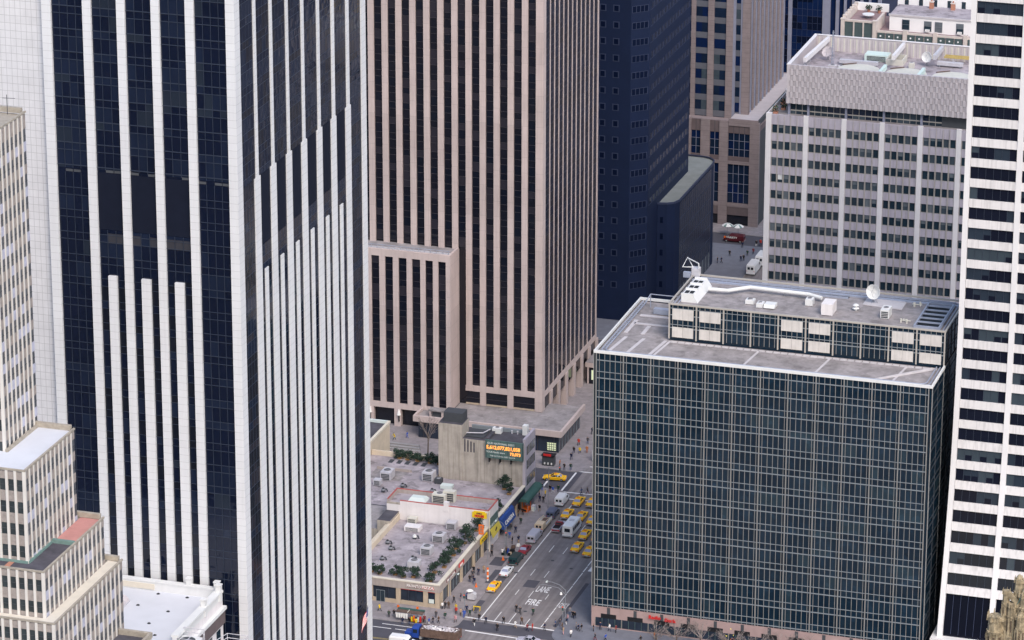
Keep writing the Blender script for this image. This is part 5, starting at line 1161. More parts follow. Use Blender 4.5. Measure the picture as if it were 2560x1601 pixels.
for x in (-243.6, -241.2, -238.7): m = MB(); m.box(x, x+.2, 756.9, 757.75, 9.8, 10.75, 'black_iron'); m.build('bracket', bl)
m = MB(); m.box(-249.6, -245.4, 758.9, 763.8, 14.25, 14.5, 'grille_dark'); m.tube([(-249.5, 759.5, 15), (-246, 760.4, 15), (-245.2, 763, 15)], .15, 'duct_grey', 5); tag(m.build('roof_ducts'), 'dark ducts beside the stair tower on the billboard building roof', 'duct')
roof_box('air_unit', 'white air unit with a round intake on the billboard building roof', 'air unit', -243.6, 763.2, 14.2, 2.0, 1.4, 1.3, 'white_paint', 'f')
roof_box('white_roof_cabinet', 'tall white cabinet at the street end of the billboard building roof', 'roof cabinet', -237.4, 764.0, 14.2, 1.1, 1.3, 2.3, 'white_paint', '')
for x in (-240.5, -239.2): m = MB(); m.cyl((x, 763.9), .15, 14.2, 14.9, 'duct_grey', 8); m.cyl((x, 763.9), .28, 14.9, 15.0, 'duct_grey', 8, .1); tag(m.build('vent_pipe'), 'short vent pipe behind the dark billboard roof, %s of two' % ('left' if x < -240 else 'right'), 'vent')

# green awning and orange stand
aw = thing('entrance_canopy', 'dark green arched street canopy in front of the billboard building', 'canopy', (-234.2, 758, PAVH))
m = MB(); n = 6
for i in range(n):
    a0, a1 = pi*i/n, pi*(i+1)/n; pf = lambda a, y: (-234.4+1.05*cos(a), y, 3.1+.75*sin(a))
    m.face([pf(a0, 752.6), pf(a1, 752.6), pf(a1, 763.4), pf(a0, 763.4)], 'awning_green')
for y in (752.6, 763.4): m.face([(-234.4+1.05*cos(pi*i/n), y, 3.1+.75*sin(pi*i/n)) for i in range(n+1)], 'awning_green')
m.box(-235.45, -235.4, 752.6, 763.4, 2.7, 3.1, 'awning_green'); m.box(-233.4, -233.35, 752.6, 763.4, 2.7, 3.1, 'awning_green'); m.build('roof', aw)
for y in (752.8, 758, 763.2): m = MB(); m.tube([(-233.4, y, PAVH), (-233.4, y, 2.8)], .05, 'steel_post', 6); m.build('post', aw)
kk = thing('orange_stand', 'orange framed street stand below the end of the green canopy', 'kiosk', (-234.4, 755.4, PAVH))
m = MB()
for x in (-235.2, -233.9):
    for y in (754.3, 756.3): m.box(x, x+.12, y, y+.12, PAVH, 2.7, 'sign_orange')
m.build('frame', kk); m = MB(); m.box(-235.25, -233.75, 754.2, 756.5, 2.4, 2.75, 'sign_orange'); m.build('header', kk); m = MB(); m.box(-235.2, -233.8, 754.25, 756.4, PAVH, .9, 'sign_orange'); m.box(-234.8, -234.2, 754.2, 754.24, .3, .8, 'black_iron'); m.build('counter', kk)
m = MB(); m.box(-233.4, -232.7, 755.3, 756.5, PAVH, 1.2, 'text_pale'); m.box(-233.45, -232.65, 755.25, 756.55, 1.2, 1.3, 'duct_grey'); tag(m.build('white_cooler'), 'white chest beside the orange framed stand', 'cooler')

# ------------------------------------------------------------------ vehicles (local forward = +y)
def loft(m, st, mat, caps=True, matf=None):
    """st: list of rings (same length) of 3d points"""
    b = len(m.v); n = len(st[0]); k = m.mi(mat)
    for r in st: m.v += [tuple(p) for p in r]
    for i in range(len(st)-1):
        for j in range(n-1):
            q = (b+i*n+j, b+i*n+j+1, b+(i+1)*n+j+1, b+(i+1)*n+j); m.f.append(q); m.m.append(m.mi(matf(i, j)) if matf else k)
    if caps:
        m.f.append(tuple(b+j for j in range(n))); m.m.append(k); m.f.append(tuple(b+(len(st)-1)*n+j for j in reversed(range(n)))); m.m.append(k)
def ring(y, hw, zb, zs, zt, tw=.88): return [(-hw*.92, y, zb), (-hw, y, zb+.12), (-hw, y, zs), (-hw*tw, y, zt), (hw*tw, y, zt), (hw, y, zs), (hw, y, zb+.12), (hw*.92, y, zb)]
def wheels(t, ys, hw, r=.33, w=.22):
    for y in ys:
        for s_ in (-1, 1):
            m = MB(); m.wheel(s_*(hw-w/2), y, r, r, w, 'tyre_rubber'); o = m.build('wheel', t, org=(0, 0, 0))
            m = MB(); m.wheel(s_*(hw-.0), y, r, r*.58, .03, 'chrome', 10); m.build('rim', o, org=(0, 0, 0))
def sub(t, nm, mb): return mb.build(nm, t, org=(0, 0, 0))
def lights(t, yr, yf, hw, z, zf=None, rw=.32, rear='lamp_red'):
    for s_ in (-1, 1):
        m = MB(); m.box(s_*hw-s_*rw, s_*hw, yr-.03, yr+.02, z-.09, z+.09, rear); sub(t, 'tail_light', m)
        m = MB(); m.box(s_*hw-s_*.3, s_*hw, yf-.02, yf+.03, (zf or z)-.09, (zf or z)+.09, 'lamp_clear'); sub(t, 'headlight', m)
def sedan(paint, taxi=False, L=5.3, hw=.93, rearglass='car_glass_pale', label='', cat='car', group=None, nm='parked_car'):
    t = thing(nm, label, cat, (0, 0, 0), group); h = L/2
    m = MB(); loft(m, [ring(-h+.08, hw*.9, .38, .68, .78), ring(-h+.25, hw*.97, .28, .78, .92), ring(-h+1.15, hw, .24, .82, .98), ring(-.2, hw, .24, .82, .96), ring(.9, hw, .24, .80, .95), ring(h-.5, hw*.97, .26, .70, .82), ring(h-.1, hw*.88, .36, .6, .7)], paint); sub(t, 'body', m)
    rb, fbz = -h+1.05, .95                          # cabin from rb to fbz
    A0 = [(-hw*.86, rb, .95), (hw*.86, rb, .95), (hw*.86, fbz, .93), (-hw*.86, fbz, .93)]; B0 = [(-hw*.68, rb+.55, 1.40), (hw*.68, rb+.55, 1.40), (hw*.68, fbz-.75, 1.40), (-hw*.68, fbz-.75, 1.40)]
    m = MB(); m.face([A0[0], A0[1], B0[1], B0[0]], rearglass); sub(t, 'rear_window', m)
    m = MB(); m.face([A0[2], A0[3], B0[3], B0[2]], 'car_glass'); sub(t, 'windscreen', m)
    for (a, b) in ((1, 2), (3, 0)): m = MB(); m.face([A0[a], A0[b], B0[b], B0[a]], 'car_glass'); sub(t, 'side_window', m)
    m = MB(); m.hexa([(p[0]*1.02, p[1], p[2]-.01) for p in B0]+[(p[0]*.86, p[1]+(.12 if i < 2 else -.12), p[2]+.07) for i, p in enumerate(B0)], paint)
    for i in range(4): m.tube([Vector(A0[i]), Vector(B0[i])], .055, paint, 4)
    for s_ in (-1, 1): m.tube([(s_*hw*.86, .0-.25, .95), (s_*hw*.68, -.3, 1.4)], .05, paint, 4)
    sub(t, 'roof', m)
    m = MB(); m.box(-hw*.92, hw*.92, -h-.04, -h+.12, .36, .56, 'chrome'); m.box(-hw*.3, hw*.3, -h-.05, -h-.042, .58, .72, 'text_pale'); sub(t, 'rear_bumper', m)
    m = MB(); m.box(-hw*.9, hw*.9, h-.14, h+.04, .34, .54, 'chrome'); sub(t, 'front_bumper', m)
    lights(t, -h+.06, h-.1, hw*.86, .68); wheels(t, (-h+1.05, h-1.0), hw)
    if taxi:
        m = MB(); m.hexa([(-.42, -.28, 1.46), (.42, -.28, 1.46), (.42, -.1, 1.46), (-.42, -.1, 1.46), (-.32, -.25, 1.62), (.32, -.25, 1.62), (.32, -.13, 1.62), (-.32, -.13, 1.62)], 'sign_orange'); sub(t, 'roof_light', m)
    return t
def van(paint, L=5.0, hw=.97, H=2.0, label='', nm='parked_van', rear='car_glass', cat='van', windows=0, group=None):
    t = thing(nm, label, cat, (0, 0, 0), group); h = L/2
    m = MB(); loft(m, [ring(-h, hw*.95, .35, H*.82, H*.93, .82), ring(-h+.15, hw, .3, H*.86, H, .84), ring(h-1.9, hw, .3, H*.86, H, .84), ring(h-1.0, hw*.98, .3, H*.56, H*.64, .8), ring(h-.1, hw*.9, .35, H*.42, H*.5, .8)], paint); sub(t, 'body', m)
    for s_ in (-1, 1): m = MB(); m.box(s_*.12, s_*.66*hw, -h-.03, -h-.005, H*.55, H*.78, rear); sub(t, 'rear_window', m)
    m = MB(); m.face([(-hw*.74, h-1.85, H*.97), (hw*.74, h-1.85, H*.97), (hw*.8, h-1.05, H*.67), (-hw*.8, h-1.05, H*.67)], 'car_glass'); sub(t, 'windscreen', m)
    for s_ in (-1, 1):
        m = MB(); m.hexa([(s_*hw*.96, h-2.5, H*.55), (s_*(hw+.015), h-2.5, H*.55), (s_*(hw+.015), h-1.4, H*.55), (s_*hw*.96, h-1.4, H*.55), (s_*hw*.94, h-2.5, H*.82), (s_*(hw+.012), h-2.5, H*.82), (s_*(hw+.012), h-1.9, H*.82), (s_*hw*.94, h-1.9, H*.82)], 'car_glass'); sub(t, 'side_window', m)
        for q in range(windows): y0 = -h+.4+q*(L-3.2)/max(1, windows); m = MB(); m.box(s_*hw*.97, s_*(hw+.015), y0, y0+(L-3.2)/windows-.15, H*.56, H*.82, 'car_glass'); sub(t, 'side_window', m)
    m = MB(); m.box(-hw*.92, hw*.92, -h-.1, -h+.02, .33, .5, 'chrome'); sub(t, 'rear_bumper', m)
    lights(t, -h, h-.08, hw*.9, H*.42, H*.36, .15); wheels(t, (-h+.95, h-.95), hw, .36); return t
def bus(paint, L=7.5, hw=1.15, H=2.8, label='', nm='shuttle_bus'):
    t = thing(nm, label, 'bus', (0, 0, 0)); h = L/2
    m = MB(); loft(m, [ring(-h, hw*.97, .4, H*.9, H*.97, .86), ring(-h+.12, hw, .35, H*.92, H, .88), ring(h-1.6, hw, .35, H*.92, H, .88), ring(h-1.1, hw, .35, H*.7, H*.76, .9), ring(h-.9, hw*.9, .35, 1.2, 1.35, .85), ring(h, hw*.86, .4, 1.0, 1.12, .85)], paint); sub(t, 'body', m)
    m = MB(); m.box(-hw*.55, hw*.5, -h-.03, -h-.004, H*.5, H*.78, 'car_glass'); sub(t, 'rear_window', m)
    for s_ in (-1, 1):
        for q in range(4): y0 = -h+.5+q*1.25; m = MB(); m.box(s_*(hw-.03), s_*(hw+.012), y0, y0+1.05, H*.5, H*.82, 'car_glass'); sub(t, 'side_window', m)
    m = MB(); m.face([(-hw*.85, h-1.5, H*.95), (hw*.85, h-1.5, H*.95), (hw*.88, h-1.0, H*.55), (-hw*.88, h-1.0, H*.55)], 'car_glass'); sub(t, 'windscreen', m)
    m = MB(); m.box(-.5, .5, -.8, .1, H, H+.12, 'duct_grey'); sub(t, 'roof_hatch', m)
    m = MB(); m.box(-hw*.95, hw*.95, -h-.12, -h, .32, .55, 'chrome'); sub(t, 'rear_bumper', m)
    lights(t, -h, h-.02, hw*.88, 1.0, .9, .14); wheels(t, (-h+1.3, h-.9), hw, .4, .26); return t
def place(t, x, y, rz=0, z=.0): t.location = (x, y, z); t.rotation_euler.z = rz; return t

tx = sedan('taxi_yellow', True, label='yellow taxi parked alone at the kerb nearest the crossing', cat='taxi', nm='taxi', group='yellow taxis on the avenue'); remember(tx)
place(tx, -228.15, 712.5)
for (x, y, lb) in ((-217.8, 738.1, 'yellow taxi nearest the camera in the moving lanes, just left of another taxi'), (-214.7, 736.6, 'yellow taxi half hidden by the green glass block, nearest in the rightmost lane'),
                   (-218.2, 745.3, 'yellow taxi just right of the white shuttle bus'), (-215.2, 744.9, 'yellow taxi mostly hidden by the glass block, second in the rightmost lane'),
                   (-218.9, 753.7, 'yellow taxi cut by the glass block edge, beyond the taxi beside the bus'), (-221.9, 755.0, 'yellow taxi directly ahead of the white shuttle bus'),
                   (-225.2, 755.4, 'yellow taxi with dark rear window ahead of the white and maroon pickup'), (-224.9, 763.0, 'yellow taxi beside the white cargo van at the stop line'),
                   (-221.9, 763.4, 'yellow taxi at the stop line cut by the glass block edge')):
    c = copy_tree(tx); place(c, x, y); c['label'] = lb
c = copy_tree(tx); place(c, -234.0, 774.9, radians(97)); c['label'] = 'yellow taxi turning left into the side street, seen side on'
c = copy_tree(tx); place(c, -249.0, 774.0, radians(90)); c['label'] = 'yellow taxi heading away down the side street behind the billboard building'
place(sedan('car_white', label='white saloon car parked ahead of the lone kerbside taxi', L=5.0), -228.1, 720.9)
place(sedan('car_maroon', label='dark maroon car squeezed behind the silver grey truck at the kerb', L=4.9), -228.0, 733.3)
c = place(sedan('car_silver', label='silver white car crossing the junction at the bottom edge of the photo', L=4.9, rearglass='car_glass', nm='moving_car'), -213.2, 688.3, radians(86))
place(van('car_green', 5.4, .98, 1.9, 'dark green van with an open cluttered rear, parked behind the white car'), -228.1, 727.7)
g5 = place(van('car_silver', 6.2, 1.0, 2.0, 'silver grey utility truck with an open dark rear parked at the kerb', nm='utility_truck', rear='black_iron', cat='truck'), -228.1, 740.8)
ct = thing('cream_truck', 'cream flatbed truck with raised side racks ahead of the silver utility truck', 'truck')
m = MB(); loft(m, [ring(-3.4, .95, .4, 1.9, 2.05, .84), ring(-1.3, .95, .4, 1.9, 2.05, .84), ring(-1.0, .95, .4, 1.2, 1.3, .84)], 'cream_paint'); sub(ct, 'cab', m)
for s_ in (-1, 1): m = MB(); m.box(s_*.12, s_*.6, -3.44, -3.405, 1.2, 1.7, 'car_glass'); sub(ct, 'rear_window', m)
m = MB(); m.box(-.95, .95, -1.0, 3.4, .5, .95, 'cream_paint'); m.box(-.95, -.87, -1, 3.4, .95, 1.4, 'text_white'); m.box(.87, .95, -1, 3.4, .95, 1.4, 'text_white'); m.box(-.8, .8, -.9, 3.2, .951, .97, 'rust_steel'); sub(ct, 'bed', m)
m = MB(); m.tube([(-.9, 3.3, 1.4), (-.9, -1.0, 1.9)], .08, 'cream_paint', 5); m.tube([(.9, 3.3, 1.4), (.9, -1.0, 1.9)], .08, 'cream_paint', 5); sub(ct, 'rack', m)
lights(ct, -3.4, 3.4, .85, .9); wheels(ct, (-2.4, 2.4), .95, .38); place(ct, -228.3, 747.6)
place(van('car_bluegrey', 4.9, .96, 1.85, 'dark blue grey van parked at the kerb ahead of the cream truck', windows=2), -228.2, 754.6)
place(van('car_white', 5.2, 1.0, 2.15, 'white cargo van with two square rear windows waiting at the stop line'), -228.5, 762.3)
bu = place(bus('car_white', label='white shuttle bus with a single rear window among the yellow taxis'), -221.6, 747.0)
pk = thing('pickup_truck', 'white and maroon pickup truck with an open dark bed beside the shuttle bus', 'pickup truck')
m = MB(); loft(m, [ring(-2.6, .9, .4, .95, 1.0, .96), ring(1.0, .93, .35, .95, 1.0, .96), ring(2.5, .88, .38, .8, .92, .9)], 'car_silver'); m.box(-.9, .9, -2.63, -2.605, .55, .8, 'car_maroon'); sub(pk, 'body', m)
m = MB(); m.box(-.78, .78, -2.45, -.3, 1.002, 1.02, 'black_iron'); m.box(-.92, -.8, -2.6, -.3, 1.0, 1.15, 'car_silver'); m.box(.8, .92, -2.6, -.3, 1.0, 1.15, 'car_silver'); m.box(-.8, .8, -2.62, -2.5, 1.0, 1.12, 'car_silver'); sub(pk, 'bed', m)
m = MB(); m.hexa([(-.82, -.3, 1), (.82, -.3, 1), (.82, 1.1, 1), (-.82, 1.1, 1), (-.7, -.15, 1.6), (.7, -.15, 1.6), (.7, .6, 1.6), (-.7, .6, 1.6)], 'car_maroon'); sub(pk, 'cab', m)
m = MB(); m.face([(-.7, -.28, 1.1), (.7, -.28, 1.1), (.62, -.18, 1.5), (-.62, -.18, 1.5)], 'car_glass'); sub(pk, 'rear_window', m)
m = MB(); m.box(-.9, .9, -2.75, -2.6, .35, .55, 'chrome'); sub(pk, 'rear_bumper', m); lights(pk, -2.61, 2.5, .85, .75); wheels(pk, (-1.6, 1.6), .92); place(pk, -224.8, 747.7)
# dump truck on the cross street, heading west (local +y -> world -x)
dt = thing('dump_truck', 'blue cabbed dump truck with a rusty container heaped with pale rubble', 'truck')
m = MB(); loft(m, [ring(4.3, 1.2, .5, 2.5, 2.75, .85), ring(2.9, 1.2, .5, 2.5, 2.75, .85)][::-1], 'truck_blue'); loft(m, [ring(4.25, 1.05, .5, 1.5, 1.65, .8), ring(5.9, 1.0, .5, 1.35, 1.5, .8)], 'truck_blue'); sub(dt, 'cab', m)
m = MB(); m.face([(-.95, 4.32, 1.75), (.95, 4.32, 1.75), (.9, 4.32, 2.5), (-.9, 4.32, 2.5)], 'car_glass'); sub(dt, 'windscreen', m)
for s_ in (-1, 1): m = MB(); m.box(s_*1.19, s_*1.23, 3.2, 4.1, 1.6, 2.4, 'car_glass'); sub(dt, 'side_window', m); m = MB(); m.cyl((s_*1.15, 2.6), .3, .5, 1.0, 'chrome', 10); sub(dt, 'fuel_tank', m)
m = MB(); m.box(-1.3, 1.3, -5.4, 2.6, 1.0, 2.7, 'rust_steel')
for i in range(9): m.box(-1.36, 1.36, -5.3+i*.96, -5.2+i*.96, 1.0, 2.75, 'rust_steel')
sub(dt, 'container', m)
m = MB(); random.seed(11); nx, ny_ = 8, 24
hgt = [[2.62+.38*sin(pi*i/nx)*sin(pi*min(1, j/ny_))+random.uniform(-.09, .14) for j in range(ny_+1)] for i in range(nx+1)]
for i in range(nx):
    for j in range(ny_): xf = lambda i, j: (-1.22+2.44*i/nx, -5.3+7.8*j/ny_, hgt[i][j]); m.face([xf(i, j), xf(i+1, j), xf(i+1, j+1), xf(i, j+1)], pick([('rubble', 5), ('text_white', 1.5), ('grille_dark', .8), ('screen_panel', 2)]))
sub(dt, 'rubble_load', m)
wheels(dt, (-4.2, -2.9, 4.9), 1.2, .5, .35); lights(dt, -5.4, 5.9, 1.0, 1.1); place(dt, -231.6, 683.9, radians(91))
wv = place(van('car_white', 5.5, 1.0, 2.3, 'white and pink van just peeping over the bottom edge before the dump truck', nm='moving_van'), -236.5, 679.2, radians(-90))
# vehicles on the right edge and far away
place(bus('car_white', 8, 1.2, 3.0, 'white bus standing beyond the junction, cut by the glass block edge', nm='city_bus'), -227.9, 791.5)
for i, (x, y) in enumerate(((-227.6, 929.3), (-227.2, 936.9))):
    place(van('car_white', 7.0, 1.15, 2.9, ('near white delivery truck with faint pink lettering parked on the far avenue', 'far white delivery truck just beyond its twin on the far avenue')[i], nm='delivery_truck', cat='truck', group='white delivery trucks on the far avenue'), x, y)
rv = place(van('van_red', 5.6, 1.0, 2.0, 'dark red delivery van with pale lettering side on under two striped umbrellas', nm='delivery_van'), -238.6, 952.0, radians(90))
m = MB(); text_mb(m, 'VARIETY', .9, 'text_white', lambda u, v, w: (-1.03-w, 1.9-u, 1.15+v*.7), .03, .85, .03, False); m.cyl((0, 0), .28, 0, .04, 'sign_orange', 12); m.v[-24:] = [(-1.03-p[2], 2.3+p[0], 1.35+p[1]) for p in m.v[-24:]]; sub(rv, 'lettering', m)

# ------------------------------------------------------------------ street furniture
def umbrella(x, y, z0, r, h, cols_, label, nm='umbrella', n=12, group=None):
    t = thing(nm, label, 'umbrella', (x, y, z0), group)
    m = MB()
    for i in range(n):
        a0, a1 = 2*pi*i/n, 2*pi*(i+1)/n
        for r0, r1, z0_, z1_ in ((0, .55*r, h, h-.12*r), (.55*r, r, h-.12*r, h-.42*r)):
            P_ = [(x+r0*cos(a0), y+r0*sin(a0), z0+z0_), (x+r1*cos(a0), y+r1*sin(a0), z0+z1_), (x+r1*cos(a1), y+r1*sin(a1), z0+z1_), (x+r0*cos(a1), y+r0*sin(a1), z0+z0_)]
            m.face(P_ if r0 else P_[:3], cols_[i % len(cols_)])
    o = m.build('canopy', t); sm = o.modifiers.new('thick', 'SOLIDIFY'); sm.thickness = .03
    m = MB(); m.tube([(x, y, z0), (x, y, z0+h)], .035, 'steel_post', 5); m.build('pole', t); return t
umbrella(-241.6, 956.4, .0, 1.5, 3.4, ('text_white', 'text_white', 'copper_green'), 'white and green striped umbrella, the left one of two above the red van', n=12)
umbrella(-238.6, 956.2, .0, 1.5, 3.4, ('text_white', 'copper_green', 'text_white'), 'white and green striped umbrella, the right one of two above the red van', n=12)
umbrella(-230.9, 704.8, PAVH, .75, 2.5, ('text_white',), 'small white vendor umbrella on the pavement near the kerb', n=10)
cart = thing('vendor_cart', 'silver grey vendor cart with a rounded hood under a small white umbrella', 'food cart', (-230.6, 705.2, PAVH))
m = MB(); m.box(-231.4, -229.8, 704.6, 705.8, .45, 1.35, 'duct_grey'); m.build('body', cart)
m = MB()
for i in range(6): a0, a1 = pi*i/6, pi*(i+1)/6; m.hexa([(-230.6+.9*cos(a1), 704.6, 1.35), (-230.6+.9*cos(a0), 704.6, 1.35), (-230.6+.9*cos(a0), 705.8, 1.35), (-230.6+.9*cos(a1), 705.8, 1.35), (-230.6+.9*cos(a1), 704.6, 1.36+.5*sin(a1)), (-230.6+.9*cos(a0), 704.6, 1.36+.5*sin(a0)), (-230.6+.9*cos(a0), 705.8, 1.36+.5*sin(a0)), (-230.6+.9*cos(a1), 705.8, 1.36+.5*sin(a1))], 'duct_grey')
m.build('hood', cart)
for x in (-231.2, -230.0): m = MB(); m.wheel(x, 705.2, PAVH+.25, .25, .08, 'tyre_rubber', 10); m.build('wheel', cart)
ns = thing('souvenir_stand', 'dark roofed kerbside stand hung with white shirts and colourful goods', 'market stall', (-239.2, 690.8, PAVH))
m = MB(); m.box(-242.1, -236.4, 690.6, 692.4, 2.05, 2.2, 'rust_steel'); m.box(-242.1, -236.4, 691.9, 692.5, 2.2, 2.35, 'awning_green'); m.box(-239.6, -239.5, 690.5, 692.5, 2.2, 2.3, 'cream_terrace'); m.build('roof', ns)
m = MB()
for x in (-242.0, -239.3, -236.55): m.box(x, x+.08, 690.7, 690.78, PAVH, 2.05, 'steel_post'); m.box(x, x+.08, 692.2, 692.28, PAVH, 2.05, 'steel_post')
m.build('frame', ns)
for i in range(5): x = -242.0+i*.52; m = MB(); m.hexa([(x, 690.45, .9), (x+.4, 690.45, .9), (x+.4, 690.52, .9), (x, 690.52, .9), (x-.03, 690.45, 1.95), (x+.43, 690.45, 1.95), (x+.43, 690.52, 1.95), (x-.03, 690.52, 1.95)], 'text_white'); m.build('hanging_shirt', ns)
for i, mt in enumerate(('sign_red', 'sign_yellow', 'sign_orange', 'pink_membrane', 'text_pale', 'sign_red')): x = -239.2+i*.46; m = MB(); m.box(x, x+.3, 690.3, 690.6, .5, 1.2+.25*(i % 3), mt); m.build('goods', ns)
m = MB(); m.box(-239.2, -236.5, 690.9, 691.9, PAVH, .8, 'rust_steel'); m.build('table', ns)
for x, y, lb in ((-242.3, 692.9, 'orange sign on a thin post left of the souvenir stand'), (-238.3, 693.2, 'small orange sign on a post behind the souvenir stand')):
    t = thing('sign_post', lb, 'sign', (x, y, PAVH)); m = MB(); m.tube([(x, y, PAVH), (x, y, 2.4)], .05, 'steel_post', 5); m.build('post', t); m = MB(); m.box(x-.25, x+.25, y-.06, y-.05, 2.0, 2.6, 'sign_orange'); m.build('plate', t)
nn2 = thing('newsstand', 'dark newsstand with a red sign and white bags hanging beyond the side street', 'kiosk', (-237.8, 782.6, PAVH))
m = MB(); m.box(-239.2, -236.5, 782.2, 783.8, PAVH, 2.5, 'grille_dark'); m.build('booth', nn2); m = MB(); m.box(-239.4, -236.3, 781.9, 784, 2.5, 2.65, 'black_iron'); m.build('roof', nn2)
m = MB(); m.box(-238.8, -237.0, 781.86, 781.9, 2.55, 3.1, 'sign_red'); m.build('red_sign', nn2)
for i in range(3): x = -238.7+i*.8; m = MB(); m.box(x, x+.28, 782.0, 782.18, .5, .95, 'text_white'); m.build('white_bag', nn2)
def signal(x, y, label, arm=0, hz=4.3, nm='traffic_light', orange=False):
    t = thing(nm, label, 'traffic light', (x, y, PAVH)); m = MB(); m.tube([(x, y, PAVH), (x, y, 5.2)], .08, 'steel_post', 6)
    if arm: m.tube([(x, y, 5.0), (x+arm, y, 5.9)], .06, 'steel_post', 5)
    m.build('pole', t)
    m = MB(); hx = x+arm; z = 5.6 if arm else hz; m.box(hx-.17, hx+.17, y-.3, y-.05, z-.8, z+.15, 'sign_green')
    m.build('signal_head', t)
    for i, mt in enumerate(('bulb_red', 'banner_yellow', 'copper_green')): m = MB(); m.box(hx-.09, hx+.09, y-.33, y-.3, z-.08-i*.28, z+.08-i*.28, mt if i == 0 else 'black_iron'); m.build('lens', t)
    return t
signal(-229.9, 698.2, 'traffic light pole at the near kerb corner by the crossing', 0)
signal(-232.2, 733.7, 'red topped signal post among the people beside the kerb', 0, 3.8)
signal(-233.6, 774.5-5.5, 'traffic light pole with an arm in front of the turning taxi', 2.6)
signal(-209.3, 699.3, 'green traffic light on the pole at the right kerb corner', 0, 3.9)
def lamp(x, y, h, ax, ay, label, pole_h=None):
    t = thing('street_lamp', label, 'street lamp', (x, y, PAVH)); m = MB(); m.tube([(x, y, PAVH), (x, y, h*.86)], .085, 'steel_post', 6, .06); m.build('pole', t)
    m = MB(); m.tube([(x, y, h*.84), (x+ax*.3, y+ay*.3, h*.95), (x+ax*.7, y+ay*.7, h*1.0), (x+ax, y+ay, h)], .055, 'steel_post', 5); m.build('arm', t)
    m = MB(); m.hexa([(x+ax-.18, y+ay-.3, h-.14), (x+ax+.18, y+ay-.3, h-.14), (x+ax+.14, y+ay+.35, h-.05), (x+ax-.14, y+ay+.35, h-.05), (x+ax-.16, y+ay-.28, h+.06), (x+ax+.16, y+ay-.28, h+.06), (x+ax+.1, y+ay+.33, h+.08), (x+ax-.1, y+ay+.33, h+.08)], 'text_pale'); m.build('lamp_head', t); return t
l1 = lamp(-209.0, 699.9, 8.7, -3.9, 0, 'tall grey street lamp at the right kerb corner whose arms reach over the avenue')
m = MB(); m.tube([(-209.0, 699.9, 6.4), (-210.4, 699.9, 7.6), (-213.4, 699.9, 8.0), (-214.6, 699.9, 7.7)], .05, 'steel_post', 5); m.build('lower_arm', l1)
m = MB(); m.cyl((-209.9, 699.9), .28, 6.2, 6.7, 'text_white', 10, .18); m.build('globe', l1)
lamp(-234.0, 698.9+2, 7.5, 1.9, 0, 'grey street lamp standing by the corner of the pizza shop')
lamp(-231.0, 729.0, 8.2, -2.0, 0, 'grey street lamp at the kerb beside the dark green van')
lamp(-230.4, 758.0, 8.0, 2.2, 0, 'grey street lamp at the kerb beside the white cargo van')
sp = thing('banded_pole', 'tall slender pole with orange and white bands at its foot on the pavement', 'pole', (-230.6, 715.8, PAVH))
m = MB(); m.tube([(-230.6, 715.8, PAVH), (-230.6, 715.8, 8.5)], .06, 'steel_post', 6); m.build('shaft', sp)
m = MB()
for i, mt in enumerate(('text_white', 'sign_orange', 'text_white', 'sign_orange', 'sign_orange', 'text_white', 'sign_orange')): m.cyl((-230.6, 715.8), .22, PAVH+i*.42, PAVH+i*.42+.42, mt, 10)
m.build('banded_sleeve', sp)
fp = thing('banner_pole', 'cream flagpole on the shop front flying a yellow banner with a black diamond', 'flagpole', (-235.2, 731.0, PAVH))
m = MB(); m.tube([(-235.1, 731.0, PAVH), (-235.1, 731.0, 9.2)], .14, 'cream_terrace', 8); m.build('pole', fp)
m = MB(); m.hexa([(-234.03, 730.0, 3.6), (-233.97, 730.0, 3.6), (-233.97, 736.1, 3.6+.3), (-234.03, 736.1, 3.9), (-234.03, 728.0, 6.3), (-233.97, 728.0, 6.3), (-233.97, 734.0, 6.1), (-234.03, 734.0, 6.1)], 'banner_yellow'); ban = m.build('banner', fp)
m = MB(); m.face([(-233.95, 731.4, 4.9), (-233.95, 732.0, 4.5), (-233.95, 732.9, 5.0), (-233.95, 732.3, 5.5)], 'black_iron'); m.build('emblem', ban)
ys_ = thing('yellow_street_sign', 'long yellow sign board projecting above the pizza shop side wall', 'sign', (-235.2, 727, 4))
m = MB(); m.box(-235.3, -235.1, 725.3, 729.7, 3.9, 5.0, 'sign_yellow'); m.build('board', ys_); m = MB(); text_mb(m, 'FOOD', .9, 'black_iron', lambda u, v, w: (-235.08+w, 725.6+u, 4.15+v), .02, 1.4, .02, False); m.build('lettering', ys_)
os_ = thing('orange_sign', 'upright orange sign above the planted roof edge near the flagpole', 'sign', (-235.3, 727, 5.5)); m = MB(); m.box(-236.2, -235.1, 727.0, 727.12, 5.5, 7.7, 'sign_orange'); m.build('board', os_)
m = MB()
for i in range(3): m.box(-235.95, -235.35, 726.97, 726.999, 5.8+i*.6, 6.2+i*.6, 'brick_red')
m.build('marks', os_)
# solid flag added where the tower glass only mirrors one
fl_ = thing('reflection_flag', 'stars and stripes flag added in place of a reflection at the marble tower corner', 'flag', (-235.7, 655.8, 9))
m = MB(); m.tube([(-235.85, 656.4, 16.0), (-235.35, 655.0, 20.2-1.2)], .05, 'steel_post', 5); m.build('staff', fl_)
m = MB(); nS = 13
def fpnt(u, v): return (-235.35+.25*sin(u*5)+.1*u, 655.2-u*2.6-.7*v, 18.7-v*2.4-1.9*u*u)
for i in range(nS):
    for j in range(8):
        u0, u1 = j/8, (j+1)/8; v0, v1 = i/nS, (i+1)/nS
        mt = 'awning_blue' if (u1 <= .51 and v1 <= .54) else ('sign_red' if i % 2 == 0 else 'text_white'); m.face([fpnt(u0, v1), fpnt(u1, v1), fpnt(u1, v0), fpnt(u0, v0)], mt)
o = m.build('cloth', fl_); sm = o.modifiers.new('thick', 'SOLIDIFY'); sm.thickness = .02
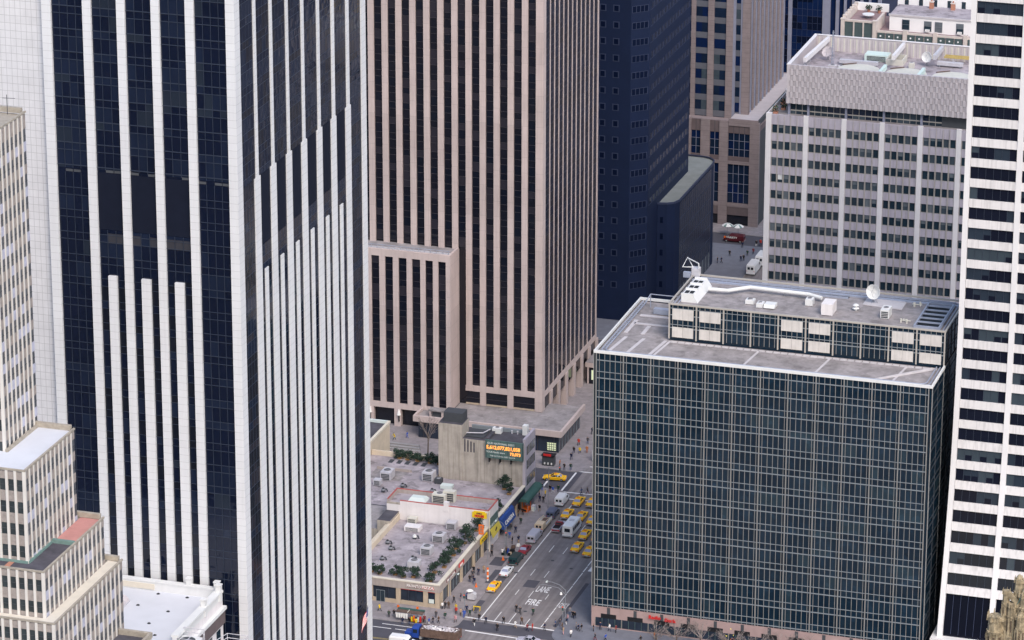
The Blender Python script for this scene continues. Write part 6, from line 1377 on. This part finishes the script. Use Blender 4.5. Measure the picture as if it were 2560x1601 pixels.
# plaza lanterns on the stone tower columns, cones, barrier, litter bins
for x, lb in ((-284.6, 'white conical lantern on the left plaza column of the tan stone tower'), (-277.6, 'white conical lantern on the right plaza column of the tan stone tower')):
    t = thing('wall_lantern', lb, 'lantern', (x, 795.6, 3), 'white lanterns on the plaza columns'); m = MB(); m.cyl((x, 795.45), .5, 3.0, 4.3, 'text_white', 10, .16); m.build('shade', t); m = MB(); m.box(x-.1, x+.1, 795.3, 795.6, 1.4, 3.0, 'black_iron'); m.build('bracket', t)
for x, y, lb in ((-227.9, 700.7, 'small yellow barrier at the kerb near the crossing, left leg of the frame'),):
    t = thing('barrier', 'small yellow sawhorse barrier in the kerb lane by the crossing', 'barrier', (x, y, 0)); m = MB(); m.box(x-.9, x+.6, y-.05, y+.05, .75, .95, 'sign_yellow'); m.build('rail', t)
    for q in (-.8, .5): m = MB(); m.tube([(x+q, y-.3, 0), (x+q, y, .95), (x+q, y+.3, 0)], .05, 'sign_yellow', 4); m.build('leg', t)
for i, (x, y, lb) in enumerate(((-230.9, 727.3, 'orange traffic cone beside the dark green van'), (-231.9, 712.0, 'orange traffic cone lying back from the kerb near the lone taxi'))):
    t = thing('traffic_cone', lb, 'traffic cone', (x, y, PAVH), 'orange traffic cones'); m = MB(); m.cyl((x, y), .24, PAVH+.04, PAVH+.85, 'sign_orange', 10, .05); m.build('cone', t); m = MB(); m.box(x-.28, x+.28, y-.28, y+.28, PAVH, PAVH+.04, 'sign_orange'); m.build('base', t)
hd = thing('rubbish_pile', 'heap of crates and bags beside the dark green van', 'rubbish', (-230.8, 731, PAVH))
for i in range(7):
    m = MB(); x, y = -231.6+random.uniform(0, 1.6), 728.8+random.uniform(0, 7); s_ = random.uniform(.3, .55); m.hexa([(x-s_, y-s_, PAVH), (x+s_, y-s_, PAVH), (x+s_, y+s_, PAVH), (x-s_, y+s_, PAVH), (x-s_*.8, y-s_*.7, PAVH+s_*1.8), (x+s_*.7, y-s_*.8, PAVH+s_*1.6), (x+s_*.8, y+s_*.7, PAVH+s_*1.8), (x-s_*.7, y+s_*.8, PAVH+s_*1.5)], ('cream_paint', 'black_iron', 'truck_blue', 'car_green', 'text_white', 'rust_steel', 'black_iron')[i]); m.build('crate' if i % 2 else 'bag', hd)

# ------------------------------------------------------------------ rooftop equipment over the shops
for x, y, w_, d_, h_, mt, pr, lb in ((-252.2, 731.0, 1.9, 1.6, 1.2, 'cream_tank', 'g', 'cream roof vent box against the white wall on the pizza shop roof'), (-250.7, 726.9, 3.4, 2.2, 1.1, 'offwhite_stucco', 'g', 'wide low cream roof unit in the middle of the pizza shop roof'),
        (-243.2, 730.4, 2.1, 2.0, 1.6, 'duct_grey', 'g', 'grey boxy unit against the white wall at the right of the pizza roof'), (-243.6, 723.0, 2.5, 2.3, 1.7, 'duct_grey', 'gf', 'large grey boxy unit, second from the white wall on the pizza roof'),
        (-243.8, 715.6, 2.3, 2.3, 1.7, 'duct_grey', 'gf', 'large grey boxy unit, third from the white wall on the pizza roof'), (-244.1, 708.3, 2.4, 2.2, 1.4, 'duct_grey', 'f', 'pale grey unit nearest the street behind the roof shrubs'),
        (-265.9, 754.0, 2.4, 3.2, 1.9, 'duct_grey', 'gf', 'pale boxy unit at the far left of the gravel roof by the bare wall'), (-257.0, 756.0, 2.5, 2.6, 2.0, 'duct_grey', 'gf', 'pale boxy unit left of the concrete stair tower'),
        (-251.6, 752.2, 2.6, 1.6, .9, 'text_pale', '', 'flat white roof hatch on the gravel roof below the concrete wall'), (-247.8, 736.0, 3.0, 2.0, 2.0, 'cream_tank', 'gf', 'cream roof unit with pipes straddling the red coping, the lower of two'),
        (-245.9, 737.0, 2.6, 1.4, 2.5, 'cream_tank', 'g', 'tall cream roof unit behind the lower one by the red coping'), (-266.6, 749.6, 1.6, 1.5, 1.4, 'duct_grey', 'g', 'small grey box in front of the pale unit at the far left roof'),
        (-254.3, 758.6-4, 1.6, 1.4, 1.2, 'grille_dark', 'f', 'dark round topped fan at the foot of the concrete stair tower')):
    zb_ = 7.92 if 732.3 < y < 738.5 and x > -255 else (4.62 if y < 732 else 4.42)
    roof_box('roof_unit', lb, 'roof unit', x, y, zb_, w_, d_, h_, mt, pr)
sk2 = thing('roof_skylight', 'pale sloping skylight on the roof behind the white wall', 'skylight', (-252.5, 735.5, 7.9)); m = MB(); m.hexa([(-254.5, 734.0, 7.92), (-250.5, 734, 7.92), (-250.5, 737.4, 7.92), (-254.5, 737.4, 7.92), (-254, 735, 8.7), (-251, 735, 8.7), (-251, 736.6, 8.7), (-254, 736.6, 8.7)], 'text_pale'); m.build('glazing', sk2); m = MB(); m.box(-254.6, -250.4, 733.9, 734.0, 7.9, 8.1, 'grille_dark'); m.build('frame', sk2)
for i, (x, y, lb) in enumerate(((-251.7, 715.3, 'dark turned exhaust fan at the left of the pizza roof, farther one'), (-251.6, 709.6, 'dark turned exhaust fan at the left of the pizza roof, nearer the shrubs'), (-245.6, 711.6, 'dark turned exhaust fan between the grey units on the pizza roof'), (-253.4, 718.2, 'small dark exhaust fan at the far left of the pizza roof'), (-260.9, 749.6, 'dark exhaust fan at the left of the gravel roof'), (-248.9, 722.6, 'short white vent pipe near the middle of the pizza roof'), (-264, 745.8, 'dark twin exhaust near the left of the long gravel roof'), (-253.8, 748.6, 'small dark vent right of the middle of the gravel roof'))):
    t = thing('exhaust_fan', lb, 'roof fan', (x, y, 4.6)); m = MB(); m.box(x-.35, x+.35, y-.35, y+.35, 4.6, 5.0, 'grille_dark'); m.build('kerb', t); m = MB(); m.cyl((x, y), .5, 5.0, 5.35, 'steel_post' if i != 5 else 'white_paint', 12, .42); m.cyl((x, y), .3, 5.35, 5.55, 'black_iron' if i != 5 else 'white_paint', 10, .2); m.tube([(x, y, 5.2), (x+.7, y+.1, 5.25), (x+.9, y+.1, 4.7)], .17, 'grille_dark', 6); m.build('cowl', t)

# ------------------------------------------------------------------ planting
def shrub(x, y, z, r, h, label, seed, group=None, planter=True, nm='roof_shrub'):
    random.seed(seed); t = thing(nm, label, 'shrub', (x, y, z), group)
    if planter: m = MB(); m.box(x-.4, x+.4, y-.4, y+.4, z, z+.4, 'planter_wood'); m.box(x-.33, x+.33, y-.33, y+.33, z+.401, z+.41, 'bark'); m.build('planter', t)
    m = MB(); b = z+(.5 if planter else 0); m.tube([(x, y, b), (x+.1, y, b+h*.5), (x, y+.1, b+h*.85)], .07, 'bark', 5, .02); m.build('stem', t)
    m = MB()
    r *= random.uniform(1.2, 1.5)
    for q in range(11): a = random.uniform(0, 2*pi); f_ = random.random(); k_ = random.uniform(.45, .95); leaves(m, (x+r*k_*cos(a)*(1-f_*.5), y+r*k_*sin(a)*(1-f_*.5), b-.1+h*(.1+.85*f_)), r*random.uniform(.25, .5), 60, [('leaf_dark', 5), ('leaf_mid', 2)], .12, .7)
    m.build('foliage', t); return t
GS = 'dark shrubs along the shop roof edges'
where = ['at the far left above the pizza shop front', 'second from the left above the pizza shop front', 'left of centre above the pizza shop front', 'right above the pizza sign lettering', 'just right of the pizza lettering near the roof corner', 'alone near the rounded roof corner', 'first along the side parapet from the corner', 'second along the side parapet from the corner', 'third along the side parapet from the corner', 'fourth along the side parapet from the corner', 'fifth along the side parapet from the corner', 'sixth along the side parapet below the orange sign', 'seventh along the side parapet beside the orange sign', 'pressed against the white wall corner']
for i, (x, y, r, h) in enumerate(((-251.6, 703.0, .9, 1.2), (-249.6, 702.5, 1.0, 1.3), (-246.4, 703.0, 1.1, 1.6), (-244.4, 702.4, 1.1, 1.5), (-242.4, 702.8, 1.1, 1.7), (-238.4, 701.9, 1.0, 1.2), (-239.0, 706.4, 1.0, 1.9), (-238.0, 709.6, 1.1, 1.6), (-238.3, 712.7, 1.2, 2.1), (-238.2, 716.3, 1.2, 1.9), (-238.8, 719.8, 1.2, 1.8), (-238.0, 723.2, 1.3, 2.3), (-238.3, 726.9, 1.3, 2.0), (-237.8, 730.6, 1.1, 2.2))):
    shrub(x, y, 4.62, r*(1.3 if i > 5 else 1.1), h*(1.1 if i > 5 else 1), 'dark green juniper shrub '+where[i], 100+i, GS)
w2 = ['low dark bush left of the bare tree behind the gravel roof', 'low dark bush second left of the bare tree behind the gravel roof', 'low dark bush third left of the bare tree behind the gravel roof', 'low dark bush at the foot of the bare tree', 'low dark bush touching the stair tower behind the gravel roof', 'tall dark bush on the gravel roof beside the billboard building street corner', 'dark bush on the low shop roof just below the tall corner bush', 'dark bush at the street end of the roof above the blue awning']
for i, (x, y, r, h) in enumerate(((-267.3, 766, 1.2, 1.7), (-265.3, 765.8, 1.3, 1.6), (-262.9, 765.7, 1.1, 1.3), (-259.9, 765.4, 1.1, 1.6), (-257.7, 765.2, 1.2, 1.5), (-239.5, 755.4, 1.5, 3.0), (-237.7, 753.0, 1.3, 2.3), (-237.6, 743.3, 1.2, 2.0))):
    shrub(x, y, 4.42, r, h, w2[i], 140+i, 'dark bushes on the gravel roofs')
def bare_tree(x, y, h, r, label, seed, nm='bare_tree', mat='twig_grey', lv=0, group=None):
    random.seed(seed); t = thing(nm, label, 'tree', (x, y, PAVH), group); m = MB(); m.tube([(x, y, PAVH), (x+.1, y, h*.35), (x, y+.1, h*.6)], .16, 'bark', 6, .09); m.build('trunk', t); m = MB()
    for i in range(11):
        a = random.uniform(0, 2*pi); z0 = h*random.uniform(.3, .62); p0 = Vector((x, y, z0)); p1 = p0+Vector((cos(a)*r*.55, sin(a)*r*.55, h*.18)); p2 = p1+Vector((cos(a+.4)*r*.45, sin(a+.4)*r*.45, h*.14)); m.tube([p0, p1, p2], .07, mat, 4, .025)
        for q in range(7):
            b = a+random.uniform(-1.2, 1.2); s_ = random.choice((p1, p2, (p1+p2)/2)); e = s_+Vector((cos(b)*r*.4, sin(b)*r*.4, h*random.uniform(.03, .2))); m.tube([s_, (s_+e)/2+Vector((0, 0, .1)), e], .035, mat, 3, .015)
            for k in range(3): c = b+random.uniform(-1, 1); m.tube([e, e+Vector((cos(c)*r*.22, sin(c)*r*.22, random.uniform(0, .6)))], .025, mat, 3, .012)
    m.build('branches', t)
    if lv: m = MB(); leaves(m, (x, y, h*.78), r, lv, [('sign_orange', 1), ('banner_yellow', 2), ('twig_grey', 2)], .12); m.build('last_leaves', t)
    return t
bare_tree(-265.6, 780.6, 9.2, 1.7, 'slender bare tree standing on the plaza in front of the pavilion', 3)
bw = ['leftmost, under the red sign lettering', 'second from the left', 'third from the left', 'fourth from left, a few yellow leaves', 'fifth from the left', 'sixth from the left', 'rightmost']
for i, x in enumerate((-188.4, -184.2, -179.2, -173.0, -168.0, -162.5, -157.0)):
    bare_tree(x, 694.2+.05*i, 5.0+.3*(i % 3), 2.0, 'bare street tree before the pink granite base, '+bw[i], 20+i, lv=40 if i == 3 else 0, group='bare street trees before the pink granite base')
lg = thing('plaza_steps', 'low stone steps and planter ledge beside the pavilion plaza', 'steps', (-270, 785, PAVH))
for i in range(3): m = MB(); m.box(-276, -268.8+i*.5, 783.6-i*1.1, 784.4-i*1.1, PAVH, .75-.2*i, 'kerb_stone'); m.build('step', lg)

# ------------------------------------------------------------------ people
def body_mesh(name, pose):
    """one continuous body grown with the skin modifier, then frozen; materials: 0 skin 1 hair 2 coat 3 trousers 4 shoes"""
    st, arm, lean = pose
    J = {'pel': (0, 0, .95, .15, .11), 'waist': (0, .0+lean*.3, 1.12, .145, .11), 'chest': (0, lean, 1.36, .175, .12), 'neck': (0, lean*1.15, 1.50, .06, .06), 'head0': (0, lean*1.3+.01, 1.60, .085, .095), 'head1': (0, lean*1.35, 1.70, .075, .085)}
    E_ = [('pel', 'waist'), ('waist', 'chest'), ('chest', 'neck'), ('neck', 'head0'), ('head0', 'head1')]
    for s_, n_ in ((-1, 'l'), (1, 'r')):
        f_ = st*s_
        J.update({'hip'+n_: (s_*.10, 0, .88, .10, .10), 'knee'+n_: (s_*.11, f_*.5+.03, .50, .065, .07), 'ank'+n_: (s_*.11, f_-(.04 if f_ < 0 else 0), .10, .045, .05), 'toe'+n_: (s_*.12, f_+.14, .05, .045, .035)})
        a_ = -f_*1.1
        hd = (s_*.26, lean+a_*.9+.06, .86) if arm == 0 else ((s_*.2, lean+.32, 1.08) if arm == 1 else (s_*.17, lean+.2, .98))
        J.update({'sh'+n_: (s_*.20, lean, 1.42, .07, .07), 'el'+n_: (s_*.27, lean-.03+a_*.4, 1.15, .055, .055), 'ha'+n_: (*hd, .04, .04)})
        E_ += [('pel', 'hip'+n_), ('hip'+n_, 'knee'+n_), ('knee'+n_, 'ank'+n_), ('ank'+n_, 'toe'+n_), ('chest', 'sh'+n_), ('sh'+n_, 'el'+n_), ('el'+n_, 'ha'+n_)]
    keys = list(J); me = bpy.data.meshes.new(name); me.from_pydata([J[k][:3] for k in keys], [(keys.index(a), keys.index(b)) for a, b in E_], [])
    o = bpy.data.objects.new(name, me); COL.objects.link(o); o.modifiers.new('skin', 'SKIN'); me.skin_vertices or None
    if not me.skin_vertices: 
        bm = bmesh.new(); bm.from_mesh(me); bm.verts.layers.skin.verify(); bm.to_mesh(me); bm.free()
    for i, k in enumerate(keys): me.skin_vertices[0].data[i].radius = J[k][3:]; me.skin_vertices[0].data[i].use_root = (k == 'pel')
    ss = o.modifiers.new('sub', 'SUBSURF'); ss.levels = 1; ss.render_levels = 1
    dg = bpy.context.evaluated_depsgraph_get(); dg.update(); m2 = bpy.data.meshes.new_from_object(o.evaluated_get(dg)); m2.name = name
    bpy.data.objects.remove(o); m2.materials.clear()
    for n_ in ('skin', 'hair_dark', 'black_iron', 'black_iron', 'shoe_black'): m2.materials.append(MATS[n_])
    for p in m2.polygons:
        z = p.center.z; y = p.center.y; x = abs(p.center.x)
        if z > 1.64 or (z > 1.55 and y < lean*1.3-.01): k = 1
        elif z > 1.48: k = 0
        elif z < .10: k = 4
        elif x > .15 and (Vector(p.center)-Vector((x if p.center.x > 0 else -x, *J['har'][1:3]))).length < .09: k = 0
        elif z > (.72 if True else .9): k = 2
        else: k = 3
        p.material_index = k; p.use_smooth = True
    return m2
POSES = {'standing': body_mesh('person_standing', (.03, 0, .0)), 'walking': body_mesh('person_walking', (.24, 0, .05)), 'striding': body_mesh('person_striding', (-.3, 0, .07)), 'holding': body_mesh('person_holding', (.05, 1, .02))}
WEAR = {'black': (.012, .012, .016), 'navy': (.015, .022, .06), 'dark grey': (.05, .05, .06), 'brown': (.10, .06, .04), 'red': (.5, .04, .03), 'yellow': (.75, .52, .03), 'blue': (.04, .10, .42), 'white': (.75, .74, .74), 'tan': (.42, .30, .20), 'dark green': (.015, .05, .035), 'maroon': (.20, .03, .04), 'grey': (.2, .2, .22), 'pink': (.6, .3, .32), 'orange': (.45, .14, .04), 'denim': (.06, .09, .18)}
for k_, v_ in WEAR.items(): base_mat('cloth_'+k_.replace(' ', '_'), v_, .9, 0)
def person(x, y, pose, rz, coat, tr, label, z=PAVH, group=None):
    o = bpy.data.objects.new('person', POSES[pose]); COL.objects.link(o); o.location = (x, y, z); o.rotation_euler.z = radians(rz); sc = random.uniform(.96, 1.06); o.scale = (sc*1.12, sc*1.12, sc)
    for i, n_ in ((2, coat), (3, tr)): o.material_slots[i].link = 'OBJECT'; o.material_slots[i].material = MATS['cloth_'+n_.replace(' ', '_')]
    return tag(o, label, 'person', group)
random.seed(42)
PPL = [
 # crossing and near corner
 (-246.7, 693.9, 'striding', 80, 'yellow', 'black', 'in a yellow top striding past the shop door at far left'), (-243.9, 691.6, 'standing', 10, 'dark green', 'black', 'in dark green standing left of the souvenir stand'), (-243.0, 692.2, 'holding', 30, 'black', 'grey', 'in black bending beside the stand sign post'),
 (-240.2, 689.3, 'standing', 0, 'navy', 'denim', 'in navy browsing the white shirts from the road'), (-238.8, 689.6, 'standing', -20, 'black', 'denim', 'in black browsing the middle of the souvenir stand'), (-237.4, 689.5, 'holding', 0, 'yellow', 'yellow', 'all in yellow at the right of the souvenir stand'),
 (-236.1, 691.1, 'standing', 180, 'maroon', 'black', 'in maroon beside the right end of the souvenir stand'), (-234.7, 694.3, 'standing', 180, 'dark grey', 'black', 'in dark grey standing alone on the corner pavement'), (-232.7, 694.1, 'striding', 200, 'dark green', 'grey', 'in dark green with light trousers striding across the corner'),
 (-234.3, 691.2, 'walking', 90, 'black', 'navy', 'in black left of a pair above the dump truck'), (-233.3, 691.8, 'walking', 90, 'brown', 'black', 'in brown right of a pair above the dump truck'), (-234.9, 690.4, 'standing', 90, 'blue', 'white', 'in blue tucked behind the dump truck cab'),
 (-234.9, 699.6-.7, 'standing', 60, 'white', 'black', 'in a white top right at the pizza shop corner'), (-234.4, 699.2, 'walking', 20, 'black', 'black', 'in black just right of the white top at the shop corner'), (-233.7, 699.4, 'standing', 0, 'brown', 'brown', 'in a long brown coat near the shop corner'),
 (-233.6, 702.6, 'walking', 160, 'dark grey', 'black', 'in dark grey coming round the shop corner'), (-231.4, 697.4, 'standing', 180, 'red', 'black', 'in a bright red jacket by the corner pole'), (-231.9, 697.9+.9, 'holding', 150, 'yellow', 'brown', 'with a yellow scarf behind the red jacket'),
 (-232.6, 704.0, 'standing', 90, 'navy', 'grey', 'in navy beside the corner street lamp'), (-231.6, 705.2, 'standing', 0, 'blue', 'navy', 'in blue at the left of the vendor cart'), (-229.6, 698.7, 'standing', 200, 'navy', 'black', 'in navy waiting at the kerb corner, tallest of the group'),
 (-229.35, 696.3, 'walking', 200, 'blue', 'blue', 'all in bright blue stepping off the kerb'), (-228.5, 697.4, 'walking', 180, 'dark green', 'black', 'in dark green at the left end of the stop line'), (-230.3, 696.9, 'holding', 240, 'tan', 'brown', 'in tan behind the person stepping off the kerb'),
 (-230.2, 693.2, 'walking', 170, 'pink', 'brown', 'in pink and brown near the truck corner'), (-226.2, 693.2, 'striding', 190, 'black', 'white', 'in black with white bags on the crossing, leftmost'), (-226.0, 695.9, 'walking', 190, 'black', 'navy', 'in black standing over the stop line at left'),
 (-224.3, 695.0, 'walking', 180, 'navy', 'black', 'in navy alone on the crossing left of centre'), (-220.9, 692.0, 'standing', 180, 'black', 'black', 'all in black in the middle of the crossing, nearest the camera'), (-220.8, 695.8, 'walking', 0, 'black', 'dark grey', 'in black on the stop line between two lane lines'),
 (-220.1, 702.3, 'walking', 200, 'black', 'black', 'in black left of the pair walking on the lanes'), (-219.1, 701.6, 'striding', 200, 'dark grey', 'black', 'in dark grey right of the pair walking on the lanes'), (-216.4, 701.8, 'walking', 190, 'dark green', 'black', 'in dark green walking alone below the lane letters'),
 (-217.2, 696.7, 'walking', 170, 'brown', 'black', 'in brown just behind the stop line right of centre'), (-217.9, 694.6, 'walking', 90, 'white', 'tan', 'in white on the crossing right of centre'), (-215.1, 693.8, 'walking', 90, 'maroon', 'navy', 'in maroon and navy beside the long red coat'), (-214.2, 694.3, 'standing', 90, 'red', 'maroon', 'in a long red coat on the crossing'),
 (-211.9, 695.2, 'walking', 80, 'navy', 'black', 'in navy on the right end of the crossing'), (-210.3, 697.4, 'standing', 90, 'denim', 'navy', 'in denim at the right kerb waiting to cross'),
 (-207.6, 694.1, 'standing', 90, 'tan', 'pink', 'in tan and pink on the right corner, nearest the kerb ramp'), (-205.8, 693.3, 'standing', 60, 'white', 'dark grey', 'in white with a dark hat on the right corner'), (-205.9, 697.4, 'standing', 90, 'grey', 'black', 'in grey at the left of the group of three'), (-205.2, 696.6, 'walking', 90, 'navy', 'black', 'in navy in the middle of the group of three'), (-204.6, 696.8, 'walking', 90, 'black', 'grey', 'in black at the right of the group of three'),
 (-208.5, 699.0, 'standing', 90, 'navy', 'white', 'in navy with white trousers by the green signal'), (-208.7, 700.7, 'standing', 120, 'pink', 'denim', 'in pink behind the green signal'), (-208.2, 702.6, 'standing', 180, 'black', 'black', 'in a black coat, left of two by the right kerb'), (-207.7, 702.4, 'walking', 180, 'black', 'navy', 'in black and navy, right of two by the right kerb'), (-209.2, 704.0, 'standing', 180, 'grey', 'denim', 'in grey farthest up the right kerb'),
 (-208.5, 696.2, 'holding', 90, 'brown', 'brown', 'all in brown behind the tan and pink figure'), (-209.4, 697.8, 'standing', 90, 'dark grey', 'navy', 'in dark grey at the foot of the big street lamp'), (-202.3, 697.5, 'standing', 100, 'black', 'black', 'in black against the pink granite corner'), (-200.7, 693.3, 'walking', 120, 'black', 'maroon', 'in black at the bottom edge below the granite wall'),
 (-201.2, 698.6, 'standing', 180, 'navy', 'black', 'in navy by the first granite shopfront'), (-199.2, 698.5, 'walking', 100, 'white', 'navy', 'in white before the first granite shopfront'), (-197.8, 698.2, 'standing', 80, 'maroon', 'black', 'in maroon right of the first granite shopfront'), (-198.6, 693.6, 'walking', 90, 'blue', 'black', 'with a blue bag at the bottom edge near the granite wall'), (-191.6, 694.6, 'walking', 80, 'black', 'black', 'in black at the bottom edge left of the bare trees'), (-189.6, 697.6, 'standing', 90, 'orange', 'tan', 'in orange under the red sign lettering'),
 # west pavement going up the avenue
 (-233.9, 713.9, 'standing', 0, 'black', 'navy', 'in black and navy by the second shop pier'), (-233.2, 714.2, 'standing', 90, 'navy', 'white', 'in navy and white in the huddle by the shop side'), (-232.7, 713.2, 'walking', 180, 'navy', 'denim', 'in navy and denim at the front of the huddle'), (-234.1, 716.4, 'standing', 200, 'dark grey', 'black', 'in dark grey at the back of the huddle'), (-234.6, 718.7, 'walking', 180, 'black', 'brown', 'in black and brown near the shop wall above the huddle'),
 (-233.3, 717.9, 'standing', 180, 'navy', 'navy', 'all in navy between the shop wall and the banded pole'), (-232.6, 719.5, 'standing', 170, 'tan', 'brown', 'in tan left of the banded pole'), (-233.7, 728.3, 'walking', 170, 'black', 'black', 'tall in black at the foot of the flagpole'), (-234.6, 731.3, 'standing', 180, 'dark grey', 'dark grey', 'in dark grey behind the flagpole'), (-231.8, 729.6, 'holding', 0, 'white', 'black', 'in white bending over crates beside the green van'), (-231.3, 730.8, 'standing', 60, 'brown', 'black', 'in brown by the crates next to the signal post'),
 (-233.2, 739.2, 'standing', 180, 'blue', 'denim', 'in blue above the red topped signal post'), (-231.7, 736.3, 'standing', 90, 'black', 'black', 'all in black beside the tail of the silver truck'), (-230.6, 737.3, 'holding', 60, 'navy', 'tan', 'in navy and tan unloading beside the silver truck'), (-234.3, 743.7, 'walking', 180, 'dark grey', 'dark green', 'in dark grey and green on the pavement below the blue awning'), (-232.9, 742.4, 'walking', 10, 'navy', 'black', 'in navy and black on the pavement below the blue awning'),
 (-233.3, 747.5, 'walking', 190, 'dark green', 'black', 'in dark green midway along the blue awning pavement'), (-234.4, 752.5, 'standing', 180, 'black', 'dark grey', 'in black and grey just before the orange stand'), (-231.6, 755.7, 'walking', 170, 'black', 'tan', 'in black and tan, lowest of the line by the grey van'), (-233.2, 761.0, 'walking', 0, 'navy', 'navy', 'all in navy left of the white cargo van'), (-232.3, 760.8, 'standing', 180, 'black', 'black', 'all in black left of the white cargo van'), (-236.7+1.6, 756.5-4.9, 'standing', 90, 'brown', 'navy', 'in brown and navy close to the shopfront below the canopy'),
 (-234.4, 764.6, 'holding', 120, 'tan', 'black', 'in tan beside the far end of the green canopy'), (-232.9, 764.2, 'standing', 90, 'yellow', 'black', 'in yellow near the far end of the green canopy'), (-234.7, 767.6, 'standing', 180, 'navy', 'blue', 'in navy and blue at the side street corner'), (-232.8, 767.4, 'walking', 180, 'black', 'maroon', 'in black and maroon at the side street corner'), (-232.0, 766.9, 'walking', 170, 'blue', 'white', 'in blue and white at the side street corner'), (-231.0, 767.7, 'standing', 180, 'dark green', 'dark grey', 'in dark green at the corner of the white crossing lines'),
 (-225.8, 768.1, 'walking', 90, 'denim', 'black', 'in denim crossing above the waiting taxis'), (-224.6, 768.9, 'striding', 90, 'black', 'maroon', 'in black striding across above the waiting taxis'),
 (-235.2, 782.8, 'standing', 90, 'orange', 'black', 'in orange right of the newsstand'), (-233.6, 780.9, 'holding', 180, 'black', 'dark grey', 'in black at the far kerb behind the turning taxi'), (-232.2, 781.2, 'walking', 200, 'dark green', 'denim', 'in dark green stepping off the far kerb'), (-233.9, 787.3, 'walking', 180, 'navy', 'navy', 'in navy along the dark pavilion glass, lower one'), (-234.5, 791.3, 'walking', 0, 'black', 'navy', 'in black along the dark pavilion glass, upper one'), (-233.2, 791.7, 'walking', 180, 'yellow', 'navy', 'in yellow beside the pavilion pavement'), (-233.2, 798, 'standing', 180, 'dark grey', 'denim', 'in dark grey and denim farther up the pavilion pavement'), (-234.9, 796.5, 'walking', 180, 'red', 'black', 'in red farther up the pavilion pavement'), (-231.8, 792.6, 'standing', 180, 'orange', 'orange', 'all in orange left of the standing white bus'), (-233.9, 804, 'walking', 0, 'navy', 'black', 'in navy at the top end of the pavilion pavement'),
 (-275.8, 787.0, 'striding', 120, 'yellow', 'dark green', 'in a yellow top on the plaza by the party wall'), (-273.4, 789.1, 'walking', 100, 'blue', 'blue', 'all in blue crossing the plaza before the columns'),
 # far avenue
 (-236.5, 939.2, 'standing', 180, 'black', 'black', 'in black alone in the middle of the far grey plaza'), (-238.1, 932.8, 'standing', 90, 'black', 'navy', 'in black, left of a pair on the far plaza'), (-237.1, 933.1, 'walking', 90, 'navy', 'black', 'in navy, right of a pair on the far plaza'), (-232.7, 936, 'walking', 180, 'navy', 'navy', 'all in navy left of the far delivery trucks'), (-232.1, 936.6, 'standing', 180, 'black', 'black', 'all in black beside the far delivery trucks'), (-232.2, 940.9, 'standing', 180, 'dark green', 'black', 'in dark green behind the far delivery trucks'),
 (-231.1, 942.8, 'walking', 200, 'maroon', 'black', 'in maroon at the far crossing'), (-231.9, 949.2, 'standing', 180, 'black', 'white', 'in black with white trousers at the far corner'), (-231.0, 950.2, 'walking', 180, 'red', 'navy', 'in red at the far right corner'), (-235.1, 947, 'standing', 180, 'navy', 'black', 'in navy by the tail of the red van')]
seen_ = set()
for x, y, ps, rz, ct_, tr_, wh_ in PPL:
    onroad = (-229.2 < x < -210.1 and y < 930) or y < 690.1 or (769.5 < y < 780.5)
    lab = 'person '+wh_; assert lab not in seen_, lab; seen_.add(lab); assert len(lab.split()) <= 16, lab
    person(x, y, ps, rz, ct_, tr_, lab, .0 if onroad else (.14 if y < 960 else .0), 'people on the streets')

for i, (x, y) in enumerate(((-212.3, 884), (-212.1, 895), (-212.3, 906), (-212.0, 917))):
    bare_tree(x, y, 9.5, 3.2, 'autumn tree with orange leaves on the far avenue pavement, '+('nearest', 'second', 'third', 'farthest')[i]+' of four', 60+i, lv=500, group='autumn trees on the far avenue')
